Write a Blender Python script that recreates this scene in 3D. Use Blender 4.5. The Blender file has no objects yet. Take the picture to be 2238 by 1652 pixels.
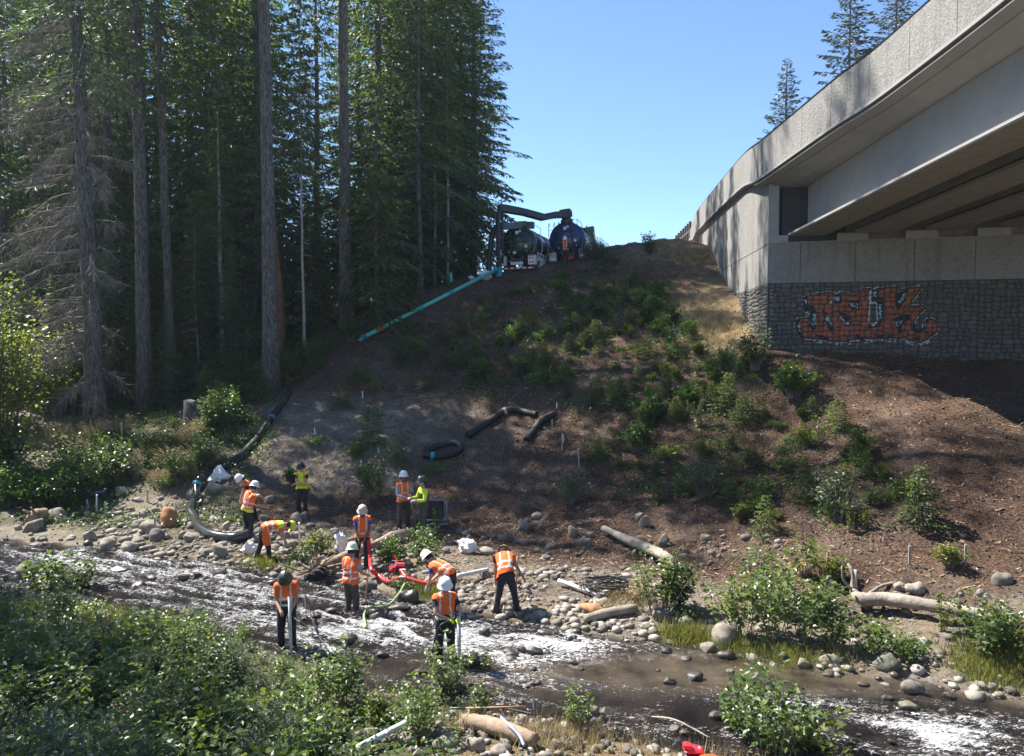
import bpy, math, random
import numpy as np
from mathutils import Vector, Matrix
random.seed(7); RNG = np.random.default_rng(11)
scene = bpy.context.scene
COL = scene.collection
# ---------------------------------------------------------------- camera
EYE = 6.6; FPX = 1723.0; CX, CY = 1119.0, 826.0; PIT = math.radians(3.0)   # measured on a 2238 x 1652 copy of the photo
camd = bpy.data.cameras.new('camera'); cam = bpy.data.objects.new('camera', camd); COL.objects.link(cam)
cam.location = (0, 0, EYE); cam.rotation_euler = (math.radians(90) - PIT, 0, 0)
camd.sensor_fit = 'HORIZONTAL'; camd.sensor_width = 36.0; camd.lens = 36.0 * FPX / 2238.0
camd.clip_start = 0.1; camd.clip_end = 3000
scene.camera = cam
# ---------------------------------------------------------------- sky and sun
SUN_AZ = math.radians(-60)      # left of the viewing direction (+Y)
SUN_EL = math.radians(52)
w = bpy.data.worlds.new('World'); scene.world = w; w.use_nodes = True
nt = w.node_tree; nt.nodes.clear()
sky = nt.nodes.new('ShaderNodeTexSky'); sky.sky_type = 'NISHITA'; sky.sun_disc = False
sky.sun_elevation = SUN_EL; sky.sun_rotation = SUN_AZ; sky.altitude = 1200
sky.air_density = 1.0; sky.dust_density = 0.15; sky.ozone_density = 6.0
bg = nt.nodes.new('ShaderNodeBackground'); bg.inputs['Strength'].default_value = 0.083
wo = nt.nodes.new('ShaderNodeOutputWorld')
nt.links.new(sky.outputs[0], bg.inputs[0]); nt.links.new(bg.outputs[0], wo.inputs[0])
sd = bpy.data.lights.new('sun', 'SUN'); sd.energy = 5.0; sd.angle = math.radians(0.55); sd.color = (1.0, 0.95, 0.88)
sun = bpy.data.objects.new('sun', sd); COL.objects.link(sun)
SV = Vector((math.sin(SUN_AZ) * math.cos(SUN_EL), math.cos(SUN_AZ) * math.cos(SUN_EL), math.sin(SUN_EL)))
sun.rotation_euler = SV.to_track_quat('Z', 'Y').to_euler(); sun.location = (-20, 30, 60)
scene.view_settings.view_transform = 'Standard'; scene.view_settings.look = 'None'
scene.view_settings.gamma = 1.0; scene.view_settings.use_curve_mapping = False
scene.view_settings.exposure = 1.55
try:
    scene.cycles.max_bounces = 6; scene.cycles.transparent_max_bounces = 8
except Exception: pass

# ---------------------------------------------------------------- measuring helpers
def ray(px, py):
    u = (px - CX) / FPX; v = -(py - CY) / FPX
    return np.array([u, math.cos(PIT) + v * math.sin(PIT), -math.sin(PIT) + v * math.cos(PIT)])
def P(px, py, d):               # world point seen at that place of the photo, d metres ahead
    r = ray(px, py); return np.array([0, 0, EYE]) + r * (d / r[1])
def proj(p):
    p = np.asarray(p, float); x = p[..., 0]; y = p[..., 1]; z = p[..., 2] - EYE
    f = y * math.cos(PIT) - z * math.sin(PIT); up = y * math.sin(PIT) + z * math.cos(PIT)
    return CX + FPX * x / f, CY - FPX * up / f
def onplane(px, py, z):
    r = ray(px, py); return np.array([0, 0, EYE]) + r * ((z - EYE) / r[2])

# ---------------------------------------------------------------- smooth noise on numpy arrays
_perm = np.random.default_rng(3).permutation(4096)
def _h(ix, iy, iz):
    return _perm[(_perm[(_perm[ix & 4095] + iy) & 4095] + iz) & 4095] / 4095.0
def vnoise(x, y, z=0.0, seed=0):
    x = np.asarray(x, float) + seed * 17.31; y = np.asarray(y, float) + seed * 5.17; z = np.zeros_like(x) + z
    ix = np.floor(x).astype(int); iy = np.floor(y).astype(int); iz = np.floor(z).astype(int)
    fx = x - ix; fy = y - iy; fz = z - iz
    fx = fx * fx * (3 - 2 * fx); fy = fy * fy * (3 - 2 * fy); fz = fz * fz * (3 - 2 * fz)
    def L(a, b, t): return a + (b - a) * t
    r = L(L(L(_h(ix, iy, iz), _h(ix + 1, iy, iz), fx), L(_h(ix, iy + 1, iz), _h(ix + 1, iy + 1, iz), fx), fy),
          L(L(_h(ix, iy, iz + 1), _h(ix + 1, iy, iz + 1), fx), L(_h(ix, iy + 1, iz + 1), _h(ix + 1, iy + 1, iz + 1), fx), fy), fz)
    return r * 2 - 1
def fbm(x, y, z=0.0, o=4, seed=0):
    s = 0; a = 1.0; f = 1.0; t = 0
    for k in range(o):
        s = s + a * vnoise(np.asarray(x) * f, np.asarray(y) * f, np.asarray(z) * f, seed + k); t += a; a *= 0.5; f *= 2.03
    return s / t

# ---------------------------------------------------------------- mesh building
def mesh_np(name, verts, quads=None, tris=None, mats=(), midx=None, smooth=False):
    me = bpy.data.meshes.new(name)
    verts = np.asarray(verts, np.float32).reshape(-1, 3)
    fl = []; sizes = []
    if quads is not None and len(quads): q = np.asarray(quads, np.int32).reshape(-1, 4); fl.append(q.ravel()); sizes.append(np.full(len(q), 4, np.int32))
    if tris is not None and len(tris): t = np.asarray(tris, np.int32).reshape(-1, 3); fl.append(t.ravel()); sizes.append(np.full(len(t), 3, np.int32))
    loops = np.concatenate(fl); sizes = np.concatenate(sizes)
    me.vertices.add(len(verts)); me.vertices.foreach_set('co', verts.ravel())
    me.loops.add(len(loops)); me.loops.foreach_set('vertex_index', loops)
    me.polygons.add(len(sizes)); st = np.concatenate([[0], np.cumsum(sizes)[:-1]]).astype(np.int32)
    me.polygons.foreach_set('loop_start', st)
    for m in mats: me.materials.append(m)
    if midx is not None: me.polygons.foreach_set('material_index', np.asarray(midx, np.int32))
    me.polygons.foreach_set('use_smooth', np.full(len(sizes), bool(smooth)))
    me.update(calc_edges=True)
    return me

def ob(name, me, parent=None, loc=None, rot=None, scale=None, label=None, cat=None, group=None, kind=None):
    o = bpy.data.objects.new(name, me); COL.objects.link(o)
    if parent is not None: o.parent = parent
    if loc is not None: o.location = loc
    if rot is not None: o.rotation_euler = rot
    if scale is not None: o.scale = scale if hasattr(scale, '__len__') else (scale,) * 3
    if label: o['label'] = label
    if cat: o['category'] = cat
    if group: o['group'] = group
    if kind: o['kind'] = kind
    return o
def thing(name, label, cat, loc=(0, 0, 0), rz=0.0, group=None, rot=None):
    o = ob(name, None, loc=loc, rot=rot if rot is not None else (0, 0, rz), label=label, cat=cat, group=group)
    o.empty_display_size = 0.3
    return o
def copy_tree(o, parent=None):
    c = o.copy(); COL.objects.link(c)
    if parent is not None: c.parent = parent
    for ch in list(o.children): copy_tree(ch, c)
    return c

class MB:
    """collects shapes into one mesh"""
    def __init__(s): s.v = []; s.q = []; s.t = []; s.qm = []; s.tm = []; s.n = 0
    def add(s, verts, quads=(), tris=(), m=0):
        verts = np.asarray(verts, float).reshape(-1, 3); s.v.append(verts)
        if len(quads): q = np.asarray(quads).reshape(-1, 4) + s.n; s.q.append(q); s.qm.append(np.full(len(q), m))
        if len(tris): t = np.asarray(tris).reshape(-1, 3) + s.n; s.t.append(t); s.tm.append(np.full(len(t), m))
        s.n += len(verts); return s
    def hexa(s, p, m=0):        # 8 corners: bottom 4 ccw, top 4 ccw
        return s.add(p, [(0, 3, 2, 1), (4, 5, 6, 7), (0, 1, 5, 4), (1, 2, 6, 5), (2, 3, 7, 6), (3, 0, 4, 7)], m=m)
    def box(s, c, d, rz=0.0, m=0, M=None):
        x, y, z = [k / 2 for k in d]
        p = np.array([(-x, -y, -z), (x, -y, -z), (x, y, -z), (-x, y, -z), (-x, -y, z), (x, -y, z), (x, y, z), (-x, y, z)])
        if M is not None: p = p @ np.array(M).T
        if rz: cs, sn = math.cos(rz), math.sin(rz); p = p @ np.array([[cs, sn, 0], [-sn, cs, 0], [0, 0, 1]])
        return s.hexa(p + np.asarray(c), m)
    def bbox(s, c, d, b=0.02, m=0):  # box with chamfered vertical and top edges
        x, y, z = [k / 2 for k in d]; b = min(b, x * .9, y * .9, z * .9)
        def ring(ix, zz): return [(-x + ix + b, -y + ix, zz), (x - ix - b, -y + ix, zz), (x - ix, -y + ix + b, zz), (x - ix, y - ix - b, zz), (x - ix - b, y - ix, zz), (-x + ix + b, y - ix, zz), (-x + ix, y - ix - b, zz), (-x + ix, -y + ix + b, zz)]
        v = ring(b * .8, -z) + ring(0, -z + b) + ring(0, z - b) + ring(b * .8, z); q = []
        for r in range(3):
            for k in range(8): q.append((r * 8 + k, r * 8 + (k + 1) % 8, r * 8 + 8 + (k + 1) % 8, r * 8 + 8 + k))
        q += [(24, 25, 26, 27), (24, 27, 28, 31), (28, 29, 30, 31), (3, 2, 1, 0), (7, 4, 3, 0), (7, 6, 5, 4)]
        return s.add(np.array(v) + np.asarray(c), q, m=m)
    def tube(s, pts, r, n=8, m=0, cap=True, closed=False):
        pts = np.asarray(pts, float); k = len(pts); r = np.broadcast_to(np.asarray(r, float), (k,))
        if closed: tan = np.roll(pts, -1, 0) - np.roll(pts, 1, 0)
        else: tan = np.gradient(pts, axis=0)
        tan = tan / (np.linalg.norm(tan, axis=1, keepdims=True) + 1e-9)
        up = np.array([0, 0, 1.0]) if abs(tan[0][2]) < .9 else np.array([1.0, 0, 0])
        u = np.cross(tan[0], up); u /= np.linalg.norm(u); V = []
        ang = np.arange(n) * 2 * math.pi / n
        for i in range(k):
            u = u - tan[i] * np.dot(u, tan[i]); u /= np.linalg.norm(u) + 1e-9; w_ = np.cross(tan[i], u)
            V.append(pts[i] + r[i] * (np.cos(ang)[:, None] * u + np.sin(ang)[:, None] * w_))
        V = np.concatenate(V); q = []
        for i in range(k if closed else k - 1):
            a = i * n; b = ((i + 1) % k) * n
            for j in range(n): q.append((a + j, a + (j + 1) % n, b + (j + 1) % n, b + j))
        t = []
        if cap and not closed:
            c0 = len(V); V = np.concatenate([V, pts[[0]], pts[[-1]]])
            for j in range(n): t.append((c0, (j + 1) % n, j)); t.append((c0 + 1, (k - 1) * n + j, (k - 1) * n + (j + 1) % n))
        return s.add(V, q, t, m=m)
    def lathe(s, prof, n=16, c=(0, 0, 0), m=0, M=None, sx=1.0, sy=1.0):  # prof [(r, z)]
        ang = np.arange(n) * 2 * math.pi / n; V = []
        for r, z in prof: V.append(np.stack([r * np.cos(ang) * sx, r * np.sin(ang) * sy, np.full(n, z)], 1))
        V = np.concatenate(V)
        if M is not None: V = V @ np.array(M).T
        q = []
        for i in range(len(prof) - 1):
            for j in range(n): q.append((i * n + j, i * n + (j + 1) % n, i * n + n + (j + 1) % n, i * n + n + j))
        return s.add(V + np.asarray(c), q, m=m)
    def prism(s, poly, a, b, m=0):  # poly: list of 2d (y,z) extruded along x from a to b
        n = len(poly); V = [(a, p[0], p[1]) for p in poly] + [(b, p[0], p[1]) for p in poly]
        q = [(i, (i + 1) % n, n + (i + 1) % n, n + i) for i in range(n)]
        cx = np.mean([p[0] for p in poly]); cz = np.mean([p[1] for p in poly])
        V += [(a, cx, cz), (b, cx, cz)]
        t = [(2 * n, (i + 1) % n, i) for i in range(n)] + [(2 * n + 1, n + i, n + (i + 1) % n) for i in range(n)]
        return s.add(V, q, t, m=m)
    def mesh(s, name, mats, smooth=False):
        q = np.concatenate(s.q) if s.q else None; t = np.concatenate(s.t) if s.t else None
        mi = np.concatenate(([np.concatenate(s.qm)] if s.q else []) + ([np.concatenate(s.tm)] if s.t else []))
        if not isinstance(mats, (list, tuple)): mats = [mats]
        return mesh_np(name, np.concatenate(s.v), q, t, mats, mi, smooth)
    def ob(s, name, mats, parent=None, smooth=False, **k):
        return ob(name, s.mesh(name, mats, smooth), parent, **k)

def smoothpath(pts, n=6):
    pts = np.asarray(pts, float); out = []
    p = np.concatenate([[2 * pts[0] - pts[1]], pts, [2 * pts[-1] - pts[-2]]])
    for i in range(1, len(p) - 2):
        for k in range(n):
            t = k / n
            out.append(0.5 * (2 * p[i] + (p[i + 1] - p[i - 1]) * t + (2 * p[i - 1] - 5 * p[i] + 4 * p[i + 1] - p[i + 2]) * t * t + (3 * p[i] - p[i - 1] - 3 * p[i + 1] + p[i + 2]) * t ** 3))
    out.append(p[-2]); return np.array(out)

def leaves(c, a, s, fold=None):
    """rhombic blades: base c, axis a, half width s, optional mid-edge offset"""
    c = np.asarray(c); mid = c + a * .45
    f = 0 if fold is None else fold
    V = np.stack([c, mid + s + f, c + a, mid - s + f], 1).reshape(-1, 3)
    Q = np.arange(len(c) * 4).reshape(-1, 4)
    return V, Q
def unit(v): return v / (np.linalg.norm(v, axis=-1, keepdims=True) + 1e-9)
def rdir(n, rng, zs=1.0):
    v = rng.normal(size=(n, 3)); v[:, 2] *= zs; return unit(v)

# ---------------------------------------------------------------- materials
def newmat(name):
    m = bpy.data.materials.new(name); m.use_nodes = True; t = m.node_tree; t.nodes.clear()
    o = t.nodes.new('ShaderNodeOutputMaterial'); b = t.nodes.new('ShaderNodeBsdfPrincipled')
    t.links.new(b.outputs[0], o.inputs[0]); return m, t, b, o
def N(t, typ, **k):
    n = t.nodes.new(typ)
    for a, v in k.items(): setattr(n, a, v)
    return n
def noise(t, scale, detail=4, rough=.6, vec=None, dist=0):
    n = N(t, 'ShaderNodeTexNoise'); n.inputs['Scale'].default_value = scale; n.inputs['Detail'].default_value = detail
    n.inputs['Roughness'].default_value = rough; n.inputs['Distortion'].default_value = dist
    if vec is not None: t.links.new(vec, n.inputs['Vector'])
    return n
def ramp(t, fac, stops):
    r = N(t, 'ShaderNodeValToRGB'); e = r.color_ramp.elements
    while len(e) > 1: e.remove(e[-1])
    e[0].position = stops[0][0]; e[0].color = (*stops[0][1], 1)
    for p, c in stops[1:]: x = e.new(p); x.color = (*c, 1)
    t.links.new(fac, r.inputs[0]); return r
def mixc(t, fac, a, b, mode='MIX'):
    n = N(t, 'ShaderNodeMix', data_type='RGBA', blend_type=mode)
    for sock, v in ((n.inputs[0], fac), (n.inputs[6], a), (n.inputs[7], b)):
        if hasattr(v, 'is_linked') or hasattr(v, 'links'): t.links.new(v, sock)
        elif isinstance(v, (int, float)): sock.default_value = v
        else: sock.default_value = (*v, 1)
    return n.outputs[2]
def bumpn(t, b, h, strength=.5, dist=.02):
    n = N(t, 'ShaderNodeBump'); n.inputs['Strength'].default_value = strength; n.inputs['Distance'].default_value = dist
    t.links.new(h, n.inputs['Height']); t.links.new(n.outputs[0], b.inputs['Normal']); return n
def coords(t, kind='Object'):
    return N(t, 'ShaderNodeTexCoord').outputs[kind]
def plain(name, col, rough=.6, metal=0.0, var=.25, scale=6.0, bump=.0, bscale=30, spec=.5, rnd=0.0, coat=0):
    m, t, b, o = newmat(name); v = coords(t)
    n = noise(t, scale, 5, .65, v)
    lo = tuple(c * (1 - var) for c in col); hi = tuple(min(1, c * (1 + var)) for c in col)
    r = ramp(t, n.outputs[0], [(.3, lo), (.7, hi)]); c = r.outputs[0]
    if rnd:
        oi = N(t, 'ShaderNodeObjectInfo'); rr = ramp(t, oi.outputs['Random'], [(0, (1 - rnd,) * 3), (1, (1 + rnd * .6,) * 3)])
        c = mixc(t, 1.0, c, rr.outputs[0], 'MULTIPLY')
    t.links.new(c, b.inputs['Base Color']); b.inputs['Roughness'].default_value = rough; b.inputs['Metallic'].default_value = metal
    b.inputs['Specular IOR Level'].default_value = spec
    if coat: b.inputs['Coat Weight'].default_value = coat
    if bump: bumpn(t, b, noise(t, bscale, 6, .7, v).outputs[0], bump, .03)
    return m
def leafmat(name, c1, c2, trans=.35, rough=.45, rnd=.35, scale=1.2, tcol=None):
    m, t, b, o = newmat(name); g = N(t, 'ShaderNodeNewGeometry')
    n = noise(t, scale, 3, .6, g.outputs['Position'])
    r = ramp(t, n.outputs[0], [(.3, c1), (.7, c2)])
    ri = ramp(t, g.outputs['Random Per Island'], [(0, (.6,) * 3), (.8, (1.05,) * 3), (1, (1.5, 1.4, 1.1))])
    c = mixc(t, 1.0, r.outputs[0], ri.outputs[0], 'MULTIPLY')
    oi = N(t, 'ShaderNodeObjectInfo'); rr = ramp(t, oi.outputs['Random'], [(0, (1 - rnd, 1 - rnd * .9, 1 - rnd)), (1, (1 + rnd, 1 + rnd * .8, 1 + rnd * .5))])
    c = mixc(t, 1.0, c, rr.outputs[0], 'MULTIPLY')
    t.links.new(c, b.inputs['Base Color']); b.inputs['Roughness'].default_value = rough
    tr = N(t, 'ShaderNodeBsdfTranslucent'); mx = N(t, 'ShaderNodeMixShader'); mx.inputs[0].default_value = trans
    tc = mixc(t, 1.0, c, tcol or (1.9, 1.8, .6), 'MULTIPLY')
    t.links.new(tc, tr.inputs[0])
    t.links.new(b.outputs[0], mx.inputs[1]); t.links.new(tr.outputs[0], mx.inputs[2]); t.links.new(mx.outputs[0], o.inputs[0])
    return m
# ================================================================ TERRAIN
CTRL_PX = [  # x, y in the photo copy, metres ahead
 (30,945,34),(-350,945,35),(200,922,36),(330,898,39),(420,905,37),(100,1050,30.3),(300,1060,29.8),(-300,1060,31),(100,1128,27.5),(-250,1130,27.8),(350,1120,27.6),
 (480,1035,30.2),(630,860,37),(590,850,38.3),(755,712,44),(920,640,48),(1090,603,50),(1200,597,49.5),(1330,566,49.5),(1420,545,50),(1500,522,53),
 (1530,545,54),(1575,600,45.7),(1610,655,40.3),(1640,715,36.6),(1680,765,33),(1950,772,31.7),(2238,790,30.3),
 (1000,1110,28),(870,1155,25.5),(660,1122,27.6),(560,1170,25.6),(1000,880,35),(1200,760,39.5),(1350,1175,23.5),(1700,1215,20.8),(2238,1290,17.6),(1950,1250,19),
 (1450,700,40.5),(1500,850,33),(1250,900,33.2),(1250,1000,30),(1700,950,28.5),(1950,950,25.5),(2238,1000,22.8),(1500,1050,26.6),(800,1000,31),(850,850,37)]
CTRL_W = [(-60,34,2.6),(-60,60,6),(-25,45,4.0),(-20,60,7),(-8,60,9),(0,65,10.6),(10,65,12),(25,65,13),(-30,90,11),(0,90,12),(40,90,13),(60,60,13),(-60,90,9),
 (20,36,8.5),(30,30,6),(30,20,2),(22,12,.8),(-30,10,1.2),(-12,9,1.0),(-5,9,.95),(0,10,.55),(3,10.5,.4),(7,9.5,.5),(15,7,1.0),
 (-30,4,4),(-8,3.5,4),(0,3.5,4),(8,3.5,4),(30,3,4),(0,-3,5),(-30,-5,5),(30,-5,5),(0,-30,5.5),(-60,-30,5.5),(60,-30,5.5),(-60,10,2),(60,10,2),(-12,15,.6),(-7,13,.5)]
_c = np.array([P(*k) for k in CTRL_PX] + [np.array(k, float) for k in CTRL_W])
def _tps(r2): return 0.5 * r2 * np.log(r2 + 1e-9)
_n = len(_c); _K = _tps(((_c[:, None, :2] - _c[None, :, :2]) ** 2).sum(-1)) + np.eye(_n) * 0.6
_Pm = np.c_[np.ones(_n), _c[:, :2]]
_A = np.zeros((_n + 3, _n + 3)); _A[:_n, :_n] = _K; _A[:_n, _n:] = _Pm; _A[_n:, :_n] = _Pm.T
_W = np.linalg.solve(_A, np.r_[_c[:, 2], 0, 0, 0])
def tps(x, y):
    x = np.asarray(x, float); y = np.asarray(y, float); sh = x.shape; q = np.stack([x.ravel(), y.ravel()], 1); out = np.empty(len(q))
    for i in range(0, len(q), 20000):
        k = q[i:i + 20000]; out[i:i + 20000] = _tps(((k[:, None, :] - _c[None, :, :2]) ** 2).sum(-1)) @ _W[:_n] + _W[_n] + k @ _W[_n + 1:]
    return out.reshape(sh)
FAR_PX = [(-250,1172),(-100,1176),(60,1182),(200,1190),(330,1205),(450,1222),(560,1240),(680,1262),(800,1270),(880,1300),(1000,1318),(1120,1345),(1250,1372),(1400,1398),(1550,1408),(1650,1432),(1800,1455),(1960,1482),(2238,1528),(2400,1560)]
NEAR_PX = [(-250,1300),(0,1318),(250,1345),(450,1385),(620,1440),(800,1510),(950,1545),(1060,1562),(1180,1580),(1300,1612),(1400,1640),(1520,1668),(1700,1715),(2000,1790),(2400,1900)]
_fe = np.array([onplane(a, b, 0) for a, b in FAR_PX]); _ne = np.array([onplane(a, b, 0) for a, b in NEAR_PX])
_fe = np.r_[[[-80, 30, 0]], _fe, [[20, 11, 0], [60, 3, 0]]]; _ne = np.r_[[[-80, 22, 0]], _ne, [[14, 7, 0], [60, -4, 0]]]
def yfar(x): return np.interp(x, _fe[:, 0], _fe[:, 1]) + .22 * vnoise(np.asarray(x) * 1.3, 3.0) + .1 * vnoise(np.asarray(x) * 4, 9.0)
def ynear(x): return np.interp(x, _ne[:, 0], _ne[:, 1]) + .2 * vnoise(np.asarray(x) * 1.1, 7.0) + .1 * vnoise(np.asarray(x) * 3.7, 2.0)
def ground(x, y, rough=True):
    x = np.asarray(x, float); y = np.asarray(y, float)
    z = tps(x, y)
    ww = np.clip((np.maximum(np.abs(x) - 58, np.maximum(y - 88, -28 - y))) / 60, 0, 1)
    z = z * (1 - ww) + 9 * ww
    yf = yfar(x); yn = ynear(x); d = np.minimum(yf - y, y - yn)     # >0 in the river
    slope = np.clip((y - yf) / 4, 0, 1)
    rg = fbm(x * .55, y * .55, 0, 4, 2) * (.06 + .16 * slope) + fbm(x * 2.6, y * 2.6, 0, 3, 5) * .09 - .12 * slope * np.clip(1 - np.abs(vnoise(x * 1.1 - y * .25, y * .35, 0, 15)) * 5, 0, 1)
    z = z + rg * np.where(d > 0, .5, 1.0)
    bank = .03 + np.clip(-d, 0, 3) * .07 + .03 * fbm(x * 2, y * 2, 0, 2, 8)
    near = (y < yn)
    zo = np.maximum(z, bank)
    k = np.clip(-d / 2.0, 0, 1) ; zo = bank * (1 - k) + zo * k
    zi = -np.clip(d * .28, 0, .42) + .1 * fbm(x * 1.8, y * 1.8, 0, 3, 4) * np.clip(d * 2, 0, 1)
    return np.where(d > 0, zi, zo)
_gx = np.arange(-26, 24.01, .12); _gy = np.arange(4, 60.01, .15)
_GX, _GY = np.meshgrid(_gx, _gy); _GZ = ground(_GX, _GY)
def gz(x, y):
    x = np.asarray(x, float); y = np.asarray(y, float)
    fx = np.clip((x + 26) / .12, 0, len(_gx) - 2); fy = np.clip((y - 4) / .15, 0, len(_gy) - 2)
    i = fx.astype(int); j = fy.astype(int); u = fx - i; v = fy - j
    z = (_GZ[j, i] * (1 - u) + _GZ[j, i + 1] * u) * (1 - v) + (_GZ[j + 1, i] * (1 - u) + _GZ[j + 1, i + 1] * u) * v
    out = (x < -26) | (x > 24) | (y < 4) | (y > 60)
    return np.where(out, ground(x, y), z) if np.any(out) else z
def G(px, py, lo=7.0, hi=75.0):       # where that photo point meets the ground
    d = np.arange(lo, hi, .08); r = ray(px, py); x = r[0] / r[1] * d; z = EYE + r[2] / r[1] * d
    g = gz(x, d); k = np.nonzero(z <= g)[0]
    if len(k) == 0: k = [int(np.argmin(z - g))]
    i = k[0]; return np.array([x[i], d[i], float(g[i])])
def Gw(px, py):                       # same, but the water surface counts
    p = G(px, py)
    if p[2] < 0: p = onplane(px, py, 0.0)
    return p
# the sheet
xs = np.r_[-600, -300, -160, -100, -75, -60, -50, -42, -36, -31, -28, np.arange(-26, 24.01, .24), 26, 29, 33, 38, 45, 55, 70, 100, 160, 300, 600]
ys = np.r_[-300, -120, -50, -20, -8, -2, 1, 2.5, np.arange(4, 60.01, .24), 61.5, 64, 67, 71, 76, 82, 90, 100, 120, 160, 250, 500, 900]
X, Y = np.meshgrid(xs, ys); Z = gz(X, Y)
nx, ny = len(xs), len(ys); idx = np.arange(nx * ny).reshape(ny, nx)
Q = np.stack([idx[:-1, :-1], idx[:-1, 1:], idx[1:, 1:], idx[1:, :-1]], -1).reshape(-1, 4)
# colour masks: r = mulch, g = grass/green, b = dry straw, a unused
def groundmask(X, Y):
    yf = yfar(X); yn = ynear(X)
    px, py = proj(np.stack([X, np.maximum(Y, 1.0), gz(X, Y)], -1))
    hill = np.clip((Y - yf - 3.2 + 1.2 * fbm(X * .5, Y * .5, 0, 3, 21)) / 1.5, 0, 1)
    dirtgap = np.clip(1 - np.abs((px - 700) - (1000 - py) * .35) / 420, 0, 1) * np.clip((py - 850) / 60, 0, 1) * np.clip((1100 - py) / 60, 0, 1) * (px > 480)
    mulch = hill * (1 - .85 * np.clip(dirtgap * 1.6 + .5 * fbm(X * .7, Y * .7, 0, 3, 31), 0, 1))
    mulch = np.where(px < 560 + (1000 - py) * .25, mulch * .25, mulch)
    straw = np.exp(-(((px - 1560) / 90) ** 2 + ((py - 690) / 75) ** 2)) * 1.3 + np.exp(-(((px - 1460) / 80) ** 2 + ((py - 545) / 22) ** 2)) * 1.3
    straw += ((Y < yn) & (Y > yn - 2.2) & (X > -1)) * .8
    straw += np.exp(-(((px - 60) / 160) ** 2 + ((py - 960) / 20) ** 2))
    green = ((px < 560) & (Y > yf + .4)) * np.clip(.4 + fbm(X * .8, Y * .8, 0, 3, 12), 0, 1) + (Y < yn) * (X < 0) * .8
    return mulch, np.clip(green, 0, 1), np.clip(straw, 0, 1)
mu, gr, st_ = groundmask(X, Y)
me = mesh_np('ground', np.stack([X, Y, Z], -1).reshape(-1, 3), Q, smooth=True)
ca = me.color_attributes.new('mask', 'FLOAT_COLOR', 'POINT')
ca.data.foreach_set('color', np.stack([mu, gr, st_, np.ones_like(mu)], -1).astype(np.float32).ravel())
m, t, b, o_ = newmat('soil_and_mulch'); v = coords(t)
att = N(t, 'ShaderNodeVertexColor', layer_name='mask'); sp = N(t, 'ShaderNodeSeparateColor'); t.links.new(att.outputs[0], sp.inputs[0])
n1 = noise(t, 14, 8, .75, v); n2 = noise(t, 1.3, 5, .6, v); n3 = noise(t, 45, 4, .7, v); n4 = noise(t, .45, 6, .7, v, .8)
vor = N(t, 'ShaderNodeTexVoronoi'); vor.inputs['Scale'].default_value = 16; t.links.new(v, vor.inputs['Vector'])
soil = ramp(t, n1.outputs[0], [(.3, (.13, .105, .075)), (.5, (.23, .19, .14)), (.72, (.36, .30, .22))])
grav = ramp(t, vor.outputs['Color'], [(0, (.16, .14, .12)), (1, (.36, .33, .28))])
soil2 = mixc(t, ramp(t, n2.outputs[0], [(.45, (0,) * 3), (.6, (1,) * 3)]).outputs[0], soil.outputs[0], grav.outputs[0])
mul = ramp(t, n1.outputs[0], [(.34, (.022, .013, .010)), (.48, (.09, .054, .037)), (.6, (.20, .128, .086)), (.75, (.38, .27, .19))])
grn = ramp(t, n1.outputs[0], [(.3, (.03, .04, .015)), (.7, (.12, .13, .05))])
stw = ramp(t, n1.outputs[0], [(.3, (.20, .14, .07)), (.7, (.45, .35, .2))])
c = mixc(t, sp.outputs[0], soil2, mul.outputs[0]); c = mixc(t, sp.outputs[1], c, grn.outputs[0]); c = mixc(t, sp.outputs[2], c, stw.outputs[0])
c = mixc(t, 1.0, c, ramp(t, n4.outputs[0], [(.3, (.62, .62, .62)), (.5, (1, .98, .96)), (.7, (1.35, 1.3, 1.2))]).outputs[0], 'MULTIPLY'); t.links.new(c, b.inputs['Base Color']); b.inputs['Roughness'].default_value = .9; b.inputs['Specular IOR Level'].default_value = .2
bumpn(t, b, n1.outputs[0], 1.0, .14)
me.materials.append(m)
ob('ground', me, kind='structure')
# ================================================================ WATER
wx = np.arange(-22, 16.01, .055); wv = np.linspace(-.012, 1.012, 170)
WX = np.broadcast_to(wx, (len(wv), len(wx))); yf = yfar(wx) + .25; yn = ynear(wx) - .25
WY = yn[None, :] + (yf - yn)[None, :] * wv[:, None]
def foam_sparkle_map(px, py):  # where rapids froth and where painted sun sparkle is densest
    f = 0
    for cx, cy, sx, sy, a in [(1180,1430,120,40,1.0),(1130,1480,90,30,.8),(1000,1400,120,50,.55),(840,1370,120,40,.6),(830,1275,40,14,1.0),(1280,1480,160,30,.45),(700,1400,100,60,.4),
                              (2060,1620,80,35,1.0),(1960,1590,90,25,.7),(1660,1570,50,25,.8),(2190,1600,80,20,.5),(250,1215,200,25,.5),(450,1270,200,35,.45),(150,1240,140,22,.45),(1700,1560,120,60,.3),(1250,1410,80,20,.5),(1050,1330,60,12,.3),(600,1330,200,50,.4)]:
        f = f + a * np.exp(-(((px - cx) / sx) ** 2 + ((py - cy) / sy) ** 2))
    return f
PXw, PYw = proj(np.stack([WX, WY, np.zeros_like(WX)], -1))
fm = foam_sparkle_map(PXw, PYw)
al, ac = (.90, -.44)      # flow goes right and towards us
S = WX * al + WY * ac; T = -WX * ac + WY * al
wd = fbm(S * .8, T * .8, 0, 2, 40) * .5
rid = lambda s, tt, sd: 1 - np.abs(fbm(s + wd, tt + wd, 0, 4, sd)) * 3.2
streak = rid(S * .55, T * 2.4, 51); fine = fbm(S * 5, T * 9, 0, 3, 57)
calm = np.clip(1 - np.exp(-(((PXw - 1700) / 700) ** 2 + ((PYw - 1470) / 45) ** 2)) * .95, .15, 1)
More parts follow.
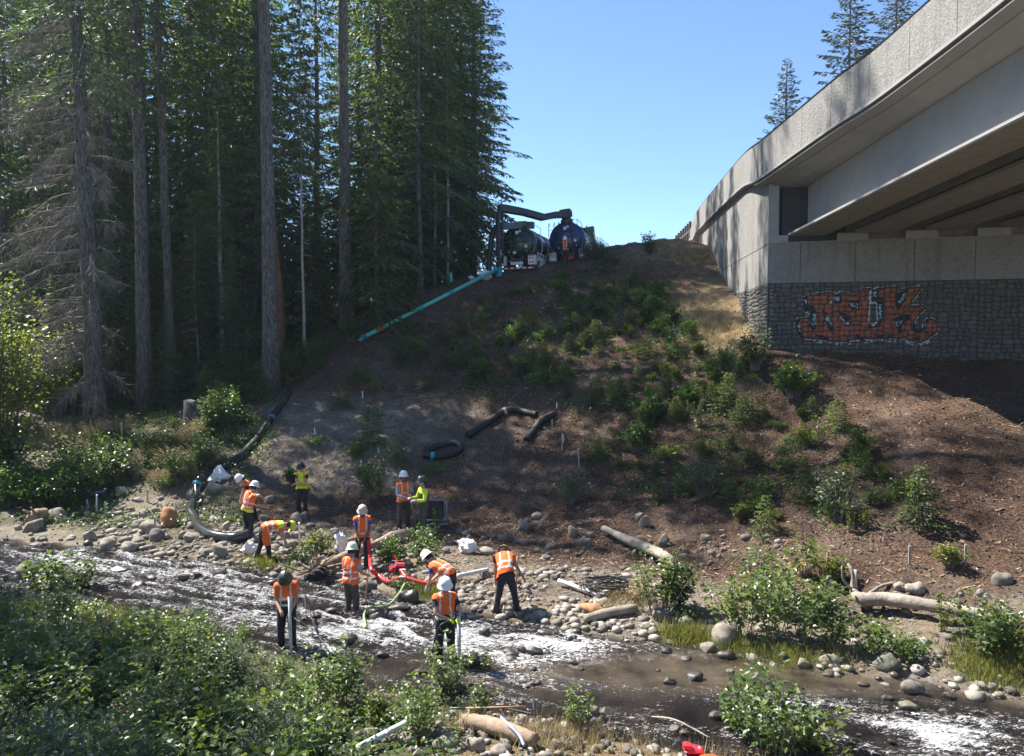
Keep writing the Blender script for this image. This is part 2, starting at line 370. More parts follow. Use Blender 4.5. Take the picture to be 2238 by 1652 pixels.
foam_sparkle = np.clip(np.clip(fm, 0, 1.05) * .62 + streak * .34 + fine * .14 + .06, 0, 1) * np.clip(calm * 1.5 - .35, 0, 1)  # white water, plus sun sparkle painted in as white flecks
edge = np.minimum(WY - ynear(WX), yfar(WX) - WY); ed = np.clip(edge * 2.5, 0, 1)
WZ = (.035 * streak * calm + .035 * fbm(S * 1.4, T * 3.2, 0, 3, 61) * calm + .04 * foam_sparkle * (.5 + fine) + .022 * fine * calm + .012 * fbm(S * 11, T * 15, 0, 2, 77) * calm + .05 * np.clip(fm, 0, 1.2) * fbm(S * 2.5, T * 4, 0, 2, 66)) * ed - .004
nyw, nxw = WX.shape; ii = np.arange(nyw * nxw).reshape(nyw, nxw)
Qw = np.stack([ii[:-1, :-1], ii[:-1, 1:], ii[1:, 1:], ii[1:, :-1]], -1).reshape(-1, 4)
mw = mesh_np('river_water', np.stack([WX, WY, WZ], -1).reshape(-1, 3), Qw, smooth=True)
ca = mw.color_attributes.new('foam_sparkle', 'FLOAT_COLOR', 'POINT')
ca.data.foreach_set('color', np.stack([foam_sparkle * ed, calm, ed, np.ones_like(ed)], -1).astype(np.float32).ravel())
m, t, b, o_ = newmat('stream_water'); v = coords(t)
att = N(t, 'ShaderNodeVertexColor', layer_name='foam_sparkle'); sp = N(t, 'ShaderNodeSeparateColor'); t.links.new(att.outputs[0], sp.inputs[0])
mp = N(t, 'ShaderNodeMapping'); mp.inputs['Rotation'].default_value = (0, 0, math.radians(26)); mp.inputs['Scale'].default_value = (.6, 1.5, 1); t.links.new(v, mp.inputs[0])
nb = noise(t, 9, 6, .7, mp.outputs[0], .6); nb2 = noise(t, 30, 3, .6, mp.outputs[0])
bed = noise(t, 1.1, 5, .6, v)
bc = ramp(t, bed.outputs[0], [(.35, (.03, .024, .018)), (.6, (.10, .078, .05)), (.8, (.20, .155, .095))])
b.inputs['Roughness'].default_value = .13; b.inputs['IOR'].default_value = 1.33; b.inputs['Specular IOR Level'].default_value = .6
bc2 = ramp(t, bed.outputs[0], [(.35, (.010, .008, .009)), (.65, (.04, .031, .026)), (.85, (.10, .08, .06))]); t.links.new(mixc(t, sp.outputs[1], bc.outputs[0], bc2.outputs[0]), b.inputs['Base Color'])
mh = N(t, 'ShaderNodeMath', operation='ADD'); t.links.new(nb.outputs[0], mh.inputs[0]); t.links.new(nb2.outputs[0], mh.inputs[1])
bp = N(t, 'ShaderNodeBump'); bp.inputs['Distance'].default_value = .11; t.links.new(mh.outputs[0], bp.inputs['Height']); t.links.new(sp.outputs[1], bp.inputs['Strength']); t.links.new(bp.outputs[0], b.inputs['Normal'])
fo = N(t, 'ShaderNodeBsdfPrincipled'); fo.inputs['Base Color'].default_value = (.88, .88, .88, 1); fo.inputs['Roughness'].default_value = .35; t.links.new(bp.outputs[0], fo.inputs['Normal'])  # one white shader for froth and the painted sun sparkle
fn = noise(t, 15, 8, .82, mp.outputs[0], .9); fr = N(t, 'ShaderNodeMath', operation='MULTIPLY_ADD'); t.links.new(sp.outputs[0], fr.inputs[0]); fr.inputs[1].default_value = 5.6; 
sb = N(t, 'ShaderNodeMath', operation='MULTIPLY_ADD'); t.links.new(fn.outputs[0], sb.inputs[0]); sb.inputs[1].default_value = 24.0; sb.inputs[2].default_value = -15.15; t.links.new(sb.outputs[0], fr.inputs[2]); fr.use_clamp = True
gate = N(t, 'ShaderNodeMath', operation='MULTIPLY'); t.links.new(fr.outputs[0], gate.inputs[0]); 
g2 = N(t, 'ShaderNodeMath', operation='GREATER_THAN'); t.links.new(sp.outputs[0], g2.inputs[0]); g2.inputs[1].default_value = .02; t.links.new(g2.outputs[0], gate.inputs[1])
mx = N(t, 'ShaderNodeMixShader'); t.links.new(gate.outputs[0], mx.inputs[0]); t.links.new(b.outputs[0], mx.inputs[1]); t.links.new(fo.outputs[0], mx.inputs[2])
trn = N(t, 'ShaderNodeBsdfTransparent'); mx2 = N(t, 'ShaderNodeMixShader')
er = ramp(t, sp.outputs[2], [(0, (.15,) * 3), (1, (.88,) * 3)]); t.links.new(er.outputs[0], mx2.inputs[0]); t.links.new(trn.outputs[0], mx2.inputs[1]); t.links.new(mx.outputs[0], mx2.inputs[2]); t.links.new(mx2.outputs[0], o_.inputs[0])
mw.materials.append(m); ob('river_water', mw, kind='structure')
# ================================================================ BRIDGE
A0 = np.array([10.65, 33.0]); RD = np.array([.958, -.286]); WD = np.array([.1132, .9936])   # corner, along the abutment, along the wing wall
m_conc = plain('board_cast_concrete', (.27, .262, .25), .85, var=.10, scale=1.6, bump=.25, bscale=60)
# rough textured concrete of parapet and wall panels
m_tex, t, b, o_ = newmat('fractured_texture_concrete'); v = coords(t)
n1 = noise(t, 9, 5, .65, v, 1.2); n2 = noise(t, .7, 4, .6, v); c = ramp(t, n1.outputs[0], [(.35, (.17, .165, .155)), (.65, (.31, .30, .28))]); mpz = N(t, 'ShaderNodeMapping'); mpz.inputs['Scale'].default_value = (1.3, 1.3, .12); t.links.new(v, mpz.inputs[0]); ns = noise(t, 2.2, 6, .7, mpz.outputs[0]); c = mixc(t, 1.0, c.outputs[0], ramp(t, ns.outputs[0], [(.3, (.66, .64, .60)), (.5, (1, 1, 1)), (.75, (1.08, 1.07, 1.05))]).outputs[0], 'MULTIPLY'); c2 = mixc(t, .35, c, ramp(t, n2.outputs[0], [(.3, (.20, .19, .175)), (.7, (.34, .325, .30))]).outputs[0])
t.links.new(c2, b.inputs['Base Color']); b.inputs['Roughness'].default_value = .9; bumpn(t, b, n1.outputs[0], 1.0, .09)
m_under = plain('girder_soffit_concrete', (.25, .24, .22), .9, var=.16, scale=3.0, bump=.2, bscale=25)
m_steel = plain('black_rail_steel', (.012, .012, .014), .4, var=.1)
m_joint = plain('dark_joint_filler', (.03, .028, .026), .9)
m_asph = plain('asphalt', (.05, .05, .052), .9, bump=.3)
br = thing('road_bridge', 'concrete girder road bridge crossing above the mulch slope with a textured parapet', 'bridge', (A0[0], A0[1], 0))
BO = np.array([A0[0], A0[1], 0.0])
def bo(mb, name, mats, smooth=False, parent=None, **k):
    mb.v = [q - BO for q in mb.v]; return mb.ob(name, mats, parent or br, smooth, **k)
# top of the parapet in plan + height
rail_px_w = [(1513, 492), (1522, 470), (1532, 451), (1562, 413.6), (1587, 383), (1612, 354), (1638, 326)]
tp = []
for a, bb in rail_px_w:            # lies above the straight wing wall
    u = (a - CX) / FPX
    r = ray(a, bb); k = r[0] / r[1]; s = (k * A0[1] - A0[0]) / (WD[0] - k * WD[1]); y = A0[1] + s * WD[1]
    tp.append((A0[0] + s * WD[0] - .18, y, EYE + r[2] / r[1] * y))
gr_ = .05; z33 = None
r = ray(1661, 302); z33 = EYE + r[2] / r[1] * 33.2
for a, bb in [(1661, 302), (1731, 243), (1825, 163.5), (1909, 99), (2019, 0), (2130, -104), (2238, -208)]:
    r = ray(a, bb); k2 = r[2] / r[1]; y = (z33 + gr_ * 33.2 - EYE) / (k2 + gr_)
    tp.append((r[0] / r[1] * y, y, EYE + k2 * y))
tp = np.array(tp)
ext = tp[-1] + (tp[-1] - tp[-2]) * 1.0
tp = np.r_[tp, [ext, ext + (tp[-1] - tp[-2]) * 3]]
path = smoothpath(tp, 10)
seg = np.r_[0, np.cumsum(np.linalg.norm(np.diff(path[:, :2], axis=0), axis=1))]
def at(s):
    p = np.array([np.interp(s, seg, path[:, i]) for i in range(3)])
    q = np.array([np.interp(s + .4, seg, path[:, i]) for i in range(3)]) - np.array([np.interp(s - .4, seg, path[:, i]) for i in range(3)])
    t_ = q / np.linalg.norm(q[:2]); nrm = np.array([-t_[1], t_[0], 0])   # nrm points to the road side
    return p, t_, nrm
TOT = seg[-1]; RAILH = .17
_, _, nn = at(TOT / 2); SIDE = 1.0 if nn[0] > 0 else -1.0
s_pier = seg[np.argmin(np.abs(path[:, 1] - 33.2))]
def sweep(mb, s0, s1, sect, step=.6, m=0, caps=True):
    """sect: list of (inward offset, height below rail top)"""
    n = max(2, int((s1 - s0) / step) + 1); V = []; ks = len(sect)
    for s in np.linspace(s0, s1, n):
        p, t_, nr = at(s)
        for a, h in sect: V.append(p + nr * SIDE * a + np.array([0, 0, -h]))
    q = []
    for i in range(n - 1):
        for j in range(ks): q.append((i * ks + j, i * ks + (j + 1) % ks, (i + 1) * ks + (j + 1) % ks, (i + 1) * ks + j))
    tr = []
    if caps:
        V.append(np.mean(V[:ks], 0)); V.append(np.mean(V[(n - 1) * ks:n * ks], 0))
        for j in range(ks): tr.append((n * ks, (j + 1) % ks, j)); tr.append((n * ks + 1, (n - 1) * ks + j, (n - 1) * ks + (j + 1) % ks))
    mb.add(V, q, tr, m=m)
PH = 1.62           # rail top to fascia bottom
s = 1.6; k = 0
sec = [(0, RAILH), (.28, RAILH), (.28, PH - .3), (0, PH - .3)]
while s < TOT - .5:
    e = min(s + (2.35 if s > s_pier - 3 else 2.9), TOT)
    mb = MB(); sweep(mb, s + .012, e - .012, [(0, RAILH), (.28, RAILH), (.28, PH), (0.0, PH)]); bo(mb, 'parapet_panel', m_tex); s = e; k += 1
mb = MB(); sweep(mb, 1.6, TOT, [(.05, RAILH + .03), (.24, RAILH + .03), (.24, PH - .02), (.05, PH - .02)], m=0); bo(mb, 'parapet_core', m_joint)
# low end block where the parapet drops to the grass
mb = MB(); p, t_, nr = at(.0); p2, _, _ = at(1.58)
V = []
for q_, h in ((p, .55), (p2, RAILH)):
    V += [q_ + np.array([0, 0, -PH]), q_ + nr * SIDE * .28 + np.array([0, 0, -PH]), q_ + nr * SIDE * .28 + np.array([0, 0, -h]), q_ + np.array([0, 0, -h])]
mb.add(V, [(0, 1, 2, 3), (7, 6, 5, 4), (0, 4, 5, 1), (1, 5, 6, 2), (2, 6, 7, 3), (3, 7, 4, 0)]); bo(mb, 'parapet_end_block', m_tex)
# ledge under the parapet, drip edge, deck slab with overhang
mb = MB(); sweep(mb, .2, TOT, [(-.07, PH + .012), (.30, PH + .012), (.30, PH + .16), (-.07, PH + .10)]); bo(mb, 'fascia_ledge', m_conc)
mb = MB(); sweep(mb, s_pier - 1.2, TOT, [(.0, PH + .17), (13, PH + .17), (13, PH + .45), (1.1, PH + .45), (.42, PH + .30), (.40, PH + .26), (.36, PH + .26), (.34, PH + .28), (.0, PH + .22)]); bo(mb, 'deck_slab', m_conc)
mb = MB(); sweep(mb, 0, TOT, [(.3, PH - .02), (12.6, PH - .02), (12.6, PH + .165), (.3, PH + .165)]); bo(mb, 'roadway', m_asph)
# steel railing on top: rail, and a post every 15 cm
mb = MB(); sweep(mb, 1.7, TOT, [(.10, .0), (.16, .0), (.16, .045), (.10, .045)]); rl = bo(mb, 'railing', m_steel)
mbp = MB(); mbp.box((0, 0, -RAILH / 2 + .02), (.035, .035, RAILH - .04)); pm = mbp.mesh('rail_post', [m_steel])
sp_ = np.linspace(1.8, TOT * .93, 210)
for s in sp_:
    p, t_, nr = at(s); q = p + nr * SIDE * .13 - BO; ob('rail_post', pm, br, loc=q)
# girders: box webs with a wide bottom flange
zb0 = EYE + 4.13
for k in range(6):
    gx = 11.32 + 2.42 * k; y0 = 32.55 - .2986 * 2.42 * k; L = y0 - 1.0; mb = MB(); mu_ = MB()
    def sec2(poly, m, y_a, y_b, M_):
        V = []
        for yy in (y_a, y_b):
            zz = zb0 + gr_ * (32.7 - yy)
            for a, h in poly: V.append((gx + a, yy, zz + h))
        n = len(poly); V.append(np.mean(V[:n], 0)); V.append(np.mean(V[n:2 * n], 0))
        M_.add(V, [(i, (i + 1) % n, n + (i + 1) % n, n + i) for i in range(n)], [(2 * n, (i + 1) % n, i) for i in range(n)] + [(2 * n + 1, n + i, n + (i + 1) % n) for i in range(n)], m=m)
    htop = (z33 - PH - .44) - zb0; wa, wb = (.78, 1.30) if k == 0 else (.06, 1.40)
    sec2([(wa, .17), (wb, .17), (wb, htop), (wa, htop)], 0, y0, y0 - L, mb)
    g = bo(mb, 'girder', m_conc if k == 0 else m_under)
    mu_ = MB(); sec2([(0, .012), (1.46, .012), (1.46, .09), (1.34, .168), (.74, .168), (0, .09)], 0, y0 + .004, y0 - L, mu_)
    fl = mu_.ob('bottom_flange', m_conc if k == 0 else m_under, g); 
    for vv in [0]: fl.data.transform(Matrix.Translation(-Vector(BO)))
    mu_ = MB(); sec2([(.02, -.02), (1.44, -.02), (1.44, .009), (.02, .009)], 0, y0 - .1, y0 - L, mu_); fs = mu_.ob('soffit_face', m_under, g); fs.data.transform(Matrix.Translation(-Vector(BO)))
# abutment, in its own frame: u along the wall to the right, w outwards (towards us), z up
OUT = np.array([RD[1], -RD[0]])          # towards the camera side
def ab(u, w_, z): q = A0 + RD * u + OUT * w_; return np.array([q[0], q[1], z])
def abbox(mb, u0, u1, w0, w1, z0, z1, m=0):
    mb.hexa([ab(u0, w0, z0), ab(u1, w0, z0), ab(u1, w1, z0), ab(u0, w1, z0), ab(u0, w0, z1), ab(u1, w0, z1), ab(u1, w1, z1), ab(u0, w1, z1)], m)
def zat(px, py, d): r = ray(px, py); return EYE + r[2] / r[1] * d
ZS = zat(1675, 620, 33)          # top of the stone facing
ZP = zat(1675, 533, 33)          # top of the smooth panels
ZC = zat(1690, 396, 33)          # top of the corner pilaster
ZB = 5.0
mb = MB(); abbox(mb, .02, 15, -.6, -.05, ZB - 1.5, ZP - .01); bo(mb, 'abutment_core', m_joint)
ue = [0.0]
for a in (1749.5, 1870, 1999, 2132): # joints seen in the photo
    r = ray(a, 560); k = r[0] / r[1]; ue.append((k * A0[1] - A0[0]) / (RD[0] - k * RD[1]))
while ue[-1] < 15: ue.append(ue[-1] + 2.45)
for a, bq in zip(ue[:-1], ue[1:]):
    mb = MB(); abbox(mb, a + .014, bq - .014, -.055, 0, ZS + .02, ZP); bo(mb, 'wall_panel', m_tex)
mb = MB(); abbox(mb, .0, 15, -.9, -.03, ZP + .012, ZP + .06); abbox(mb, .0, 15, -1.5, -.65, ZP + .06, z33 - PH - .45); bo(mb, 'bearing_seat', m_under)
for k in range(5):
    u = 2.42 * (k + 1) / .958 - .25 + .45; mb = MB(); abbox(mb, u - .2 + .15, u + .95 + .15, -.62, -.06, ZP + .064, ZP + .36); bo(mb, 'girder_stop', m_conc)
mb = MB(); abbox(mb, .0, .40, -.55, -.005, ZP + .008, ZC); abbox(mb, .40, .78, -.55, -.02, ZP + .066, ZP + .34); bo(mb, 'corner_pilaster', m_conc)
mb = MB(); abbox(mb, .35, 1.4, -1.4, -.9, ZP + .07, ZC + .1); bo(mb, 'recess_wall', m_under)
# wing wall, in its own frame: s away from the corner, w outwards (left)
WOUT = np.array([-WD[1], WD[0]])
def wg(s, w_, z): q = A0 + WD * s + WOUT * w_; return np.array([q[0], q[1], z])
def wbox(mb, s0, s1, w0, w1, z0, z1, z0b=None, z1b=None, m=0):
    z0b = z0 if z0b is None else z0b; z1b = z1 if z1b is None else z1b
    mb.hexa([wg(s0, w0, z0), wg(s1, w0, z0b), wg(s1, w1, z0b), wg(s0, w1, z0), wg(s0, w0, z1), wg(s1, w0, z1b), wg(s1, w1, z1b), wg(s0, w1, z1)], m)
def ledgez(s):
    y = A0[1] + s * WD[1]; i = np.argsort(path[:, 1]); return float(np.interp(y, path[i, 1], path[i, 2])) - PH - .17
mb = MB(); wbox(mb, .05, 24, -.5, -.06, ZB - 2, ledgez(.05) - .1, ZB + 1, ledgez(24) - .1); bo(mb, 'wing_wall_core', m_joint)
ss = [0.02, 1.75, 3.45, 6.6, 9.9, 13.2, 16.5, 19.8, 24]
for a, bq in zip(ss[:-1], ss[1:]):
    g_ = .002 if a == 1.75 else .014
    mb = MB(); wbox(mb, a + g_, bq - .014, -.07, 0, ZP + .012, ledgez(a) - .0, ZP + .012, ledgez(bq)); bo(mb, 'wing_wall_panel', m_tex)
    mb = MB(); wbox(mb, a + g_, bq - .014, -.07, .0, ZS + .02, ZP - .02); bo(mb, 'wing_wall_panel', m_tex)
mb = MB(); wbox(mb, .1, 24, -12, -.55, 4, ledgez(0) - .3, 9, ledgez(24) - .3); bo(mb, 'approach_fill', m_asph)

# ---------------------------------------------------------------- painted letters on the stone facing: one planar picture made here
GW, GH = 900, 380
U0, U1, Z0g, Z1g = 1.0, 8.2, 5.6, ZS + .02
def letters():
    uu, zz = np.meshgrid(np.linspace(U0, U1, GW), np.linspace(Z0g, Z1g, GH))
    q = np.stack([A0[0] + RD[0] * uu, A0[1] + RD[1] * uu, zz], -1)
    px, py = proj(q); sx = px * 3007 / 2238; sy = py * 2220 / 1652
    cx = (sx - 2250) * 2238 / 600; cy = (sy - 780) * 1119 / 300
    cx = cx + 5 * vnoise(cx / 60, cy / 60, 0, 71); cy = cy + 5 * vnoise(cx / 60, cy / 60, 0, 72)
    def inside(poly):
        r = np.zeros(cx.shape, bool); n = len(poly)
        for i in range(n):
            x1, y1 = poly[i]; x2, y2 = poly[(i + 1) % n]
            cnd = ((y1 > cy) != (y2 > cy)); r ^= cnd & (cx < (x2 - x1) * (cy - y1) / (y2 - y1 + 1e-9) + x1)
        return r
    def dist(poly):
        d = np.full(cx.shape, 1e9); n = len(poly)
        for i in range(n):
            a = np.array(poly[i], float); bb = np.array(poly[(i + 1) % n], float); e = bb - a
            tt = np.clip(((cx - a[0]) * e[0] + (cy - a[1]) * e[1]) / (e @ e), 0, 1)
            d = np.minimum(d, np.hypot(cx - a[0] - tt * e[0], cy - a[1] - tt * e[1]))
        return d
    S = [(398,345),(560,300),(700,285),(745,295),(760,320),(815,285),(880,295),(930,318),(985,308),(1012,252),(1140,240),(1165,268),(1215,245),(1430,222),(1432,300),(1470,252),(1560,240),(1690,225),(1693,262),(1570,430),(1640,435),(1740,430),(1748,462),(1650,570),(1625,620),(1650,690),(1715,650),(1755,580),(1810,575),(1880,620),(1895,665),(1870,730),(1760,815),(1690,850),(1600,835),(1500,800),(1350,800),(1200,812),(1000,800),(860,840),(700,835),(560,810),(430,800),(350,740),(312,660),(322,590),(400,565),(465,562),(482,510),(412,512),(398,430)]
    white = (.42,.42,.41); black = (.012,.012,.018); orange = (.29,.088,.042); blue = (.22,.42,.47)
    img = np.zeros(cx.shape + (4,), np.float32)
    def put(mask, col, a=1.0): img[mask, :3] = col; img[mask, 3] = a
    ins = inside(S); d = dist(S)
    put(~ins & (d < 8 + 6 * vnoise(cx / 30, cy / 30, 0, 5)), white); put(~ins & (d < 40) & (cy > 800) & (vnoise(cx / 45, cy / 40, 0, 9) > .15), white, .8)
    put(ins, black); rr = vnoise(cx / 40, cy / 40, 0, 17)[..., None] * .14
    om = ins & (d > 15) & ~((cy > 760) & (vnoise(cx / 50, cy / 50, 0, 6) > .35))
    img[om] = np.concatenate([np.clip(np.array(orange) * (1 + rr[om] * 2), 0, 1), np.ones((om.sum(), 1))], 1)
    BL = [[(398,352),(452,342),(452,428),(520,436),(545,520),(548,690),(510,708),(465,665),(455,595),(480,508),(410,505)],
      [(322,592),(372,582),(380,735),(450,800),(370,790),(318,690)],[(608,468),(660,512),(740,620),(748,702),(700,712),(645,610),(625,560)],
      [(752,335),(806,300),(826,330),(832,412),(748,415)],[(868,380),(1000,388),(1032,340),(1012,490),(935,490)],[(795,512),(850,512),(932,560),(938,662),(880,668),(800,570)],
      [(1112,255),(1232,262),(1236,340),(1290,348),(1278,560),(1240,675),(1112,690),(1118,500)],[(1422,295),(1480,285),(1562,240),(1500,410),(1432,505),(1412,420)],
      [(1392,578),(1475,540),(1568,535),(1572,580),(1495,645),(1468,750),(1440,735),(1410,650)],[(1600,620),(1650,690),(1735,600),(1782,590),(1745,690),(1650,745),(1600,705)],[(1085,820),(990,740),(960,800)],[(640,780),(700,830),(590,815)]]
    for p_ in BL: put(inside(p_), black)
    WH = [[(688,402),(745,345),(750,395),(716,432)],[(890,408),(950,410),(952,462)],[(1125,268),(1150,270),(1155,400),(1216,400),(1222,620),(1172,675),(1112,622)],[(425,505),(485,500),(478,530),(430,525)],[(805,545),(830,560),(880,630),(925,590),(920,650),(880,650),(815,590)]]
    for p_ in WH: put(inside(p_), white)
    BB = [[(412,368),(440,362),(440,412),(412,416)],[(502,512),(540,525),(546,640),(498,655)],[(332,622),(366,616),(372,722),(346,705)],[(640,540),(682,552),(736,652),(716,668),(650,592)],
      [(760,348),(800,325),(800,388),(755,392)],[(957,414),(1002,414),(1000,472),(960,472)],[(1165,285),(1208,280),(1212,342),(1170,346)],[(1230,420),(1264,420),(1260,572),(1230,592)],
      [(1440,402),(1500,300),(1534,302),(1482,408)],[(1412,612),(1490,600),(1462,672),(1425,664)],[(1698,635),(1750,615),(1742,662),(1700,684)]]
    for p_ in BB: put(inside(p_) & (vnoise(cx / 14, cy / 14, 0, 33) > -.45), blue)
    for p_ in ([(1136,420),(1206,420),(1206,600),(1172,648),(1126,600)],[(455,592),(482,580),(492,640),(466,652)],[(1625,640),(1700,600),(1690,640),(1650,675)]): img[inside(p_), 3] = 0
    return img
im = bpy.data.images.new('painted_letters', GW, GH, alpha=True, float_buffer=True); im.colorspace_settings.name = 'Non-Color'
im.pixels.foreach_set(letters().ravel()); im.update(); im.pack()
m_stone, t, b, o_ = newmat('dark_stone_facing'); v = coords(t); g = N(t, 'ShaderNodeNewGeometry')
n1 = noise(t, 7, 6, .7, v); st = ramp(t, n1.outputs[0], [(.3, (.065, .06, .055)), (.7, (.12, .112, .10))])
oi = N(t, 'ShaderNodeObjectInfo'); rr = ramp(t, oi.outputs['Random'], [(0, (.88,) * 3), (1, (1.12,) * 3)]); sc = mixc(t, 1.0, st.outputs[0], rr.outputs[0], 'MULTIPLY')
ti = N(t, 'ShaderNodeTexImage'); ti.image = im; ti.extension = 'CLIP'; ti.interpolation = 'Linear'
uv = N(t, 'ShaderNodeUVMap', uv_map='plane'); t.links.new(uv.outputs[0], ti.inputs[0])
pc = mixc(t, .75, ti.outputs[0], mixc(t, 1.0, ti.outputs[0], rr.outputs[0], 'MULTIPLY'))
fin = mixc(t, ti.outputs[1], sc, pc); t.links.new(fin, b.inputs['Base Color']); b.inputs['Roughness'].default_value = .75; bumpn(t, b, noise(t, 30, 5, .7, v).outputs[0], .6, .02)
rs = random.Random(5)
def split(x0, z0, x1, z1, out, d=0):
    w_, h = x1 - x0, z1 - z0
    if w_ < .46 and h < .32 and (w_ * h < .062 or rs.random() < .2): out.append((x0, z0, x1, z1)); return
    if (w_ > h * 1.25 and w_ > .24) or h < .24:
        if w_ < .28: out.append((x0, z0, x1, z1)); return
        c_ = x0 + w_ * rs.uniform(.36, .64); split(x0, z0, c_, z1, out, d + 1); split(c_, z0, x1, z1, out, d + 1)
    else:
        c_ = z0 + h * rs.uniform(.36, .64); split(x0, z0, x1, c_, out, d + 1); split(x0, c_, x1, z1, out, d + 1)
def stonegeo(r, fr):
    x0, z0, x1, z1 = r; g_ = .009; x0 += g_; x1 -= g_; z0 += g_; z1 -= g_; w_, h = x1 - x0, z1 - z0; c_ = min(w_, h) * .34
    jt = lambda: rs.uniform(-.019, .019)
    base = [(x0 + c_, z0), (x1 - c_, z0), (x1, z0 + c_), (x1, z1 - c_), (x1 - c_, z1), (x0 + c_, z1), (x0, z1 - c_), (x0, z0 + c_)]
    base = [(a + jt(), bq + jt()) for a, bq in base]; mx_, mz_ = (x0 + x1) / 2, (z0 + z1) / 2; pr = rs.uniform(.025, .05)
    V = []; UV = []
    for kk, (sc_, dd) in enumerate(((1, -.03), (.97, pr * .7), (.68, pr))):
        for a, bq in base:
            a2 = mx_ + (a - mx_) * sc_; b2 = mz_ + (bq - mz_) * sc_
            V.append(fr(a2, dd + (rs.uniform(-.008, .012) if kk == 2 else 0), b2)); UV.append((a2, b2))
    V.append(fr(mx_, pr * 1.1, mz_)); UV.append((mx_, mz_)); q = []; t_ = []
    for kk in range(2):
        for j in range(8): q.append((kk * 8 + j, kk * 8 + (j + 1) % 8, kk * 8 + 8 + (j + 1) % 8, kk * 8 + 8 + j))
    for j in range(8): t_.append((16 + j, 16 + (j + 1) % 8, 24))
    return np.array(V), q, t_, UV
def setuv(me, UV, flat=None):
    l = me.uv_layers.new(name='plane'); vi = np.zeros(len(me.loops), np.int32); me.loops.foreach_get('vertex_index', vi)
    UV = np.array(UV); uvn = np.stack([(UV[:, 0] - U0) / (U1 - U0), (UV[:, 1] - Z0g) / (Z1g - Z0g)], 1)[vi]
    if flat is not None: uvn[:] = -5
    l.data.foreach_set('uv', uvn.astype(np.float32).ravel())
front = []; x = 0.0
split(.1, 5.0, 14.5, ZS, front); side = []; split(0.12, 5.2, 6.6, ZS, side)
front = [r for r in front if r[3] > float(gz(*(A0 + RD * r[0]))) - .1]
side = [r for r in side if r[3] > float(gz(*(A0 + WD * r[0] + WOUT * .1))) - .1]
vis = lambda r: proj(ab(r[0], 0, r[1]))[0] < 2250
allr = sorted([(0 if vis(r) else 2, r, 'f') for r in front] + [(1, r, 's') for r in side], key=lambda k: k[0])
vf = [k for k in allr if k[0] == 0]; vs = [k for k in allr if k[0] == 1]; rest = [k for k in allr if k[0] == 2]
area = sorted(vf + vs, key=lambda k: -(k[1][2] - k[1][0]) * (k[1][3] - k[1][1]) * (1 if k[2] == 'f' else .35)); parts = area[:300]; rest += area[300:]
for kk, (_, r, wh) in enumerate(parts):
    fr = (lambda a, d, z: ab(a, d, z) - BO) if wh == 'f' else (lambda a, d, z: wg(a, d, z) - BO)
    V, q, tt, UV = stonegeo(r, fr); me = mesh_np('stone', V, q, tt, [m_stone], None, True); setuv(me, UV, None if wh == 'f' else 1); ob('stone', me, br)
Vs = []; Qs = []; Ts = []; UVs = []; n_ = 0
for _, r, wh in rest:
    fr = (lambda a, d, z: ab(a, d, z) - BO) if wh == 'f' else (lambda a, d, z: wg(a, d, z) - BO)
    V, q, tt, UV = stonegeo(r, fr); Vs.append(V); Qs.append(np.array(q) + n_); Ts.append(np.array(tt) + n_); UVs += [(u_ if wh == 'f' else (-9, -9)) for u_ in UV]; n_ += len(V)
# mortar behind
me = mesh_np('small_stones', np.concatenate(Vs), np.concatenate(Qs), np.concatenate(Ts), [m_stone], None, True); setuv(me, UVs); ob('small_stones', me, br, kind='stuff')
m_mort = plain('recessed_mortar', (.06, .057, .053), .95, bump=.4)
mb = MB(); abbox(mb, .03, 15, -.055, -.004, 4.6, ZS + .012); wbox(mb, .03, 8, -.06, -.004, 4.6, ZS + .012); bo(mb, 'mortar_backing', m_mort)

# guardrail posts at the far end of the parapet
m_wood = plain('weathered_timber', (.10, .085, .07), .85, bump=.5)
gt = at(0)[0]
gd = thing('guardrail', 'timber post guardrail continuing beyond the far end of the bridge parapet', 'guardrail', (gt[0], gt[1], gt[2] - 1.5))
for k in range(7):
    q = P(1508 - 5.0 * k, 505 + 4.5 * k, gt[1] + 1.2 + 1.9 * k) - np.array(gd.location); mb = MB(); mb.box((q[0] , q[1], q[2] + .1), (.17, .2, 1.3)); mb.ob('post', m_wood, gd)
q0 = P(1512, 503, gt[1] + .3) - np.array(gd.location); q1 = P(1474, 536, gt[1] + 13) - np.array(gd.location)
mb = MB(); mb.tube([q0, q1], .14, 6); mb.ob('rail', m_wood, gd)
# ================================================================ TREES
m_bark, t, b, o_ = newmat('grey_brown_bark'); v = coords(t)
mp = N(t, 'ShaderNodeMapping'); mp.inputs['Scale'].default_value = (7, 7, 1.1); t.links.new(v, mp.inputs[0])
n1 = noise(t, 3.0, 7, .72, mp.outputs[0], .8); n2 = noise(t, .8, 5, .7, v)
c = ramp(t, n1.outputs[0], [(.36, (.018, .015, .014)), (.47, (.085, .072, .065)), (.56, (.19, .172, .16)), (.7, (.36, .34, .32))]).outputs[0]
c = mixc(t, ramp(t, n2.outputs[0], [(.5, (0,) * 3), (.72, (.55,) * 3)]).outputs[0], c, (.22, .235, .17)); t.links.new(c, b.inputs['Base Color']); b.inputs['Roughness'].default_value = .95; bumpn(t, b, n1.outputs[0], 1.0, .12)
m_deadw = plain('dead_grey_twigs', (.20, .175, .15), .95, var=.4, scale=3)
m_pale = plain('pale_young_bark', (.30, .28, .24), .9, var=.4, scale=5, bump=.4)
m_ndl = leafmat('dark_conifer_needles', (.042, .075, .032), (.115, .16, .060), .42, .5, .30, .45, tcol=(1.6, 1.8, .7))
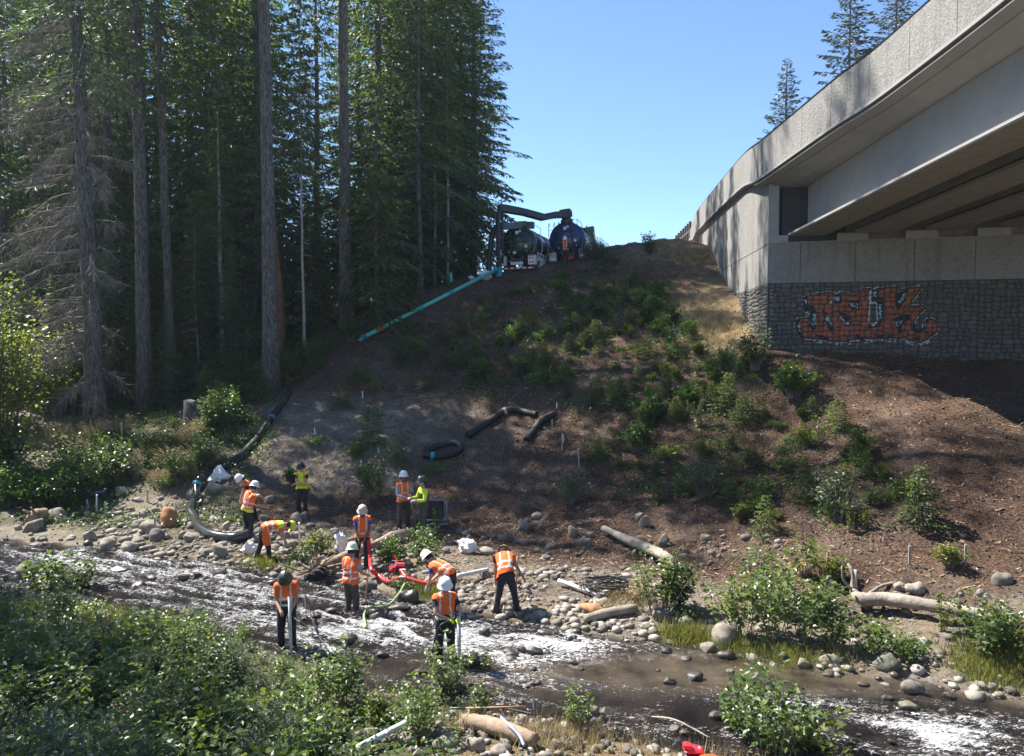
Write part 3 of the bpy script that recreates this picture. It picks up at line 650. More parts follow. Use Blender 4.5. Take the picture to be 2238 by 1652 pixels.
m_ndl2 = leafmat('fresh_conifer_needles', (.055, .085, .03), (.14, .17, .055), .42, .55, .25, .8, tcol=(1.7, 1.8, .6))
m_ndb = leafmat('bluish_conifer_needles', (.03, .05, .03), (.06, .085, .05), .15, .5, .25, .8)
m_leaf = leafmat('broad_green_leaves', (.035, .09, .02), (.10, .18, .035), .42, .38, .30, .9)
m_leafy = leafmat('yellow_green_leaves', (.08, .13, .022), (.19, .22, .045), .45, .4, .25, .9)
m_leafb = leafmat('grey_green_leaves', (.045, .07, .04), (.10, .135, .085), .25, .4, .2, 1.5)
def tubeN(mb, pts, r, n=5, m=0): mb.tube(pts, r, n, m, cap=False)
def crown_mesh(name, H, cb, R, nb, seed, dens=11, droop=.35, mats=None, blade=.5, width=.065, topr=.12, shape=.8, oneside=None, wood=True):
    rg = np.random.default_rng(seed); C_, A_, S_ = [], [], []; mb = MB()
    for i in range(nb):
        tt = (i + rg.random()) / nb; z = cb + (H - cb) * tt
        L = R * max(topr * .5, (1 - tt) ** shape) * rg.uniform(.62, 1.12); a = i * 2.39996 + rg.normal() * .35
        if oneside is not None and rg.random() < .6: a = oneside + rg.normal() * .7
        d = np.array([math.cos(a), math.sin(a), 0]); pit = -.12 + .75 * tt + rg.normal() * .1; dr = droop * rg.uniform(.7, 1.4) * (1 - .6 * tt)
        def bp(s): s = np.asarray(s)[..., None]; return np.array([0, 0, z]) + d * s * L + np.array([0, 0, 1.0]) * L * (pit * s - dr * s * s)
        if wood and L > .5: tubeN(mb, bp(np.linspace(0, 1, 5)), np.linspace(.018 + .009 * L, .006, 5), 3, 1)
        n = max(6, int(L * dens)); s = rg.random(n) ** .75 * .92 + .08; sg = rg.choice([-1, 1], n); lat = np.array([-d[1], d[0], 0])
        wd = (.34 * L * (1 - s) ** .8 + .10) * rg.random(n)
        c = bp(s) + lat * (sg * wd)[:, None] + np.array([0, 0, -1]) * (wd * .25)[:, None]
        ax = unit(d * rg.uniform(.3, 1.0, n)[:, None] + lat * (sg * rg.uniform(.2, .9, n))[:, None] + np.array([0, 0, -1]) * rg.uniform(.1, .9 if droop > .2 else .3, n)[:, None])
        ln = blade * rg.uniform(.5, 1.25, n) * (.55 + .45 * min(1, L / 2))
        C_.append(c); A_.append(ax * ln[:, None]); sd = unit(np.cross(ax, rdir(n, rg) + np.array([0, 0, 1.2]))); S_.append(sd * (width * rg.uniform(.6, 1.4, n))[:, None])
    C_, A_, S_ = map(np.concatenate, (C_, A_, S_)); fold = np.zeros_like(S_); fold[:, 2] = -.03
    V, Q = leaves(C_, A_, S_, fold); mb.add(V, Q, m=0)
    return mb.mesh(name, mats or [m_ndl, m_bark])
def trunk_mesh(name, H, r0, seed, lean=(0, 0), mat=None, flare=1.5, n=10, bend=.0):
    rg = np.random.default_rng(seed); k = 16; tt = np.linspace(0, 1, k)
    x = lean[0] * tt * H + bend * np.sin(tt * 3.1) + np.cumsum(rg.normal(size=k) * .03); y = lean[1] * tt * H + np.cumsum(rg.normal(size=k) * .03)
    x -= x[0]; y -= y[0]; r = r0 * (1 - .82 * tt) ** .9; r[0] *= flare; r[1] *= 1.0 + (flare - 1) * .12
    tt2 = tt * H; tt2[0] = -.5; mb = MB(); mb.tube(np.stack([x, y, tt2], 1), r, n)
    for j in range(26):    # branch stubs
        z = rg.uniform(.12, .8) * H; a = rg.uniform(0, 6.28); px_, py_ = np.interp(z, tt2, x), np.interp(z, tt2, y); rr = np.interp(z, tt2, r)
        L = rg.uniform(.15, .9); d = np.array([math.cos(a), math.sin(a), rg.uniform(-.3, .2)]); p0 = np.array([px_, py_, z]); mb.tube([p0, p0 + d * (rr + L * .5), p0 + d * (rr + L) + np.array([0, 0, -.1 * L])], [.035, .02, .01], 4)
    return mb.mesh(name, mat or m_bark, True)
cm = [crown_mesh('crown', 31, 1.5, 4.6, 215, 1, 30, .42, blade=.36, width=.05), crown_mesh('crown', 33, 9, 4.8, 130, 2, 24, .38, blade=.36, width=.05), crown_mesh('crown', 15, .6, 3.0, 120, 3, 26, .40, mats=[m_ndl2, m_bark]),
      crown_mesh('crown', 30, 3, 5.2, 195, 4, 31, .30, blade=.36, width=.05), crown_mesh('crown', 35, 15, 4.4, 110, 5, 24, .40, blade=.34, width=.045)]
cH = [31, 33, 15, 30, 35]
tm = [trunk_mesh('trunk', h, r, 20 + i) for i, (h, r) in enumerate([(30, .30), (32, .36), (14.5, .13), (29, .30), (34, .38)])]
def conifer(x, y, proto, s, rz, label, group=None, z=None, trunk=None, crown=True, name='conifer_tree', cat='tree', sxy=1.0):
    z = float(gz(x, y)) - .1 if z is None else z
    e = thing(name, label, cat, (x, y, z), rz, group)
    ob('trunk', trunk if trunk is not None else tm[proto], e, scale=(1 if trunk is not None else s))
    if crown: ob('crown', cm[proto], e, scale=(s * sxy, s * sxy, s))
    return e
# foremost trunks, each its own
T = [ # px, py, d, trunk radius, lean x, height, crown proto, label
 (318, 897, 39.5, .36, -.012, 44, 4, .25, 'tall conifer with slightly bowed thick grey trunk just right of the bare twiggy tree'),
 (377, 882, 41.5, .24, -.008, 37, 4, -.1, 'slimmer conifer trunk standing right of the bowed trunk behind the stump'),
 (592, 857, 38.5, .35, .0, 47, 4, 0, 'big straight grey trunk at the upper end of the black hose'),
 (757, 714, 44, .35, .004, 44, 4, 0, 'tall bare straight trunk with a flared base above the green pipe end'),
 (919, 642, 48, .17, .0, 24, 1, 0, 'thin straight conifer trunk close above the middle of the green pipe')]
for i, (px, py, d, r0, lx, H, pr, bend, lab) in enumerate(T):
    p = G(px, py); tr = trunk_mesh('trunk', H, r0, 40 + i, (lx, 0), bend=bend, n=14)
    conifer(p[0], p[1], pr, H / cH[pr], .7 * i, lab, trunk=tr)
for px, py, r0, H, lab in [(951, 622, .10, 17, 'pale slim dead trunk beside the slope, left of the thin pole trunk'), (979, 612, .09, 16, 'slender pale pole trunk nearest the white sheeting at the forest edge'),
                         (665, 768, .085, 19, 'very thin pale young trunk between the two big grey trunks'), (487, 830, .15, 14, 'short dark trunk in the shade right of the stump'), (433, 862, .06, 9, 'crooked thin sapling trunk standing over the cut stump')]:
    p = G(px, py); e = thing('slim_tree', lab, 'tree', tuple(p)); ob('trunk', trunk_mesh('trunk', H, r0, int(px), mat=m_pale, n=7, flare=1.2), e)
    ob('crown', cm[2], e, scale=(.5, .5, H / 15 * .6), loc=(0, 0, H * .48))
# broken snag
p = P(607, 800, 42); e = thing('snag', 'broken reddish brown dead trunk behind the big straight grey trunk', 'dead tree', (p[0], p[1], float(gz(p[0], p[1]))))
m_snag = plain('rotten_red_wood', (.13, .065, .038), .95, var=.5, scale=4, bump=.8); mb = MB(); mb.tube(smoothpath([(0, 0, -.3), (.05, 0, 3), (-.1, 0, 6), (-.25, 0, 9.5)], 4), np.linspace(.42, .14, 13), 9)
mb.ob('trunk', m_snag, e, True); mb = MB(); mb.tube([(-.2, .1, 7), (-.4, 0, 9), (-.5, 0, 10.6)], [.12, .07, .02], 5); mb.ob('splinter', m_deadw, e)
# the bare twiggy tree
p = G(211, 932); e = thing('bare_tree', 'tall tree with masses of grey dead twigs down its left side, furthest left trunk', 'tree', tuple(p))
ob('trunk', trunk_mesh('trunk', 34, .40, 77, (-.010, 0), n=14, bend=-.15), e)
rg = np.random.default_rng(9); mb = MB(); C_, A_, S_ = [], [], []
for i in range(120):
    z = 1.5 + 21 * (i / 120) + rg.random() * .3; a = rg.choice([math.pi, math.pi, math.pi, 0]) + rg.normal() * .75; L = rg.uniform(1.6, 5.0) * (1 if abs(a - math.pi) < 1.2 else .5) * (1 if z > 3 else .6)
    d = np.array([math.cos(a), math.sin(a), 0]); s = np.linspace(0, 1, 8)[:, None]; wv_ = np.cumsum(rg.normal(size=(8, 3)) * .05, 0) * (s > 0)
    pts = np.array([-.010 * z, 0, z]) + d * s * L + np.array([0, 0, 1.]) * L * (.12 * s - rg.uniform(.2, .7) * s ** 2) + wv_; tubeN(mb, pts, np.linspace(.035, .008, 8), 4)
    n = int(L * 34); k = rg.random(n) ** .7; c = np.stack([np.interp(k, s[:, 0], pts[:, q]) for q in range(3)], 1)
    ax = unit(d * rg.uniform(-.1, .8, n)[:, None] + rg.normal(size=(n, 3)) * .35 + np.array([0, 0, -1]) * rg.uniform(.3, 1.1, n)[:, None]) * rg.uniform(.25, 1.0, n)[:, None]
    C_.append(c); A_.append(ax); S_.append(unit(np.cross(ax, rdir(n, rg))) * .010)
    n2 = n; off = rg.random(n2)[:, None]; c2 = c + ax * off; ax2 = unit(ax + rg.normal(size=(n2, 3)) * .45) * rg.uniform(.15, .5, n2)[:, None]; C_.append(c2); A_.append(ax2); S_.append(unit(np.cross(ax2, rdir(n2, rg))) * .008)
V, Q = leaves(np.concatenate(C_), np.concatenate(A_), np.concatenate(S_)); mb.add(V, Q); mb.ob('dead_twigs', m_deadw, e)
ob('crown', cm[4], e, scale=(.9, .9, 1.0))
# the wall of forest behind
rs = random.Random(21)
def forest(px0, px1, d0, d1, n, protos, smin, smax, lab, grp, sxy=1.0, mind=2.4):
    pts = []
    for k in range(n * 20):
        if len(pts) >= n: break
        d = rs.uniform(d0, d1); px = rs.uniform(px0, px1); x = (px - CX) / FPX * d
        if all((x - a) ** 2 + (d - bq) ** 2 > mind ** 2 for a, bq in pts): pts.append((x, d))
    for x, d in pts:
        pr = rs.choice(protos); conifer(x, d, pr, rs.uniform(smin, smax), rs.uniform(0, 6.28), lab, grp, sxy=sxy)
forest(-20, 700, 44, 52, 11, [0, 3, 1], .9, 1.15, 'dark conifer in the dense stand behind the big front trunks', 'dark conifers behind the front trunks')
forest(-40, 930, 53, 62, 13, [0, 3], .9, 1.1, 'dark conifer far back in the closed wall of forest', 'conifers far back in the forest', mind=3)
forest(60, 960, 64, 82, 12, [0, 3], 1.0, 1.25, 'dark conifer far back in the closed wall of forest', 'conifers far back in the forest', mind=3.4)
forest(60, 900, 41.5, 50, 15, [2], .5, .95, 'young hemlock with drooping sprays filling the gap between tall trunks', 'young hemlocks under the tall trees', mind=2.0)
forest(-60, 560, 38.5, 43, 16, [2], .3, .62, 'small hemlock in front of the forest wall near the stump', 'small hemlocks near the stump', mind=1.6)
for px, d, pr, s, sx, lab in [(985, 57, 3, 1.15, .98, 'full dark conifer forming the right edge of the forest against the sky'), (900, 52, 0, 1.12, 1.0, 'dense drooping conifer just left of the forest edge tree'), (1010, 66, 0, 1.15, 1.05, 'dark conifer behind the forest edge tree, its boughs reaching right over the trucks'), (830, 49, 3, 1.0, .95, 'dense conifer right of the tall bare trunk'), (1035, 60, 3, .95, 1.05, 'lower dark conifer at the very edge of the forest, boughs hanging beside the boom'), (955, 55, 0, 1.05, 1.1, 'dense conifer standing behind the slim pole trunks'), (860, 56, 3, 1.1, 1.0, 'conifer between the tall bare trunk and the forest edge'), (940, 61, 1, 1.15, 1.0, 'tall conifer whose crown fills the top of the forest edge')]:
    conifer((px - CX) / FPX * d, d, pr, s, px * .7, lab, sxy=sx)
# conifers beyond the bridge
mc = [crown_mesh('crown', 22, 3, 5.0, 190, 31, 22, .14, mats=[m_ndb, m_bark], blade=.42, width=.07), crown_mesh('crown', 30, 4, 7.0, 210, 32, 20, .14, mats=[m_ndb, m_bark], blade=.5, width=.08)]
for (px, py, d, k, lab) in [(1721, 128, 78, 0, 'small pointed conifer rising behind the bridge parapet, leftmost of three'), (1862, -60, 82, 1, 'larger bluish conifer behind the bridge cut by the top of the picture'), (1962, -90, 88, 1, 'conifer furthest right behind the bridge, only its lower boughs in view')]:
    q = P(px, py, d); H = 22 if k == 0 else 30; e = thing('conifer_tree', lab, 'tree', (q[0], q[1], q[2] - H)); ob('trunk', trunk_mesh('trunk', H * .98, .25, int(px), flare=1.1), e); ob('crown', mc[k], e)
# trees standing out of the frame on the left of the near bank; their crowns shade the brush
for x, y, pr, s, lab in [(-16.5, 15.5, 1, .95, 'tall conifer on the near bank left of the frame'), (-20.5, 21, 3, .9, 'wide conifer beside the river left of the frame')]:
    conifer(x, y, pr, s, x, lab)
# ---------------------------------------------------------------- broadleaved plants
def plant_mesh(name, H, R, ns, seed, leaf=.09, per=22, mats=None, up=.5, start=.25, width=.42, curl=.25, stem=.012, jit=.3, nodes=None, side=1):
    rg = np.random.default_rng(seed); mb = MB(); C_, A_, S_ = [], [], []
    for i in range(ns):
        a = rg.uniform(0, 6.28); r0 = R * .25 * rg.random(); sp_ = R * rg.random() ** .6; h = H * rg.uniform(.6, 1.0) * (1 - .35 * (sp_ / R) ** 2)
        b0 = np.array([math.cos(a) * r0, math.sin(a) * r0, 0]); b1 = np.array([math.cos(a) * sp_, math.sin(a) * sp_, h]); s = np.linspace(0, 1, 6)[:, None]
        pts = b0 + (b1 - b0) * s + np.array([0, 0, 1.]) * h * curl * (s - s * s) + np.cumsum(rg.normal(size=(6, 3)) * .012 * H, 0) * (s > 0)
        tubeN(mb, pts, np.linspace(stem, stem * .3, 6), 4, 1); n = per; k = start + (1 - start) * rg.random(n)
        c = np.stack([np.interp(k, s[:, 0], pts[:, q]) for q in range(3)], 1); dd = rdir(n, rg, .3); dd[:, 2] += up * .6; dd = unit(dd)
        off = dd * (rg.random(n) * R * .28 * side)[:, None]; c = c + off; ln = leaf * rg.uniform(.6, 1.25, n)
        ax = unit(dd + rg.normal(size=(n, 3)) * jit + np.array([0, 0, -.15])) ; C_.append(c); A_.append(ax * ln[:, None]); sd = unit(np.cross(ax, np.array([0, 0, 1.]) + rg.normal(size=(n, 3)) * .35)); S_.append(sd * (ln * width)[:, None])
    C_, A_, S_ = map(np.concatenate, (C_, A_, S_)); f = np.zeros_like(S_); f[:, 2] = np.linalg.norm(A_, axis=1) * .12
    # leaf = 2 folded halves: base, tip, left, right
    mid = C_ + A_ * .42; n = len(C_); tip = C_ + A_; tip[:, 2] -= np.linalg.norm(A_, axis=1) * .12
    V = np.stack([C_, mid + S_ + f, tip, mid - S_ + f, C_ + A_ * .75 + S_ * .55 + f * .6, C_ + A_ * .75 - S_ * .55 + f * .6, mid], 1).reshape(-1, 3); o = np.arange(n)[:, None] * 7
    T_ = np.concatenate([o + np.array(k) for k in ((0, 6, 1), (1, 6, 4), (4, 6, 2), (0, 3, 6), (3, 5, 6), (5, 2, 6))]); mb.add(V, tris=T_, m=0)
    return mb.mesh(name, mats or [m_leaf, m_deadw])
def maple(x, y, z, s, seed, lab, mats, H=5, R=2.2, ns=26, per=130):
    e = thing('maple_tree', lab, 'tree', (x, y, z)); k = plant_mesh('crown', H, R, ns, seed, .15, per, mats, width=.5, start=.2, stem=.03, up=.3, side=1.0); ob('crown', k, e, scale=s)
    mb = MB(); mb.tube([(0, 0, -.3), (.1, 0, H * .3), (.0, .1, H * .6)], [.09, .06, .03], 6); mb.ob('trunk', m_bark, e)
q = G(-30, 935); maple(q[0] - .4, q[1], q[2], 1.0, 5, 'leafy maple in bright sun at the left edge above the fern', [m_leafy, m_bark], 6.5, 2.8, 34, 150)
q = G(70, 925); maple(q[0], q[1] + 2, q[2], 1.0, 6, 'pale leafed maple understory below the twiggy tree', [m_leafy, m_bark], 5.4, 2.8, 32, 120)
q = P(-15, 700, 31); maple(q[0], q[1], float(gz(q[0], q[1])), 1.0, 7, 'yellow green maple boughs reaching in from the left edge', [m_leafy, m_bark], 9.0, 1.9, 34, 120)
q = P(-60, 240, 46); maple(q[0], q[1], float(gz(q[0], q[1])), 1.0, 8, 'tall backlit maple crown behind the twiggy tree at the left edge', [m_leafy, m_bark], 19, 4.5, 34, 170)
q = P(1015, 90, 58); maple(q[0], q[1], float(gz(q[0], q[1])), 1.0, 18, 'broadleaf treetop glowing yellow green at the top right corner of the forest', [m_leafy, m_bark], 27.5, 2.9, 44, 150)
# vine maples glowing in the understory
for i, (px, py, d, s) in enumerate([(150, 860, 43, .7), (260, 800, 46, .9), (400, 780, 47, .9), (470, 700, 50, 1.1), (540, 800, 45, .8), (660, 720, 48, .9), (690, 640, 53, 1.1), (820, 660, 51, .9), (350, 600, 52, 1.2), (870, 560, 55, 1.2)]):
    q = P(px, py, d); z = float(gz(q[0], q[1])); e = thing('vine_maple', 'pale green understory maple glimpsed between the trunks of the forest', 'tree', (q[0], q[1], z), i, 'understory maples in the forest')
    if i == 0: vm_ = plant_mesh('crown', 6, 2.6, 26, 60, .17, 90, [m_leaf, m_bark], width=.5, start=.3, stem=.03, up=.2, side=1.6)
    ob('crown', vm_, e, scale=s * (1.25 if py < 720 else 1)); mb = MB(); mb.tube([(0, 0, -.3), (.1, 0, 2), (0, .1, 4 * s)], [.08, .05, .02], 6); mb.ob('trunk', m_pale, e)
# stump
q = G(432, 925); e = thing('stump', 'wide cut tree stump in the shade below the front trunks', 'stump', tuple(q)); mb = MB(); a = np.arange(18) * 2 * math.pi / 18
pr = [(.62, -.3), (.56, .25), (.50, .6), (.48, .98), (.46, 1.0), (.02, 1.0)]; mb.lathe(pr, 18, sx=1.15); M_ = mb.v[-1]; M_ *= (1 + .06 * np.sin(M_[:, :1] * 11)); mb.ob('stump_body', m_bark, e, True)
# ================================================================ ROCKS
import bmesh
def ico(sub):
    bm = bmesh.new(); bmesh.ops.create_icosphere(bm, subdivisions=sub, radius=.5); V = np.array([v.co[:] for v in bm.verts]); F = np.array([[v.index for v in f.verts] for f in bm.faces]); bm.free(); return V, F
_I3 = ico(3); _I2 = ico(2)
def rockgeo(seed, rough=.22, I=_I3, ang=0.0):
    V, F = I; n = fbm(V[:, 0] * 2.1 + seed * 3.3, V[:, 1] * 2.1, V[:, 2] * 2.1 + seed, 3, seed); W = V * (1 + rough * n[:, None] * 1.9); W = W * np.array([1, 1, .92]) + .05 * np.stack([W[:, 1] * W[:, 2], W[:, 0] * W[:, 2], W[:, 0]], 1) * 2
    if ang:      # cut facets
        rg = np.random.default_rng(seed)
        for k in range(9):
            d = unit(rg.normal(size=3)); h = rg.uniform(.26, .40); p = W @ d; W = W - d * np.maximum(p - h, 0)[:, None] * .95
    return W, F
def rockmat(name, lo, hi, rough=.85, rnd=.3, bump=.5):
    m, t, b, o = newmat(name); v = coords(t); n1 = noise(t, 3, 7, .7, v); n2 = noise(t, 22, 4, .7, v); oi = N(t, 'ShaderNodeObjectInfo')
    c = ramp(t, n1.outputs[0], [(.3, lo), (.7, hi)]).outputs[0]; sp = ramp(t, n2.outputs[0], [(.35, (.75,) * 3), (.65, (1.15,) * 3)]); c = mixc(t, 1.0, c, sp.outputs[0], 'MULTIPLY')
    rr = ramp(t, oi.outputs['Random'], [(0, (1 - rnd, 1 - rnd, 1 - rnd * .9)), (.5, (1.0, .97, .92)), (1, (1 + rnd, 1 + rnd * .9, 1 + rnd * .7))]); c = mixc(t, 1.0, c, rr.outputs[0], 'MULTIPLY')
    t.links.new(c, b.inputs['Base Color']); b.inputs['Roughness'].default_value = rough; bumpn(t, b, n1.outputs[0], bump, .05); return m
m_rock = rockmat('river_stone', (.13, .115, .098), (.30, .265, .215)); m_rockd = rockmat('wet_dark_stone', (.03, .026, .023), (.10, .085, .07), .35, .4)
m_rocko = rockmat('orange_stone', (.26, .11, .045), (.42, .20, .09)); m_rockm = rockmat('mossy_stone', (.09, .09, .06), (.24, .23, .17), .9, .2, 1.0)
rk = {}
def rockmesh(k, mt):
    key = (k, mt.name)
    if key not in rk:
        V, F = rockgeo(k + 1, .24 if k < 7 else .3, _I3, 1 if k % 2 or k >= 6 else 0); rk[key] = mesh_np('rock', V, None, F, [mt], None, True)
    return rk[key]
rr_ = random.Random(4)
def boulder(px, py, w, h, tone='g', label=None, group=None, name='boulder', cat='boulder', shape=None, water=False):
    p = Gw(px, py - h * .15); d = p[1]; W = w / FPX * d; Hh = h / FPX * d * 1.08
    mt = {'g': m_rock, 'd': m_rockd, 'o': m_rocko, 'm': m_rockm}[tone]; k = shape if shape is not None else rr_.randrange(9)
    if label is None:
        mt_ = mt
    o = ob(name, rockmesh(k, mt), None, (p[0], p[1] + W * .25, p[2] + Hh * (.22 if tone != 'd' else .08)), (rr_.uniform(-.15, .15), rr_.uniform(-.15, .15), rr_.choice([0, math.pi]) + rr_.uniform(-.35, .35)), (W * 1.06, W * rr_.uniform(.7, .95), Hh * 1.35), label, cat, group)
    return o
BOUL = [(481,1227,42,38,'g','biggest rounded boulder at the water edge beside the end of the grey hose'),(447,1222,30,20,'g','smaller boulder touching the left side of the biggest water edge boulder'),
 (232,1204,36,24,'g','smooth grey oval boulder on the left waterline'),(278,1208,36,20,'g','flat pale boulder right of the smooth oval one on the left waterline'),(195,1187,28,30,'g','lone upright boulder above the left waterline'),(297,1192,34,15,'g','low flat boulder between the oval waterline boulder and the stone bar'),
 (339,1187,36,26,'g','rounded pale boulder below the orange rock'),(324,1174,54,34,'g','broad pale boulder left of the orange rock'),(366,1157,38,40,'o','orange brown boulder among the grey cobbles of the bar'),(260,1084,46,22,'g','wide grey boulder under the brush right of the dark tray'),
 (118,1150,56,42,'g','large grey boulder on the left bank beside the dark root wad'),(62,1168,50,32,'g','brown grey boulder in front of the dark root wad'),(54,1265,46,30,'m','dark mossy boulder standing in the water at the far left'),(460,1092,44,38,'m','big boulder under the tied white bag'),(94,1287,38,14,'g','flat pale rock slab in the water at the left'),
 (890,1323,44,40,'d','black wet boulder the red hoses lie against'),(875,1337,48,22,'d','low wet boulder just below the black one by the red hoses'),(820,1358,44,26,'d','dark boulder with the green hose end coiled on it'),(804,1297,40,26,'m','brown boulder behind the worker with the back print'),(1058,1393,30,24,'d','round black rock standing alone in the riffle right of the front worker'),
 (1067,1217,34,20,'g','pale rounded boulder right of the crumpled white sheet'),(1148,1161,36,24,'g','long pale boulder on the slope toe above the bending worker'),(1254,1178,27,28,'g','upright boulder at the centre of the slope toe'),(1411,1160,24,32,'g','tall oval boulder in the small stack above the log'),(1396,1139,24,17,'g','flattened boulder on the small stack above the log'),
 (1455,1198,26,28,'g','angular pale boulder at the right of the leaning log'),(1586,1418,58,44,'g','largest round grey boulder on the far waterline'),(1548,1430,46,22,'g','low boulder in front of the largest round waterline boulder'),(1503,1377,34,27,'g','smooth tilted boulder below the leafy bush'),(1443,1365,40,34,'g','blocky boulder in the grass left of the smooth tilted one'),
 (1416,1381,28,18,'g','small rounded boulder in front of the blocky one'),(1518,1491,44,24,'d','wet boulder in the brown water below the round boulder'),(1170,1433,42,20,'d','dark rock with white water pouring past it'),(1822,1467,50,34,'g','dark topped boulder in brown water right of centre'),(1760,1464,34,24,'g','rounded boulder left of the dark topped one'),
 (1950,1486,60,46,'m','rough mossy angular boulder in brown water on the right'),(2002,1524,48,34,'g','smooth brown boulder alone in the brown water'),(1988,1558,48,22,'m','low brown topped boulder in the stream'),(1970,1301,34,24,'g','left one of two pale boulders above the driftwood log'),(2006,1303,40,26,'g','right one of two pale boulders above the driftwood log'),
 (2194,1284,40,30,'g','pale boulder at the foot of the mulch slope on the far right'),(1837,1337,36,27,'g','boulder at the left root of the driftwood log'),(883,1634,44,30,'g','rounded brown boulder behind the white pipe on the near bank'),(975,1652,60,36,'g','large smooth boulder right of the white pipe on the near bank'),(1040,1652,40,34,'g','pale round boulder at the bottom edge under the rake log'),
 (1310,1590,34,26,'d','dark wet boulder at the tip of the near spit'),(1326,1566,42,22,'d','black rock in the water behind the near spit'),(1296,1572,26,30,'g','upright boulder in the stems of the small spit bush'),(550,1643,44,26,'g','smooth grey boulder low in the brush at the bottom left'),(30,1376,48,20,'g','grey boulder in the shaded brush at the left edge')]
for a in BOUL: boulder(a[0], a[1], a[2], a[3], a[4], a[5], shape=(7 if 'angular' in a[5] or 'blocky' in a[5] else None))
WET = [(478,1263,44,26),(400,1269,32,18),(432,1263,24,15),(492,1271,27,14),(254,1254,44,20),(685,1354,38,16),(1194,1389,36,12),(1260,1379,38,10),(1251,1403,21,16),(1316,1389,30,16),(1337,1381,20,17),(1458,1431,26,14),(1592,1443,38,24),(1815,1481,36,15),(2076,1526,32,15),(1005,1513,26,16),(1020,1455,60,24),(1120,1437,30,14),(1280,1425,26,10),(1465,1500,30,20),(720,1340,26,12),(760,1405,40,18),(1475,1605,32,20),(1660,1478,26,10),(1700,1500,22,9),(330,1268,22,9),(300,1285,30,12),(160,1262,26,10),(555,1290,30,12),(1115,1560,20,8),(1890,1500,26,10),(1500,1445,26,10),(700,1500,30,12)]
for a in WET: boulder(*a, tone='d', label='dark wet rock poking out of the fast water', group='dark wet rocks in the stream', name='stream_rock', cat='rock')
def inpoly(px, py, poly):
    r = np.zeros(np.shape(px), bool); n = len(poly)
    for i in range(n):
        x1, y1 = poly[i]; x2, y2 = poly[(i + 1) % n]; r ^= ((y1 > py) != (y2 > py)) & (px < (x2 - x1) * (py - y1) / (y2 - y1 + 1e-9) + x1)
    return r
def spots(poly, n, rg, mind=0):
    xs_ = [p[0] for p in poly]; ys_ = [p[1] for p in poly]; out = []
    while len(out) < n:
        q = (rg.uniform(min(xs_), max(xs_)), rg.uniform(min(ys_), max(ys_)))
        if inpoly(np.array(q[0]), np.array(q[1]), poly): out.append(q)
    return out
for q in spots([(0,1205),(600,1268),(1000,1345),(1300,1405),(1900,1505),(2238,1560),(2238,1640),(1500,1620),(1000,1500),(500,1340),(0,1300)], 75, np.random.default_rng(19)):
    _w = 9 + 20 * rr_.random() ** 2; boulder(q[0], q[1], _w, _w * rr_.uniform(.4, .65), tone='d', label='dark wet rock poking out of the fast water', group='dark wet rocks in the stream', name='stream_rock', cat='rock')
COBZ = [([(250,1105),(420,1090),(560,1080),(640,1130),(700,1150),(735,1190),(700,1225),(560,1225),(420,1195),(330,1190),(220,1165)], 105, 12, 32, 'rounded tan cobble in the sunlit stone bar around the grey hose', 'cobbles of the stone bar on the left'),
 ([(760,1160),(870,1160),(1000,1150),(1080,1190),(1090,1240),(960,1215),(880,1225),(790,1215)], 38, 12, 26, 'grey cobble in the stones below the two talking workers', 'cobbles below the talking workers'),
 ([(1060,1130),(1200,1130),(1330,1165),(1250,1270),(1200,1330),(1130,1330),(1040,1310),(1090,1220)], 55, 10, 26, 'pale cobble strewn down the bare gravel toe of the slope', 'cobbles on the gravel toe of the slope'),
 ([(1360,1120),(1480,1180),(1620,1180),(1760,1195),(1800,1240),(1500,1240),(1400,1200)], 36, 9, 22, 'grey cobble in the shaded row right of the leaning log', 'cobbles beside the leaning log'),
 ([(1850,1310),(2238,1290),(2238,1370),(2000,1350)], 22, 10, 24, 'pale cobble lying behind the driftwood log', 'cobbles behind the driftwood log'),
 ([(760,1610),(1000,1600),(1200,1612),(1330,1630),(1420,1660),(740,1665)], 40, 18, 42, 'smooth round stone heaped on the near bank', 'stones heaped on the near bank'),
 ([(-20,1150),(60,1160),(160,1180),(120,1195),(-20,1200)], 12, 12, 26, 'small pale cobble by the far left waterline', 'cobbles at the far left waterline')]
rg = np.random.default_rng(77); cnt = 0
for poly, n, a, bq, lab, grp in COBZ:
    for q in spots(poly, n, rg):
        w_ = a + (bq - a) * rg.random() ** 2; boulder(q[0], q[1], w_, w_ * rg.uniform(.5, .85), 'g', lab, grp, 'cobble', 'cobble', shape=int(rg.integers(0, 6))); cnt += 1
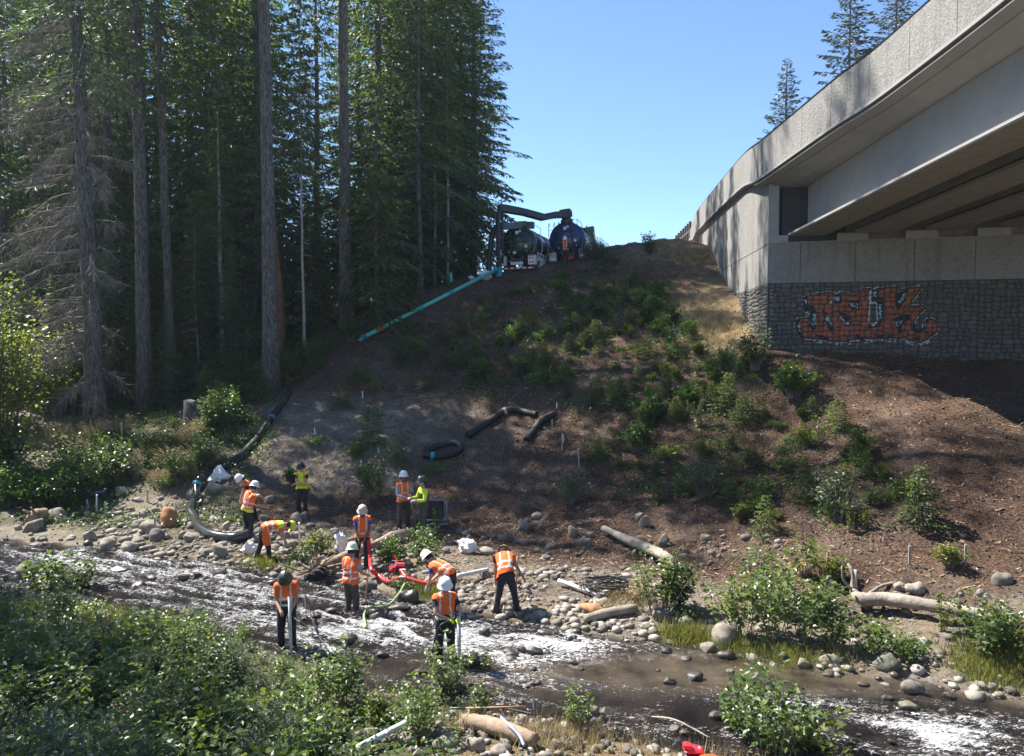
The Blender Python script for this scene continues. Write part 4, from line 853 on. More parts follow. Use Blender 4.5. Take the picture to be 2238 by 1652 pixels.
# everything smaller: one mass
m_peb = rockmat('pebble_mix', (.13, .115, .095), (.33, .29, .235), .9, .1, .3)
def pebbles(n, xr, yr, cond, smin, smax, name, mt):
    rg = np.random.default_rng(n); x = rg.uniform(*xr, n * 3); y = rg.uniform(*yr, n * 3); k = cond(x, y, rg.random(n * 3)); x = x[k][:n]; y = y[k][:n]; z = gz(x, y); n = len(x)
    V, F = ico(1); sz = smin + (smax - smin) * rg.random(n) ** 2.8; sc_ = sz[:, None] * np.stack([rg.uniform(.8, 1.3, n), rg.uniform(.7, 1.1, n), rg.uniform(.4, .75, n)], 1); a = rg.uniform(0, 6.28, n)
    Vr = V[None] * (1 + rg.normal(size=(n, len(V), 1)) * .10) * sc_[:, None, :]; X_ = Vr[..., 0] * np.cos(a)[:, None] - Vr[..., 1] * np.sin(a)[:, None]; Y_ = Vr[..., 0] * np.sin(a)[:, None] + Vr[..., 1] * np.cos(a)[:, None]
    W = np.stack([X_ + x[:, None], Y_ + y[:, None], Vr[..., 2] + (z + sc_[:, 2] * .2)[:, None]], -1).reshape(-1, 3); Fq = (F[None] + (np.arange(n) * len(V))[:, None, None]).reshape(-1, 3)
    ob(name, mesh_np(name, W, None, Fq, [mt], None, True), kind='stuff')
m_peb2, t, b, o_ = newmat('loose_gravel'); g = N(t, 'ShaderNodeNewGeometry'); c = ramp(t, g.outputs['Random Per Island'], [(0, (.10, .09, .075)), (.5, (.22, .195, .16)), (.85, (.31, .275, .23)), (1, (.40, .37, .32))]); t.links.new(c.outputs[0], b.inputs['Base Color']); b.inputs['Roughness'].default_value = .9
def c_bank(x, y, r):
    d = y - yfar(x); px, py = proj(np.stack([x, y, gz(x, y)], -1)); den = np.clip(vnoise(x * .8, y * .8, 0, 90) + .55, .1, 1) * np.clip((4.6 - d) / 3, 0, 1) * np.where(px < 230, .25, 1) * np.where((px > 1480) & (py > 1230), .45, 1)
    return (d > -.5) & (r < den)
pebbles(9500, (-16, 11), (14, 30), c_bank, .05, .34, 'gravel_bank', m_peb2)
pebbles(1500, (-7, 4.5), (9.5, 16), lambda x, y, r: (y < ynear(x) + .3) & (r < np.clip((x + 3) / 3, .05, 1)), .03, .22, 'near_gravel', m_peb2)
pebbles(900, (-14, 12), (10, 27), lambda x, y, r: (y < yfar(x)) & (y > yfar(x) - 1.6) & (r < .6), .08, .34, 'streambed_stones', m_rockd)
pebbles(1600, (-3, 12), (24, 50), lambda x, y, r: r < np.clip(vnoise(x * .5, y * .5, 0, 95), 0, 1), .03, .16, 'slope_gravel', m_peb2)
# bark mulch and small sticks on the slope
rg = np.random.default_rng(5); n = 85000; x = rg.uniform(-13, 17, n * 2); y = rg.uniform(17, 54, n * 2); k = (y > yfar(x) + 3) & (x < 18) & ((x < 10.2) | (y < 33 - .3 * (x - 10.6) + .0)); x, y = x[k][:n], y[k][:n]; n = len(x); z = gz(x, y)
ax = unit(np.stack([rg.normal(size=n), rg.normal(size=n), rg.normal(size=n) * .35], 1)) * (.03 + .26 * rg.random(n) ** 4)[:, None]; sd = unit(np.cross(ax, rg.normal(size=(n, 3)) * .4 + np.array([0, 0, 1]))) * (.012 + .02 * rg.random(n))[:, None]
V, Q = leaves(np.stack([x, y, z + .015], 1), ax, sd)
m_chip, t, b, o_ = newmat('bark_mulch_chips'); g = N(t, 'ShaderNodeNewGeometry'); c = ramp(t, g.outputs['Random Per Island'], [(0, (.03, .016, .01)), (.5, (.12, .07, .045)), (.8, (.24, .16, .10)), (1, (.42, .33, .24))]); t.links.new(c.outputs[0], b.inputs['Base Color']); b.inputs['Roughness'].default_value = .9
ob('bark_mulch', mesh_np('bark_mulch', V, Q, None, [m_chip]), kind='stuff')
n = 9000; x = rg.uniform(-12, 10, n); y = yfar(x) + rg.uniform(.3, 7, n); z = gz(x, y); ax = unit(np.stack([rg.normal(size=n), rg.normal(size=n), rg.normal(size=n) * .3], 1)) * (.08 + .4 * rg.random(n) ** 4)[:, None]; sd = unit(np.cross(ax, rg.normal(size=(n, 3)) * .4 + np.array([0, 0, 1]))) * .012
V, Q = leaves(np.stack([x, y, z + .03], 1), ax, sd); ob('drift_litter', mesh_np('drift_litter', V, Q, None, [m_chip]), kind='stuff')

# ================================================================ PLANTS
m_leafm = leafmat('alder_leaves', (.06, .11, .035), (.16, .215, .075), .42, .36, .30, .9)
pm = {
 'round': plant_mesh('foliage', 1.0, .6, 24, 1, .10, 40), 'tall': plant_mesh('foliage', 1.5, .6, 18, 2, .11, 38, start=.15), 'bright': plant_mesh('foliage', .85, .50, 20, 3, .085, 34, [m_leafy, m_deadw]),
 'willow': plant_mesh('foliage', 1.5, .85, 24, 4, .12, 36, [m_leafb, m_deadw], width=.2), 'cedar': crown_mesh('foliage', 1.4, .05, .75, 60, 41, 60, .1, mats=[m_ndl2, m_bark], blade=.17, width=.022, topr=.3),
 'low': plant_mesh('foliage', .55, .6, 22, 6, .07, 24), 'sprig': plant_mesh('foliage', 1.1, .18, 5, 7, .09, 30, [m_leafy, m_deadw], start=.1),
 'alder': plant_mesh('foliage', 1.5, .75, 13, 8, .13, 30, [m_leafm, m_deadw], width=.36, start=.25), 'alder2': plant_mesh('foliage', 1.25, .8, 13, 9, .14, 28, [m_leafm, m_deadw], width=.40, start=.2), 'big': plant_mesh('foliage', 1.4, .8, 9, 19, .19, 22, [m_leafm, m_deadw], width=.34, start=.3), 'alder3': plant_mesh('foliage', 1.7, .55, 12, 10, .12, 36, [m_leafm, m_deadw], width=.34), 'cherry': plant_mesh('foliage', 1.1, .45, 7, 11, .14, 20, [m_leafy, m_deadw], width=.36, start=.2)}
m_straw = leafmat('dry_straw_grass', (.24, .19, .11), (.46, .39, .25), .3, .7, .2, 2, tcol=(1.3, 1.2, .9)); m_grass = leafmat('green_bank_grass', (.075, .10, .03), (.19, .20, .075), .35, .6, .2, 1.5)
def tuft_mesh(name, H, R, n, seed, mt, w=.008, lean=.5):
    rg = np.random.default_rng(seed); a = rg.uniform(0, 6.28, n); r = R * np.sqrt(rg.random(n)); c = np.stack([r * np.cos(a), r * np.sin(a), np.zeros(n) - .03], 1); d = np.stack([np.cos(a) * lean * rg.random(n) + rg.normal(size=n) * .2, np.sin(a) * lean * rg.random(n) + rg.normal(size=n) * .2, np.ones(n)], 1)
    ln = H * rg.uniform(.4, 1.1, n); V, Q = leaves(c, unit(d) * ln[:, None], unit(np.cross(d, rdir(n, rg))) * w, None); b_ = np.stack([c + unit(d) * ln[:, None] * .9], 1)[:, 0]
    d2 = unit(d + np.stack([np.cos(a), np.sin(a), -.6 * np.ones(n)], 1) * .8); V2, Q2 = leaves(b_, d2 * (ln * .35)[:, None], unit(np.cross(d2, rdir(n, rg))) * w * .8, None)
    return mesh_np(name, np.r_[V, V2], np.r_[Q, Q2 + len(V)], None, [mt])
pm['straw'] = tuft_mesh('foliage', .75, .45, 220, 1, m_straw, .011); pm['grass'] = tuft_mesh('foliage', .5, .45, 260, 2, m_grass, .012); pm['brown'] = plant_mesh('foliage', .8, .4, 10, 12, .04, 50, [m_straw, m_deadw])
def plant(px, py, kind, s, label, group=None, world=None, name=None, cat='shrub', rz=None, sz=1.0):
    p = G(px, py) if world is None else np.array(world); nm = name or {'cedar': 'young_conifer', 'straw': 'grass_tuft', 'grass': 'grass_tuft', 'cherry': 'sapling', 'sprig': 'sapling', 'low': 'low_plant', 'willow': 'willow_shrub', 'bright': 'salmonberry', 'alder': 'alder_bush', 'alder2': 'alder_bush', 'alder3': 'alder_bush', 'big': 'alder_bush', 'brown': 'dry_weed'}.get(kind, 'shrub')
    return ob(nm, pm[kind], None, tuple(p - np.array([0, 0, .03])), (0, 0, rr_.uniform(0, 6.28)), (s, s, s * sz), label, cat, group)
# shrubs of the slope that stand out one by one (x, y of the foot)
HS = [(1760,978,'bright',1.0,'yellow green shrub left of the lone bright one on the lit mulch'),(1885,1003,'bright',1.25,'bright yellow green shrub standing alone nearest the bare red mulch'),(1832,945,'cedar',.9,'young conifer upslope of the lone bright shrub'),(1645,1020,'bright',.95,'glowing yellow shrub at the middle of the lower slope'),(1538,1000,'bright',.85,'yellow tinged shrub left of the glowing yellow one'),
 (1440,1008,'bright',.8,'low bright shrub at the top edge of the lower shade'),(1392,985,'round',1.1,'round grey green shrub right of the survey stakes'),(1420,925,'round',1.2,'broad green shrub on the lit middle of the slope'),(1505,890,'round',1.15,'full green shrub upslope of the glowing yellow one'),(1527,935,'sprig',1.3,'tall narrow sprig of pale leaves in the middle of the slope'),
 (1600,985,'sprig',.8,'short pale sprig beside the glowing yellow shrub'),(1980,1092,'bright',1.0,'bright shrub at the upper right of the low shade'),(2010,1145,'cedar',1.15,'wide young conifer on a thin pale stem at the slope foot'),(1905,1105,'bright',.7,'small bright conifer like shrub above the willow'),(1835,1140,'willow',1.1,'broad grey green willow low on the slope'),
 (1735,1050,'cedar',1.0,'dark young conifer left of the broad willow'),(1580,1065,'cedar',1.05,'dark young conifer in the low shade under the glowing shrub'),(1255,1100,'willow',.9,'loose grey willow just above the slope toe'),(2075,1238,'bright',.8,'small yellow shrub below the slope foot on the right'),(1540,1090,'willow',1.0,'thin grey willow in the low shade'),
 (1672,1165,'cedar',.8,'small dark conifer above the row of grey cobbles'),(1715,1030,'low',1.1,'low green clump on the lower slope'),(1590,900,'cedar',1.1,'conifer seedling right of the full green shrub'),(1735,870,'round',1.5,'big dark leafy shrub beside the lit mulch under the painted wall'),(1650,812,'tall',1.3,'tall dark shrub at the foot of the stone corner'),
 (1620,1115,'sprig',.9,'pale green sprig in the deep shade of the low slope'),(1890,1160,'sprig',.7,'tiny pale sprig right of the broad willow'),(1285,712,'bright',.7,'small bright shrub on the sunny strip, upper left'),(1330,700,'bright',.75,'second small bright shrub on the sunny strip'),(1372,725,'bright',.7,'third small bright shrub on the sunny strip'),(1415,705,'tall',.8,'tall light shrub at the right end of the sunny strip'),
 (1465,770,'tall',1.0,'upright light green shrub below the sunny strip'),(1040,835,'round',1.0,'bluish round shrub on the bare upper slope'),(858,1020,'willow',1.05,'grey green willow right behind the white stake near the two workers'),(815,975,'cedar',1.3,'dark shrubby conifer upslope of the talking workers'),(815,1090,'tall',1.15,'sunlit leafy shrub left of the talking workers'),
 (950,1035,'low',.9,'low dark shrub below the coiled black hose'),(750,890,'cedar',.9,'small dark conifer on the left shoulder of the slope'),(640,1060,'round',.8,'leafy shrub beside the worker in the yellow vest'),(690,975,'low',1.0,'low shrub in the middle of the bare dirt'),(775,1000,'round',.7,'small dark shrub in the bare dirt upslope'),(1180,850,'round',1.1,'dark round shrub below the upper thicket')]
for a in HS: plant(a[0], a[1], a[2], a[3], a[4])
rs2 = np.random.default_rng(31)
def scatter(poly, n, kinds, smin, smax, lab, grp, cat='shrub', name=None, sz=1.0):
    for q in spots(poly, n, rs2): plant(q[0], q[1], kinds[rs2.integers(0, len(kinds))], rs2.uniform(smin, smax), lab, grp, cat=cat, name=name, sz=sz)
scatter([(900,720),(1180,605),(1340,580),(1420,600),(1470,690),(1300,790),(1130,830),(860,800)], 112, ['round','tall','cedar','low','low','cedar','bright'], .4, .92, 'green shrub in the thicket below the trucks', 'shrubs on the slope below the trucks')
scatter([(1150,770),(1450,700),(1560,760),(1720,850),(1700,930),(1500,930),(1220,880)], 92, ['round','tall','cedar','low','bright','sprig','cedar'], .4, .85, 'dark green shrub in the thicket left of the painted wall', 'shrubs left of the painted wall')
scatter([(1290,920),(1650,900),(1800,900),(1850,960),(1960,1080),(2060,1180),(1900,1180),(1700,1150),(1450,1120),(1250,1060)], 56, ['round','cedar','low','cedar','sprig','bright'], .4, .75, 'shaded shrub on the lower mulch slope', 'shrubs on the lower mulch slope')
scatter([(880,740),(1120,800),(1100,850),(760,870),(780,800)], 14, ['low','cedar','round'], .5, .9, 'small shrub on the bare upper left slope', 'small shrubs on the bare slope')
scatter([(1420,590),(1460,700),(1560,750),(1450,760),(1350,640)], 12, ['round','tall'], .7, 1.1, 'green shrub left of the dry grass by the bridge', 'shrubs beside the dry grass')
scatter([(1235,560),(1330,555),(1420,540),(1420,560),(1330,585)], 9, ['tall','willow'], .6, 1.0, 'bush on the skyline right of the blue truck', 'bushes on the skyline')
scatter([(430,850),(590,850),(640,800),(740,735),(775,745),(700,800),(615,850),(540,950),(440,960)], 36, ['round','tall','low','cedar'], .8, 1.5, 'dark bush along the foot of the forest', 'bushes at the forest foot')
scatter([(-60,1030),(120,1010),(260,1030),(240,1100),(120,1120),(-60,1125)], 30, ['round','tall','alder'], .8, 1.3, 'dense green bush on the left bank', 'dense bushes on the left bank')
scatter([(240,1000),(420,960),(470,1000),(470,1030),(420,1060),(260,1080)], 30, ['round','low','straw','tall','brown','grass'], .7, 1.2, 'weedy clump on the sunny left bank', 'weeds on the sunny left bank', 'plant', 'weed_clump')
scatter([(120,960),(420,930),(600,900),(560,980),(300,990)], 24, ['low','straw','brown','low'], .7, 1.1, 'weedy clump on the bench below the front trunks', 'weeds below the front trunks', 'plant', 'weed_clump')
plant(352, 1000, 'bright', 1.5, 'bright green arching shrub in the sun on the left bank'); plant(300, 1045, 'brown', 1.6, 'golden brown dry bush on the left bank')
for px, py, k, s, lab in [(1440,1345,'alder',1.15,'leafy bush in the grass below the leaning log'),(1480,1330,'tall',.9,'thinner bush right of the one below the leaning log'),(1400,1320,'brown',1.0,'dry brown weeds left of the leafy bush'),(1620,1390,'alder',1.1,'big leafy bush on the far waterline, left half'),(1690,1400,'alder3',1.2,'big leafy bush on the far waterline, centre'),(1745,1405,'alder',1.05,'big leafy bush on the far waterline, right half'),
    (1660,1330,'alder3',1.1,'upright bush behind the big waterline bushes'),(1780,1345,'alder2',.9,'bush left of the driftwood root'),(1760,1260,'cherry',1.25,'tall sapling with pale leaves against the shaded slope'),(1820,1270,'bright',.8,'leafy sprig right of the tall pale sapling'),(1840,1425,'alder',.8,'bush at the waterline under the driftwood root'),(1910,1430,'alder2',.75,'bush in front of the driftwood log'),(1980,1440,'low',1.0,'low bush on the gravel in front of the driftwood log'),
    (2130,1440,'alder',1.0,'leafy bush in the green grass on the right bank'),(2190,1420,'alder2',.9,'bush at the right edge over the driftwood log'),(2060,1380,'sprig',.9,'small sprig growing through the driftwood log'),(690,1215,'bright',1.0,'sunny clump left of the worker in blue'),(665,1225,'low',1.0,'low weeds right of the bending worker'),(855,1240,'round',.9,'leafy clump between the two red hoses and the log'),(945,1240,'alder',.75,'leafy bush behind the bending worker in the white hat'),
    (920,1225,'tall',.8,'tall weed below the worker in green waders'),(955,1165,'sprig',.9,'pale leaved sprig in front of the black generator'),(880,1290,'low',.8,'weeds behind the small red pump'),(1000,1270,'brown',.9,'dry weeds above the white pipe'),(500,1140,'low',.5,'small weed on the stone bar'),(90,1310,'alder2',1.2,'rounded bush at the near water edge on the far left'),(160,1320,'alder',1.0,'bush beside the rounded one at the near water edge'),
    (972,1535,'alder3',.85,'slender leafy bush in front of the worker holding the tall pole'),(1060,1500,'sprig',.8,'small sprig standing in the water right of the tall pole'),(1260,1600,'alder3',.55,'small bush on the tip of the near spit'),(1690,1680,'alder3',1.15,'tall leafy bush at the bottom edge right of centre'),(1640,1650,'alder3',1.1,'thin tall bush left of the tall leafy one at the bottom edge'),(1800,1690,'cherry',1.1,'yellow green sapling at the bottom edge'),(1740,1640,'alder',.6,'small bush between the tall one and the yellow green sapling'),
    (480,1660,'cherry',.9,'bright sapling at the bottom edge in front of the dark brush'),(1500,1360,'low',.7,'low greenery under the smooth tilted boulder')]:
    plant(px, py, k, s, lab, cat='sapling' if k in ('cherry', 'sprig') else 'bush')
# near bank brush
rg = np.random.default_rng(8); pts = []
while len(pts) < 128:
    x = rg.uniform(-12.5, -.35); y = rg.uniform(8.2, 18.5)
    if y > ynear(x) - .25 or any((x - a) ** 2 + (y - bq) ** 2 < .3 for a, bq in pts): continue
    px, py = proj(np.array([x, y, float(gz(x, y))]))
    if (px < 360 and 1350 < py < 1470 and rg.random() < .8) or (py > 1615 and px > 700): continue
    if px > 650 and py < 1450 and rg.random() < .5: continue
    pts.append((x, y))
for x, y in pts:
    z = float(gz(x, y)); px, py = proj(np.array([x, y, z])); shade = py > 1420 and px < 620
    plant(0, 0, (['alder', 'alder2', 'alder3', 'big', 'willow', 'willow', 'brown'] if px < 640 else ['alder3', 'alder', 'brown', 'alder3', 'willow', 'bright', 'willow'])[int(rg.integers(0, 7))], rg.uniform(.6, .9) * (1.0 if px < 800 else .8) * (.62 if y > ynear(x) - 2.0 and px < 640 else 1), ('shaded alder bush in the dark brush of the near bank' if shade else 'sunlit alder bush along the near water edge'), ('shaded bushes on the near bank' if shade else 'sunlit bushes on the near bank'), world=(x, y, z), cat='bush')
# grass masses
def grassmass(name, polys, n, H, mt, seed, w=.008):
    rg = np.random.default_rng(seed); q = []
    for poly, k in polys: q += [tuple(G(a, bq)) for a, bq in spots(poly, k, rg)]
    q = np.array(q); rep = n // len(q); c = np.repeat(q, rep, 0); m_ = len(c); c = c + np.c_[rg.normal(size=(m_, 2)) * .22, np.zeros(m_)]; c[:, 2] = gz(c[:, 0], c[:, 1]) - .02
    d = np.stack([rg.normal(size=m_) * .45, rg.normal(size=m_) * .45, np.ones(m_)], 1); ln = H * rg.uniform(.4, 1.2, m_); V, Q = leaves(c, unit(d) * ln[:, None], unit(np.cross(d, rdir(m_, rg))) * w); ob(name, mesh_np(name, V, Q, None, [mt]), kind='stuff')
rg = np.random.default_rng(36); n = 42000; x = rg.uniform(-9, 14, n * 2); y = rg.uniform(21, 50, n * 2); k = (y > yfar(x) + 4) & (vnoise(x * .9, y * .9, 0, 48) + .5 * vnoise(x * 2.7, y * 2.7, 0, 49) > .18) & ((x < 9) | (y < 31)); x, y = x[k][:n], y[k][:n]; px_, py_ = proj(np.stack([x, y, gz(x, y)], -1)); k = inpoly(px_, py_, [(880,760),(1180,605),(1420,570),(1500,650),(1600,780),(1760,830),(1880,960),(2080,1180),(1900,1180),(1300,1090),(1240,900),(880,850)]); x, y = x[k], y[k]; n = len(x); ax = unit(np.stack([rg.normal(size=n), rg.normal(size=n), rg.uniform(0, 1.2, n)], 1)) * rg.uniform(.06, .15, n)[:, None]; sd = unit(np.cross(ax, rg.normal(size=(n, 3)) * .3 + np.array([0, 0, 1]))) * .028
V, Q = leaves(np.stack([x, y, gz(x, y) + .02 + .3 * rg.random(n) ** 2], 1), ax, sd); ob('slope_weeds', mesh_np('slope_weeds', V, Q, None, [m_leaf]), kind='stuff')
grassmass('dry_grass', [([(1480,650),(1540,640),(1600,690),(1640,760),(1560,750),(1500,700)], 60), ([(1400,545),(1500,520),(1545,545),(1560,580),(1480,575)], 40), ([(1310,1300),(1400,1290),(1420,1350),(1330,1345)], 14), ([(1020,1585),(1350,1600),(1420,1650),(1250,1650),(1000,1600)], 16), ([(1560,1655),(1700,1650),(1700,1690),(1560,1690)], 10), ([(0,945),(180,935),(200,960),(0,975)], 20)], 14000, .36, m_straw, 3, .006)
grassmass('bank_grass', [([(2080,1440),(2238,1380),(2238,1500),(2150,1500)], 40), ([(1440,1370),(1640,1420),(1800,1445),(1900,1462),(1640,1432),(1440,1392)], 30), ([(520,1225),(600,1232),(640,1245),(540,1240)], 8), ([(200,1350),(420,1340),(450,1400),(200,1440)], 30), ([(560,1335),(640,1330),(620,1380),(480,1370)], 12), ([(880,1280),(960,1290),(930,1310)], 8)], 15000, .32, m_grass, 4)
# near left understory: low green litter of leaves
rg = np.random.default_rng(6); n = 26000; x = rg.uniform(-13, -.8, n); y = rg.uniform(8, 19, n); k = y < ynear(x) - .1; x, y = x[k], y[k]; n = len(x); ax = unit(np.stack([rg.normal(size=n), rg.normal(size=n), rg.uniform(-.2, .9, n)], 1)) * rg.uniform(.04, .11, n)[:, None]; sd = unit(np.cross(ax, rg.normal(size=(n, 3)) * .3 + np.array([0, 0, 1]))) * .022
V, Q = leaves(np.stack([x, y, gz(x, y) + .02 + .28 * rg.random(n)], 1), ax, sd); ob('ground_cover', mesh_np('ground_cover', V, Q, None, [m_leaf]), kind='stuff')
rg = np.random.default_rng(16); n = 30000; x = rg.uniform(-22, -6, n); y = rg.uniform(26, 46, n); k = (y > yfar(x) + 1.2); x, y = x[k], y[k]; px, py = proj(np.stack([x, y, gz(x, y)], -1)); k = (px < 640 - (py - 850) * .35 ) & (vnoise(x * .7, y * .7, 0, 44) > -.45); x, y = x[k], y[k]; n = len(x); ax = unit(np.stack([rg.normal(size=n), rg.normal(size=n), rg.uniform(-.1, 1, n)], 1)) * rg.uniform(.06, .16, n)[:, None]; sd = unit(np.cross(ax, rg.normal(size=(n, 3)) * .3 + np.array([0, 0, 1]))) * .03
V, Q = leaves(np.stack([x, y, gz(x, y) + .02 + .3 * rg.random(n)], 1), ax, sd); ob('bench_ground_cover', mesh_np('bench_ground_cover', V, Q, None, [m_leaf]), kind='stuff')
# fern
def fern_mesh(seed):
    rg = np.random.default_rng(seed); C_, A_, S_ = [], [], []; mb = MB()
    for i in range(26):
        a = i * 2.4; L = rg.uniform(.8, 1.25); d = np.array([math.cos(a), math.sin(a), 0]); s = np.linspace(0, 1, 26)[:, None]; pts = d * s * L * .85 + np.array([0, 0, 1.]) * L * (1.15 * s - 1.0 * s * s); tubeN(mb, pts[::5], .008, 3, 1)
        lat = np.array([-d[1], d[0], 0]); ln = .17 * np.sin(np.pi * np.clip(s, .06, .97)) ** .7
        for sg in (-1, 1): C_.append(pts); A_.append((lat * sg + d * .35 + np.array([0, 0, -.15])) * ln); S_.append(np.repeat(d[None] * .018, 26, 0))
    V, Q = leaves(*map(np.concatenate, (C_, A_, S_))); mb.add(V, Q); return mb.mesh('fronds', [m_leafy, m_deadw])
fm_ = fern_mesh(1)
for px, py, s, lab in [(18, 945, 1.25, 'big sword fern in full sun at the left edge'), (60, 940, .9, 'smaller sword fern right of the big sunlit one'), (-20, 935, 1.2, 'sword fern cut by the left edge of the picture')]: ob('fern', fm_, None, tuple(G(px, py)), (0, 0, px), s, lab, 'fern')
# ================================================================ THINGS ON SITE
def pal(n, c, r=.6, **k): return plain(n, c, r, **k)
M_blk = pal('black_rubber', (.018, .018, .02), .5, bump=.2); M_corr = pal('black_corrugated_plastic', (.012, .013, .014), .62, var=.3)
M_gry = pal('grey_hose_plastic', (.035, .038, .038), .22, var=.3); M_grn = pal('green_drain_pipe', (.10, .55, .40), .5, var=.15); M_teal = pal('teal_coupling', (.02, .30, .36), .4)
M_red = pal('red_layflat_hose', (.55, .03, .04), .35, var=.2, bump=.2); M_wht = pal('white_plastic', (.72, .72, .70), .5, var=.08); M_wp = pal('scuffed_white_pvc', (.55, .56, .54), .5, var=.2)
M_dgr = pal('dark_green_truck_paint', (.012, .030, .022), .25, var=.15, coat=.3); M_blu = pal('deep_blue_truck_paint', (.010, .032, .13), .3, var=.15, coat=.4); M_steel = pal('grey_steel', (.30, .31, .32), .45, metal=.6)
M_dk = pal('dark_machinery', (.03, .032, .035), .5, var=.4); M_rst = pal('red_reflective', (.55, .03, .025), .4); M_wst = pal('white_reflective', (.75, .75, .75), .35); M_or = pal('orange_marker', (.75, .22, .03), .5); M_oliv = pal('olive_cabinet', (.13, .15, .05), .5)
M_lgt = pal('lamp_lens', (.5, .05, .03), .2); M_gls = pal('gauge_glass', (.6, .62, .62), .15); M_log = plain('grey_driftwood', (.27, .235, .19), .92, var=.5, scale=3.5, bump=1.0, bscale=9); M_logb = plain('brown_log_wood', (.26, .19, .13), .9, var=.45, scale=3, bump=.7, bscale=12)
M_orw = plain('torn_orange_wood', (.34, .17, .08), .9, var=.5, bump=.6); M_hdl = pal('wooden_handle', (.42, .25, .13), .6, var=.2); M_stk = pal('wooden_stake', (.42, .33, .22), .85, var=.2); M_bluem = pal('blue_metal', (.02, .04, .30), .4)
def pxpath(pts, lift=.0, water=True):
    out = []
    for q in pts:
        p = Gw(q[0], q[1]) if water else G(q[0], q[1]); out.append(p + np.array([0, 0, lift + (q[2] if len(q) > 2 else 0)]))
    return np.array(out)
def corr_tube(name, pts, r, mt, label, cat, group=None, n=8, rib=.10, amp=.10, bands=None, closed=False, res=10):
    P_ = smoothpath(pts, res); seg_ = np.r_[0, np.cumsum(np.linalg.norm(np.diff(P_, axis=0), axis=1))]; m_ = int(seg_[-1] / rib * 2) + 2; s = np.linspace(0, seg_[-1], m_); Q_ = np.stack([np.interp(s, seg_, P_[:, i]) for i in range(3)], 1)
    o0 = Q_[0].copy(); rad = r * (1 + amp * ((np.arange(m_) % 2) - .5)); e = thing(name, label, cat, tuple(o0), 0, group); mb = MB(); mb.tube(Q_ - o0, rad, 10, cap=False)
    mb.tube((Q_ - o0)[[0, 1]], r * .82, 10); mb.tube((Q_ - o0)[[-2, -1]], r * .82, 10); mb.ob('hose_wall', mt, e, True)
    for f, mt2 in (bands or []):
        i = int(f * (m_ - 3)); mb = MB(); mb.tube(Q_[i:i + 4] - o0, r * 1.18, 10); mb.ob('coupling', mt2, e, True)
    return e
corr_tube('corrugated_hose', pxpath([(633,858),(622,880),(606,905),(585,932),(570,955),(545,985),(520,1010),(492,1031)], .13), .145, M_corr, 'long black corrugated hose running down from the forest edge to the stone bar', 'hose', 'black corrugated hoses', bands=[(.40, M_teal)])
corr_tube('corrugated_hose', pxpath([(1022,960),(1050,940),(1078,922),(1098,908),(1118,903),(1140,906),(1172,915)], .13), .15, M_corr, 'black corrugated hose bent in an arch across the bare dirt of the slope', 'hose', 'black corrugated hoses', bands=[(.62, M_stk)])
corr_tube('corrugated_hose', pxpath([(1151,970),(1165,952),(1180,934),(1195,920),(1211,912)], .13), .15, M_corr, 'short straight piece of black corrugated hose below the stake', 'hose', 'black corrugated hoses')
corr_tube('corrugated_hose', pxpath([(930,998),(938,990),(955,982),(975,978),(993,977),(1005,981),(1006,990),(993,998),(975,1004),(955,1004),(925,1002)], .12), .14, M_corr, 'black corrugated hose lying in an oval loop on the slope', 'hose', 'black corrugated hoses', bands=[(.9, M_teal)])
corr_tube('suction_hose', pxpath([(447,1058,.1),(436,1064,.1),(430,1080,.05),(430,1098),(420,1112),(416,1128),(427,1145),(432,1160),(446,1172),(465,1180),(490,1185),(515,1186),(536,1182),(545,1178,.05)], .16), .155, M_gry, 'shiny dark grey hose snaking in an S through the stone bar', 'hose', amp=.04, rib=.12, bands=[(.06, M_teal)])
# green pipe
p0 = G(785, 757) + np.array([0, 0, .14]); p1 = P(1086, 600, 49.5); p1[2] = max(p1[2], float(gz(p1[0], p1[1])) + .25)
e = thing('drain_pipe', 'long bright green plastic pipe running straight up the slope to the trucks', 'pipe', tuple(p0)); D_ = p1 - p0; _pl = [p0 + D_ * f for f in np.linspace(0, 1, 9)]; _lift = max(max(float(gz(q[0], q[1])) + .10 - q[2] for q in _pl), 0); e.location = (p0[0], p0[1], p0[2] + _lift * .6); D_ = D_ + np.array([0, 0, _lift * .4]); mb = MB(); mb.tube([D_ * 0, D_ * .5, D_], .115, 12); mb.ob('pipe_wall', M_grn, e, True)
for f, mt in ((.13, M_or), (.40, M_teal), (.62, M_teal), (.965, M_teal), (.02, M_teal)):
    mb = MB(); L_ = np.linalg.norm(D_); mb.tube([D_ * (f - .2 / L_), D_ * (f + .2 / L_)], .135, 12); mb.ob('coupling', mt, e, True)
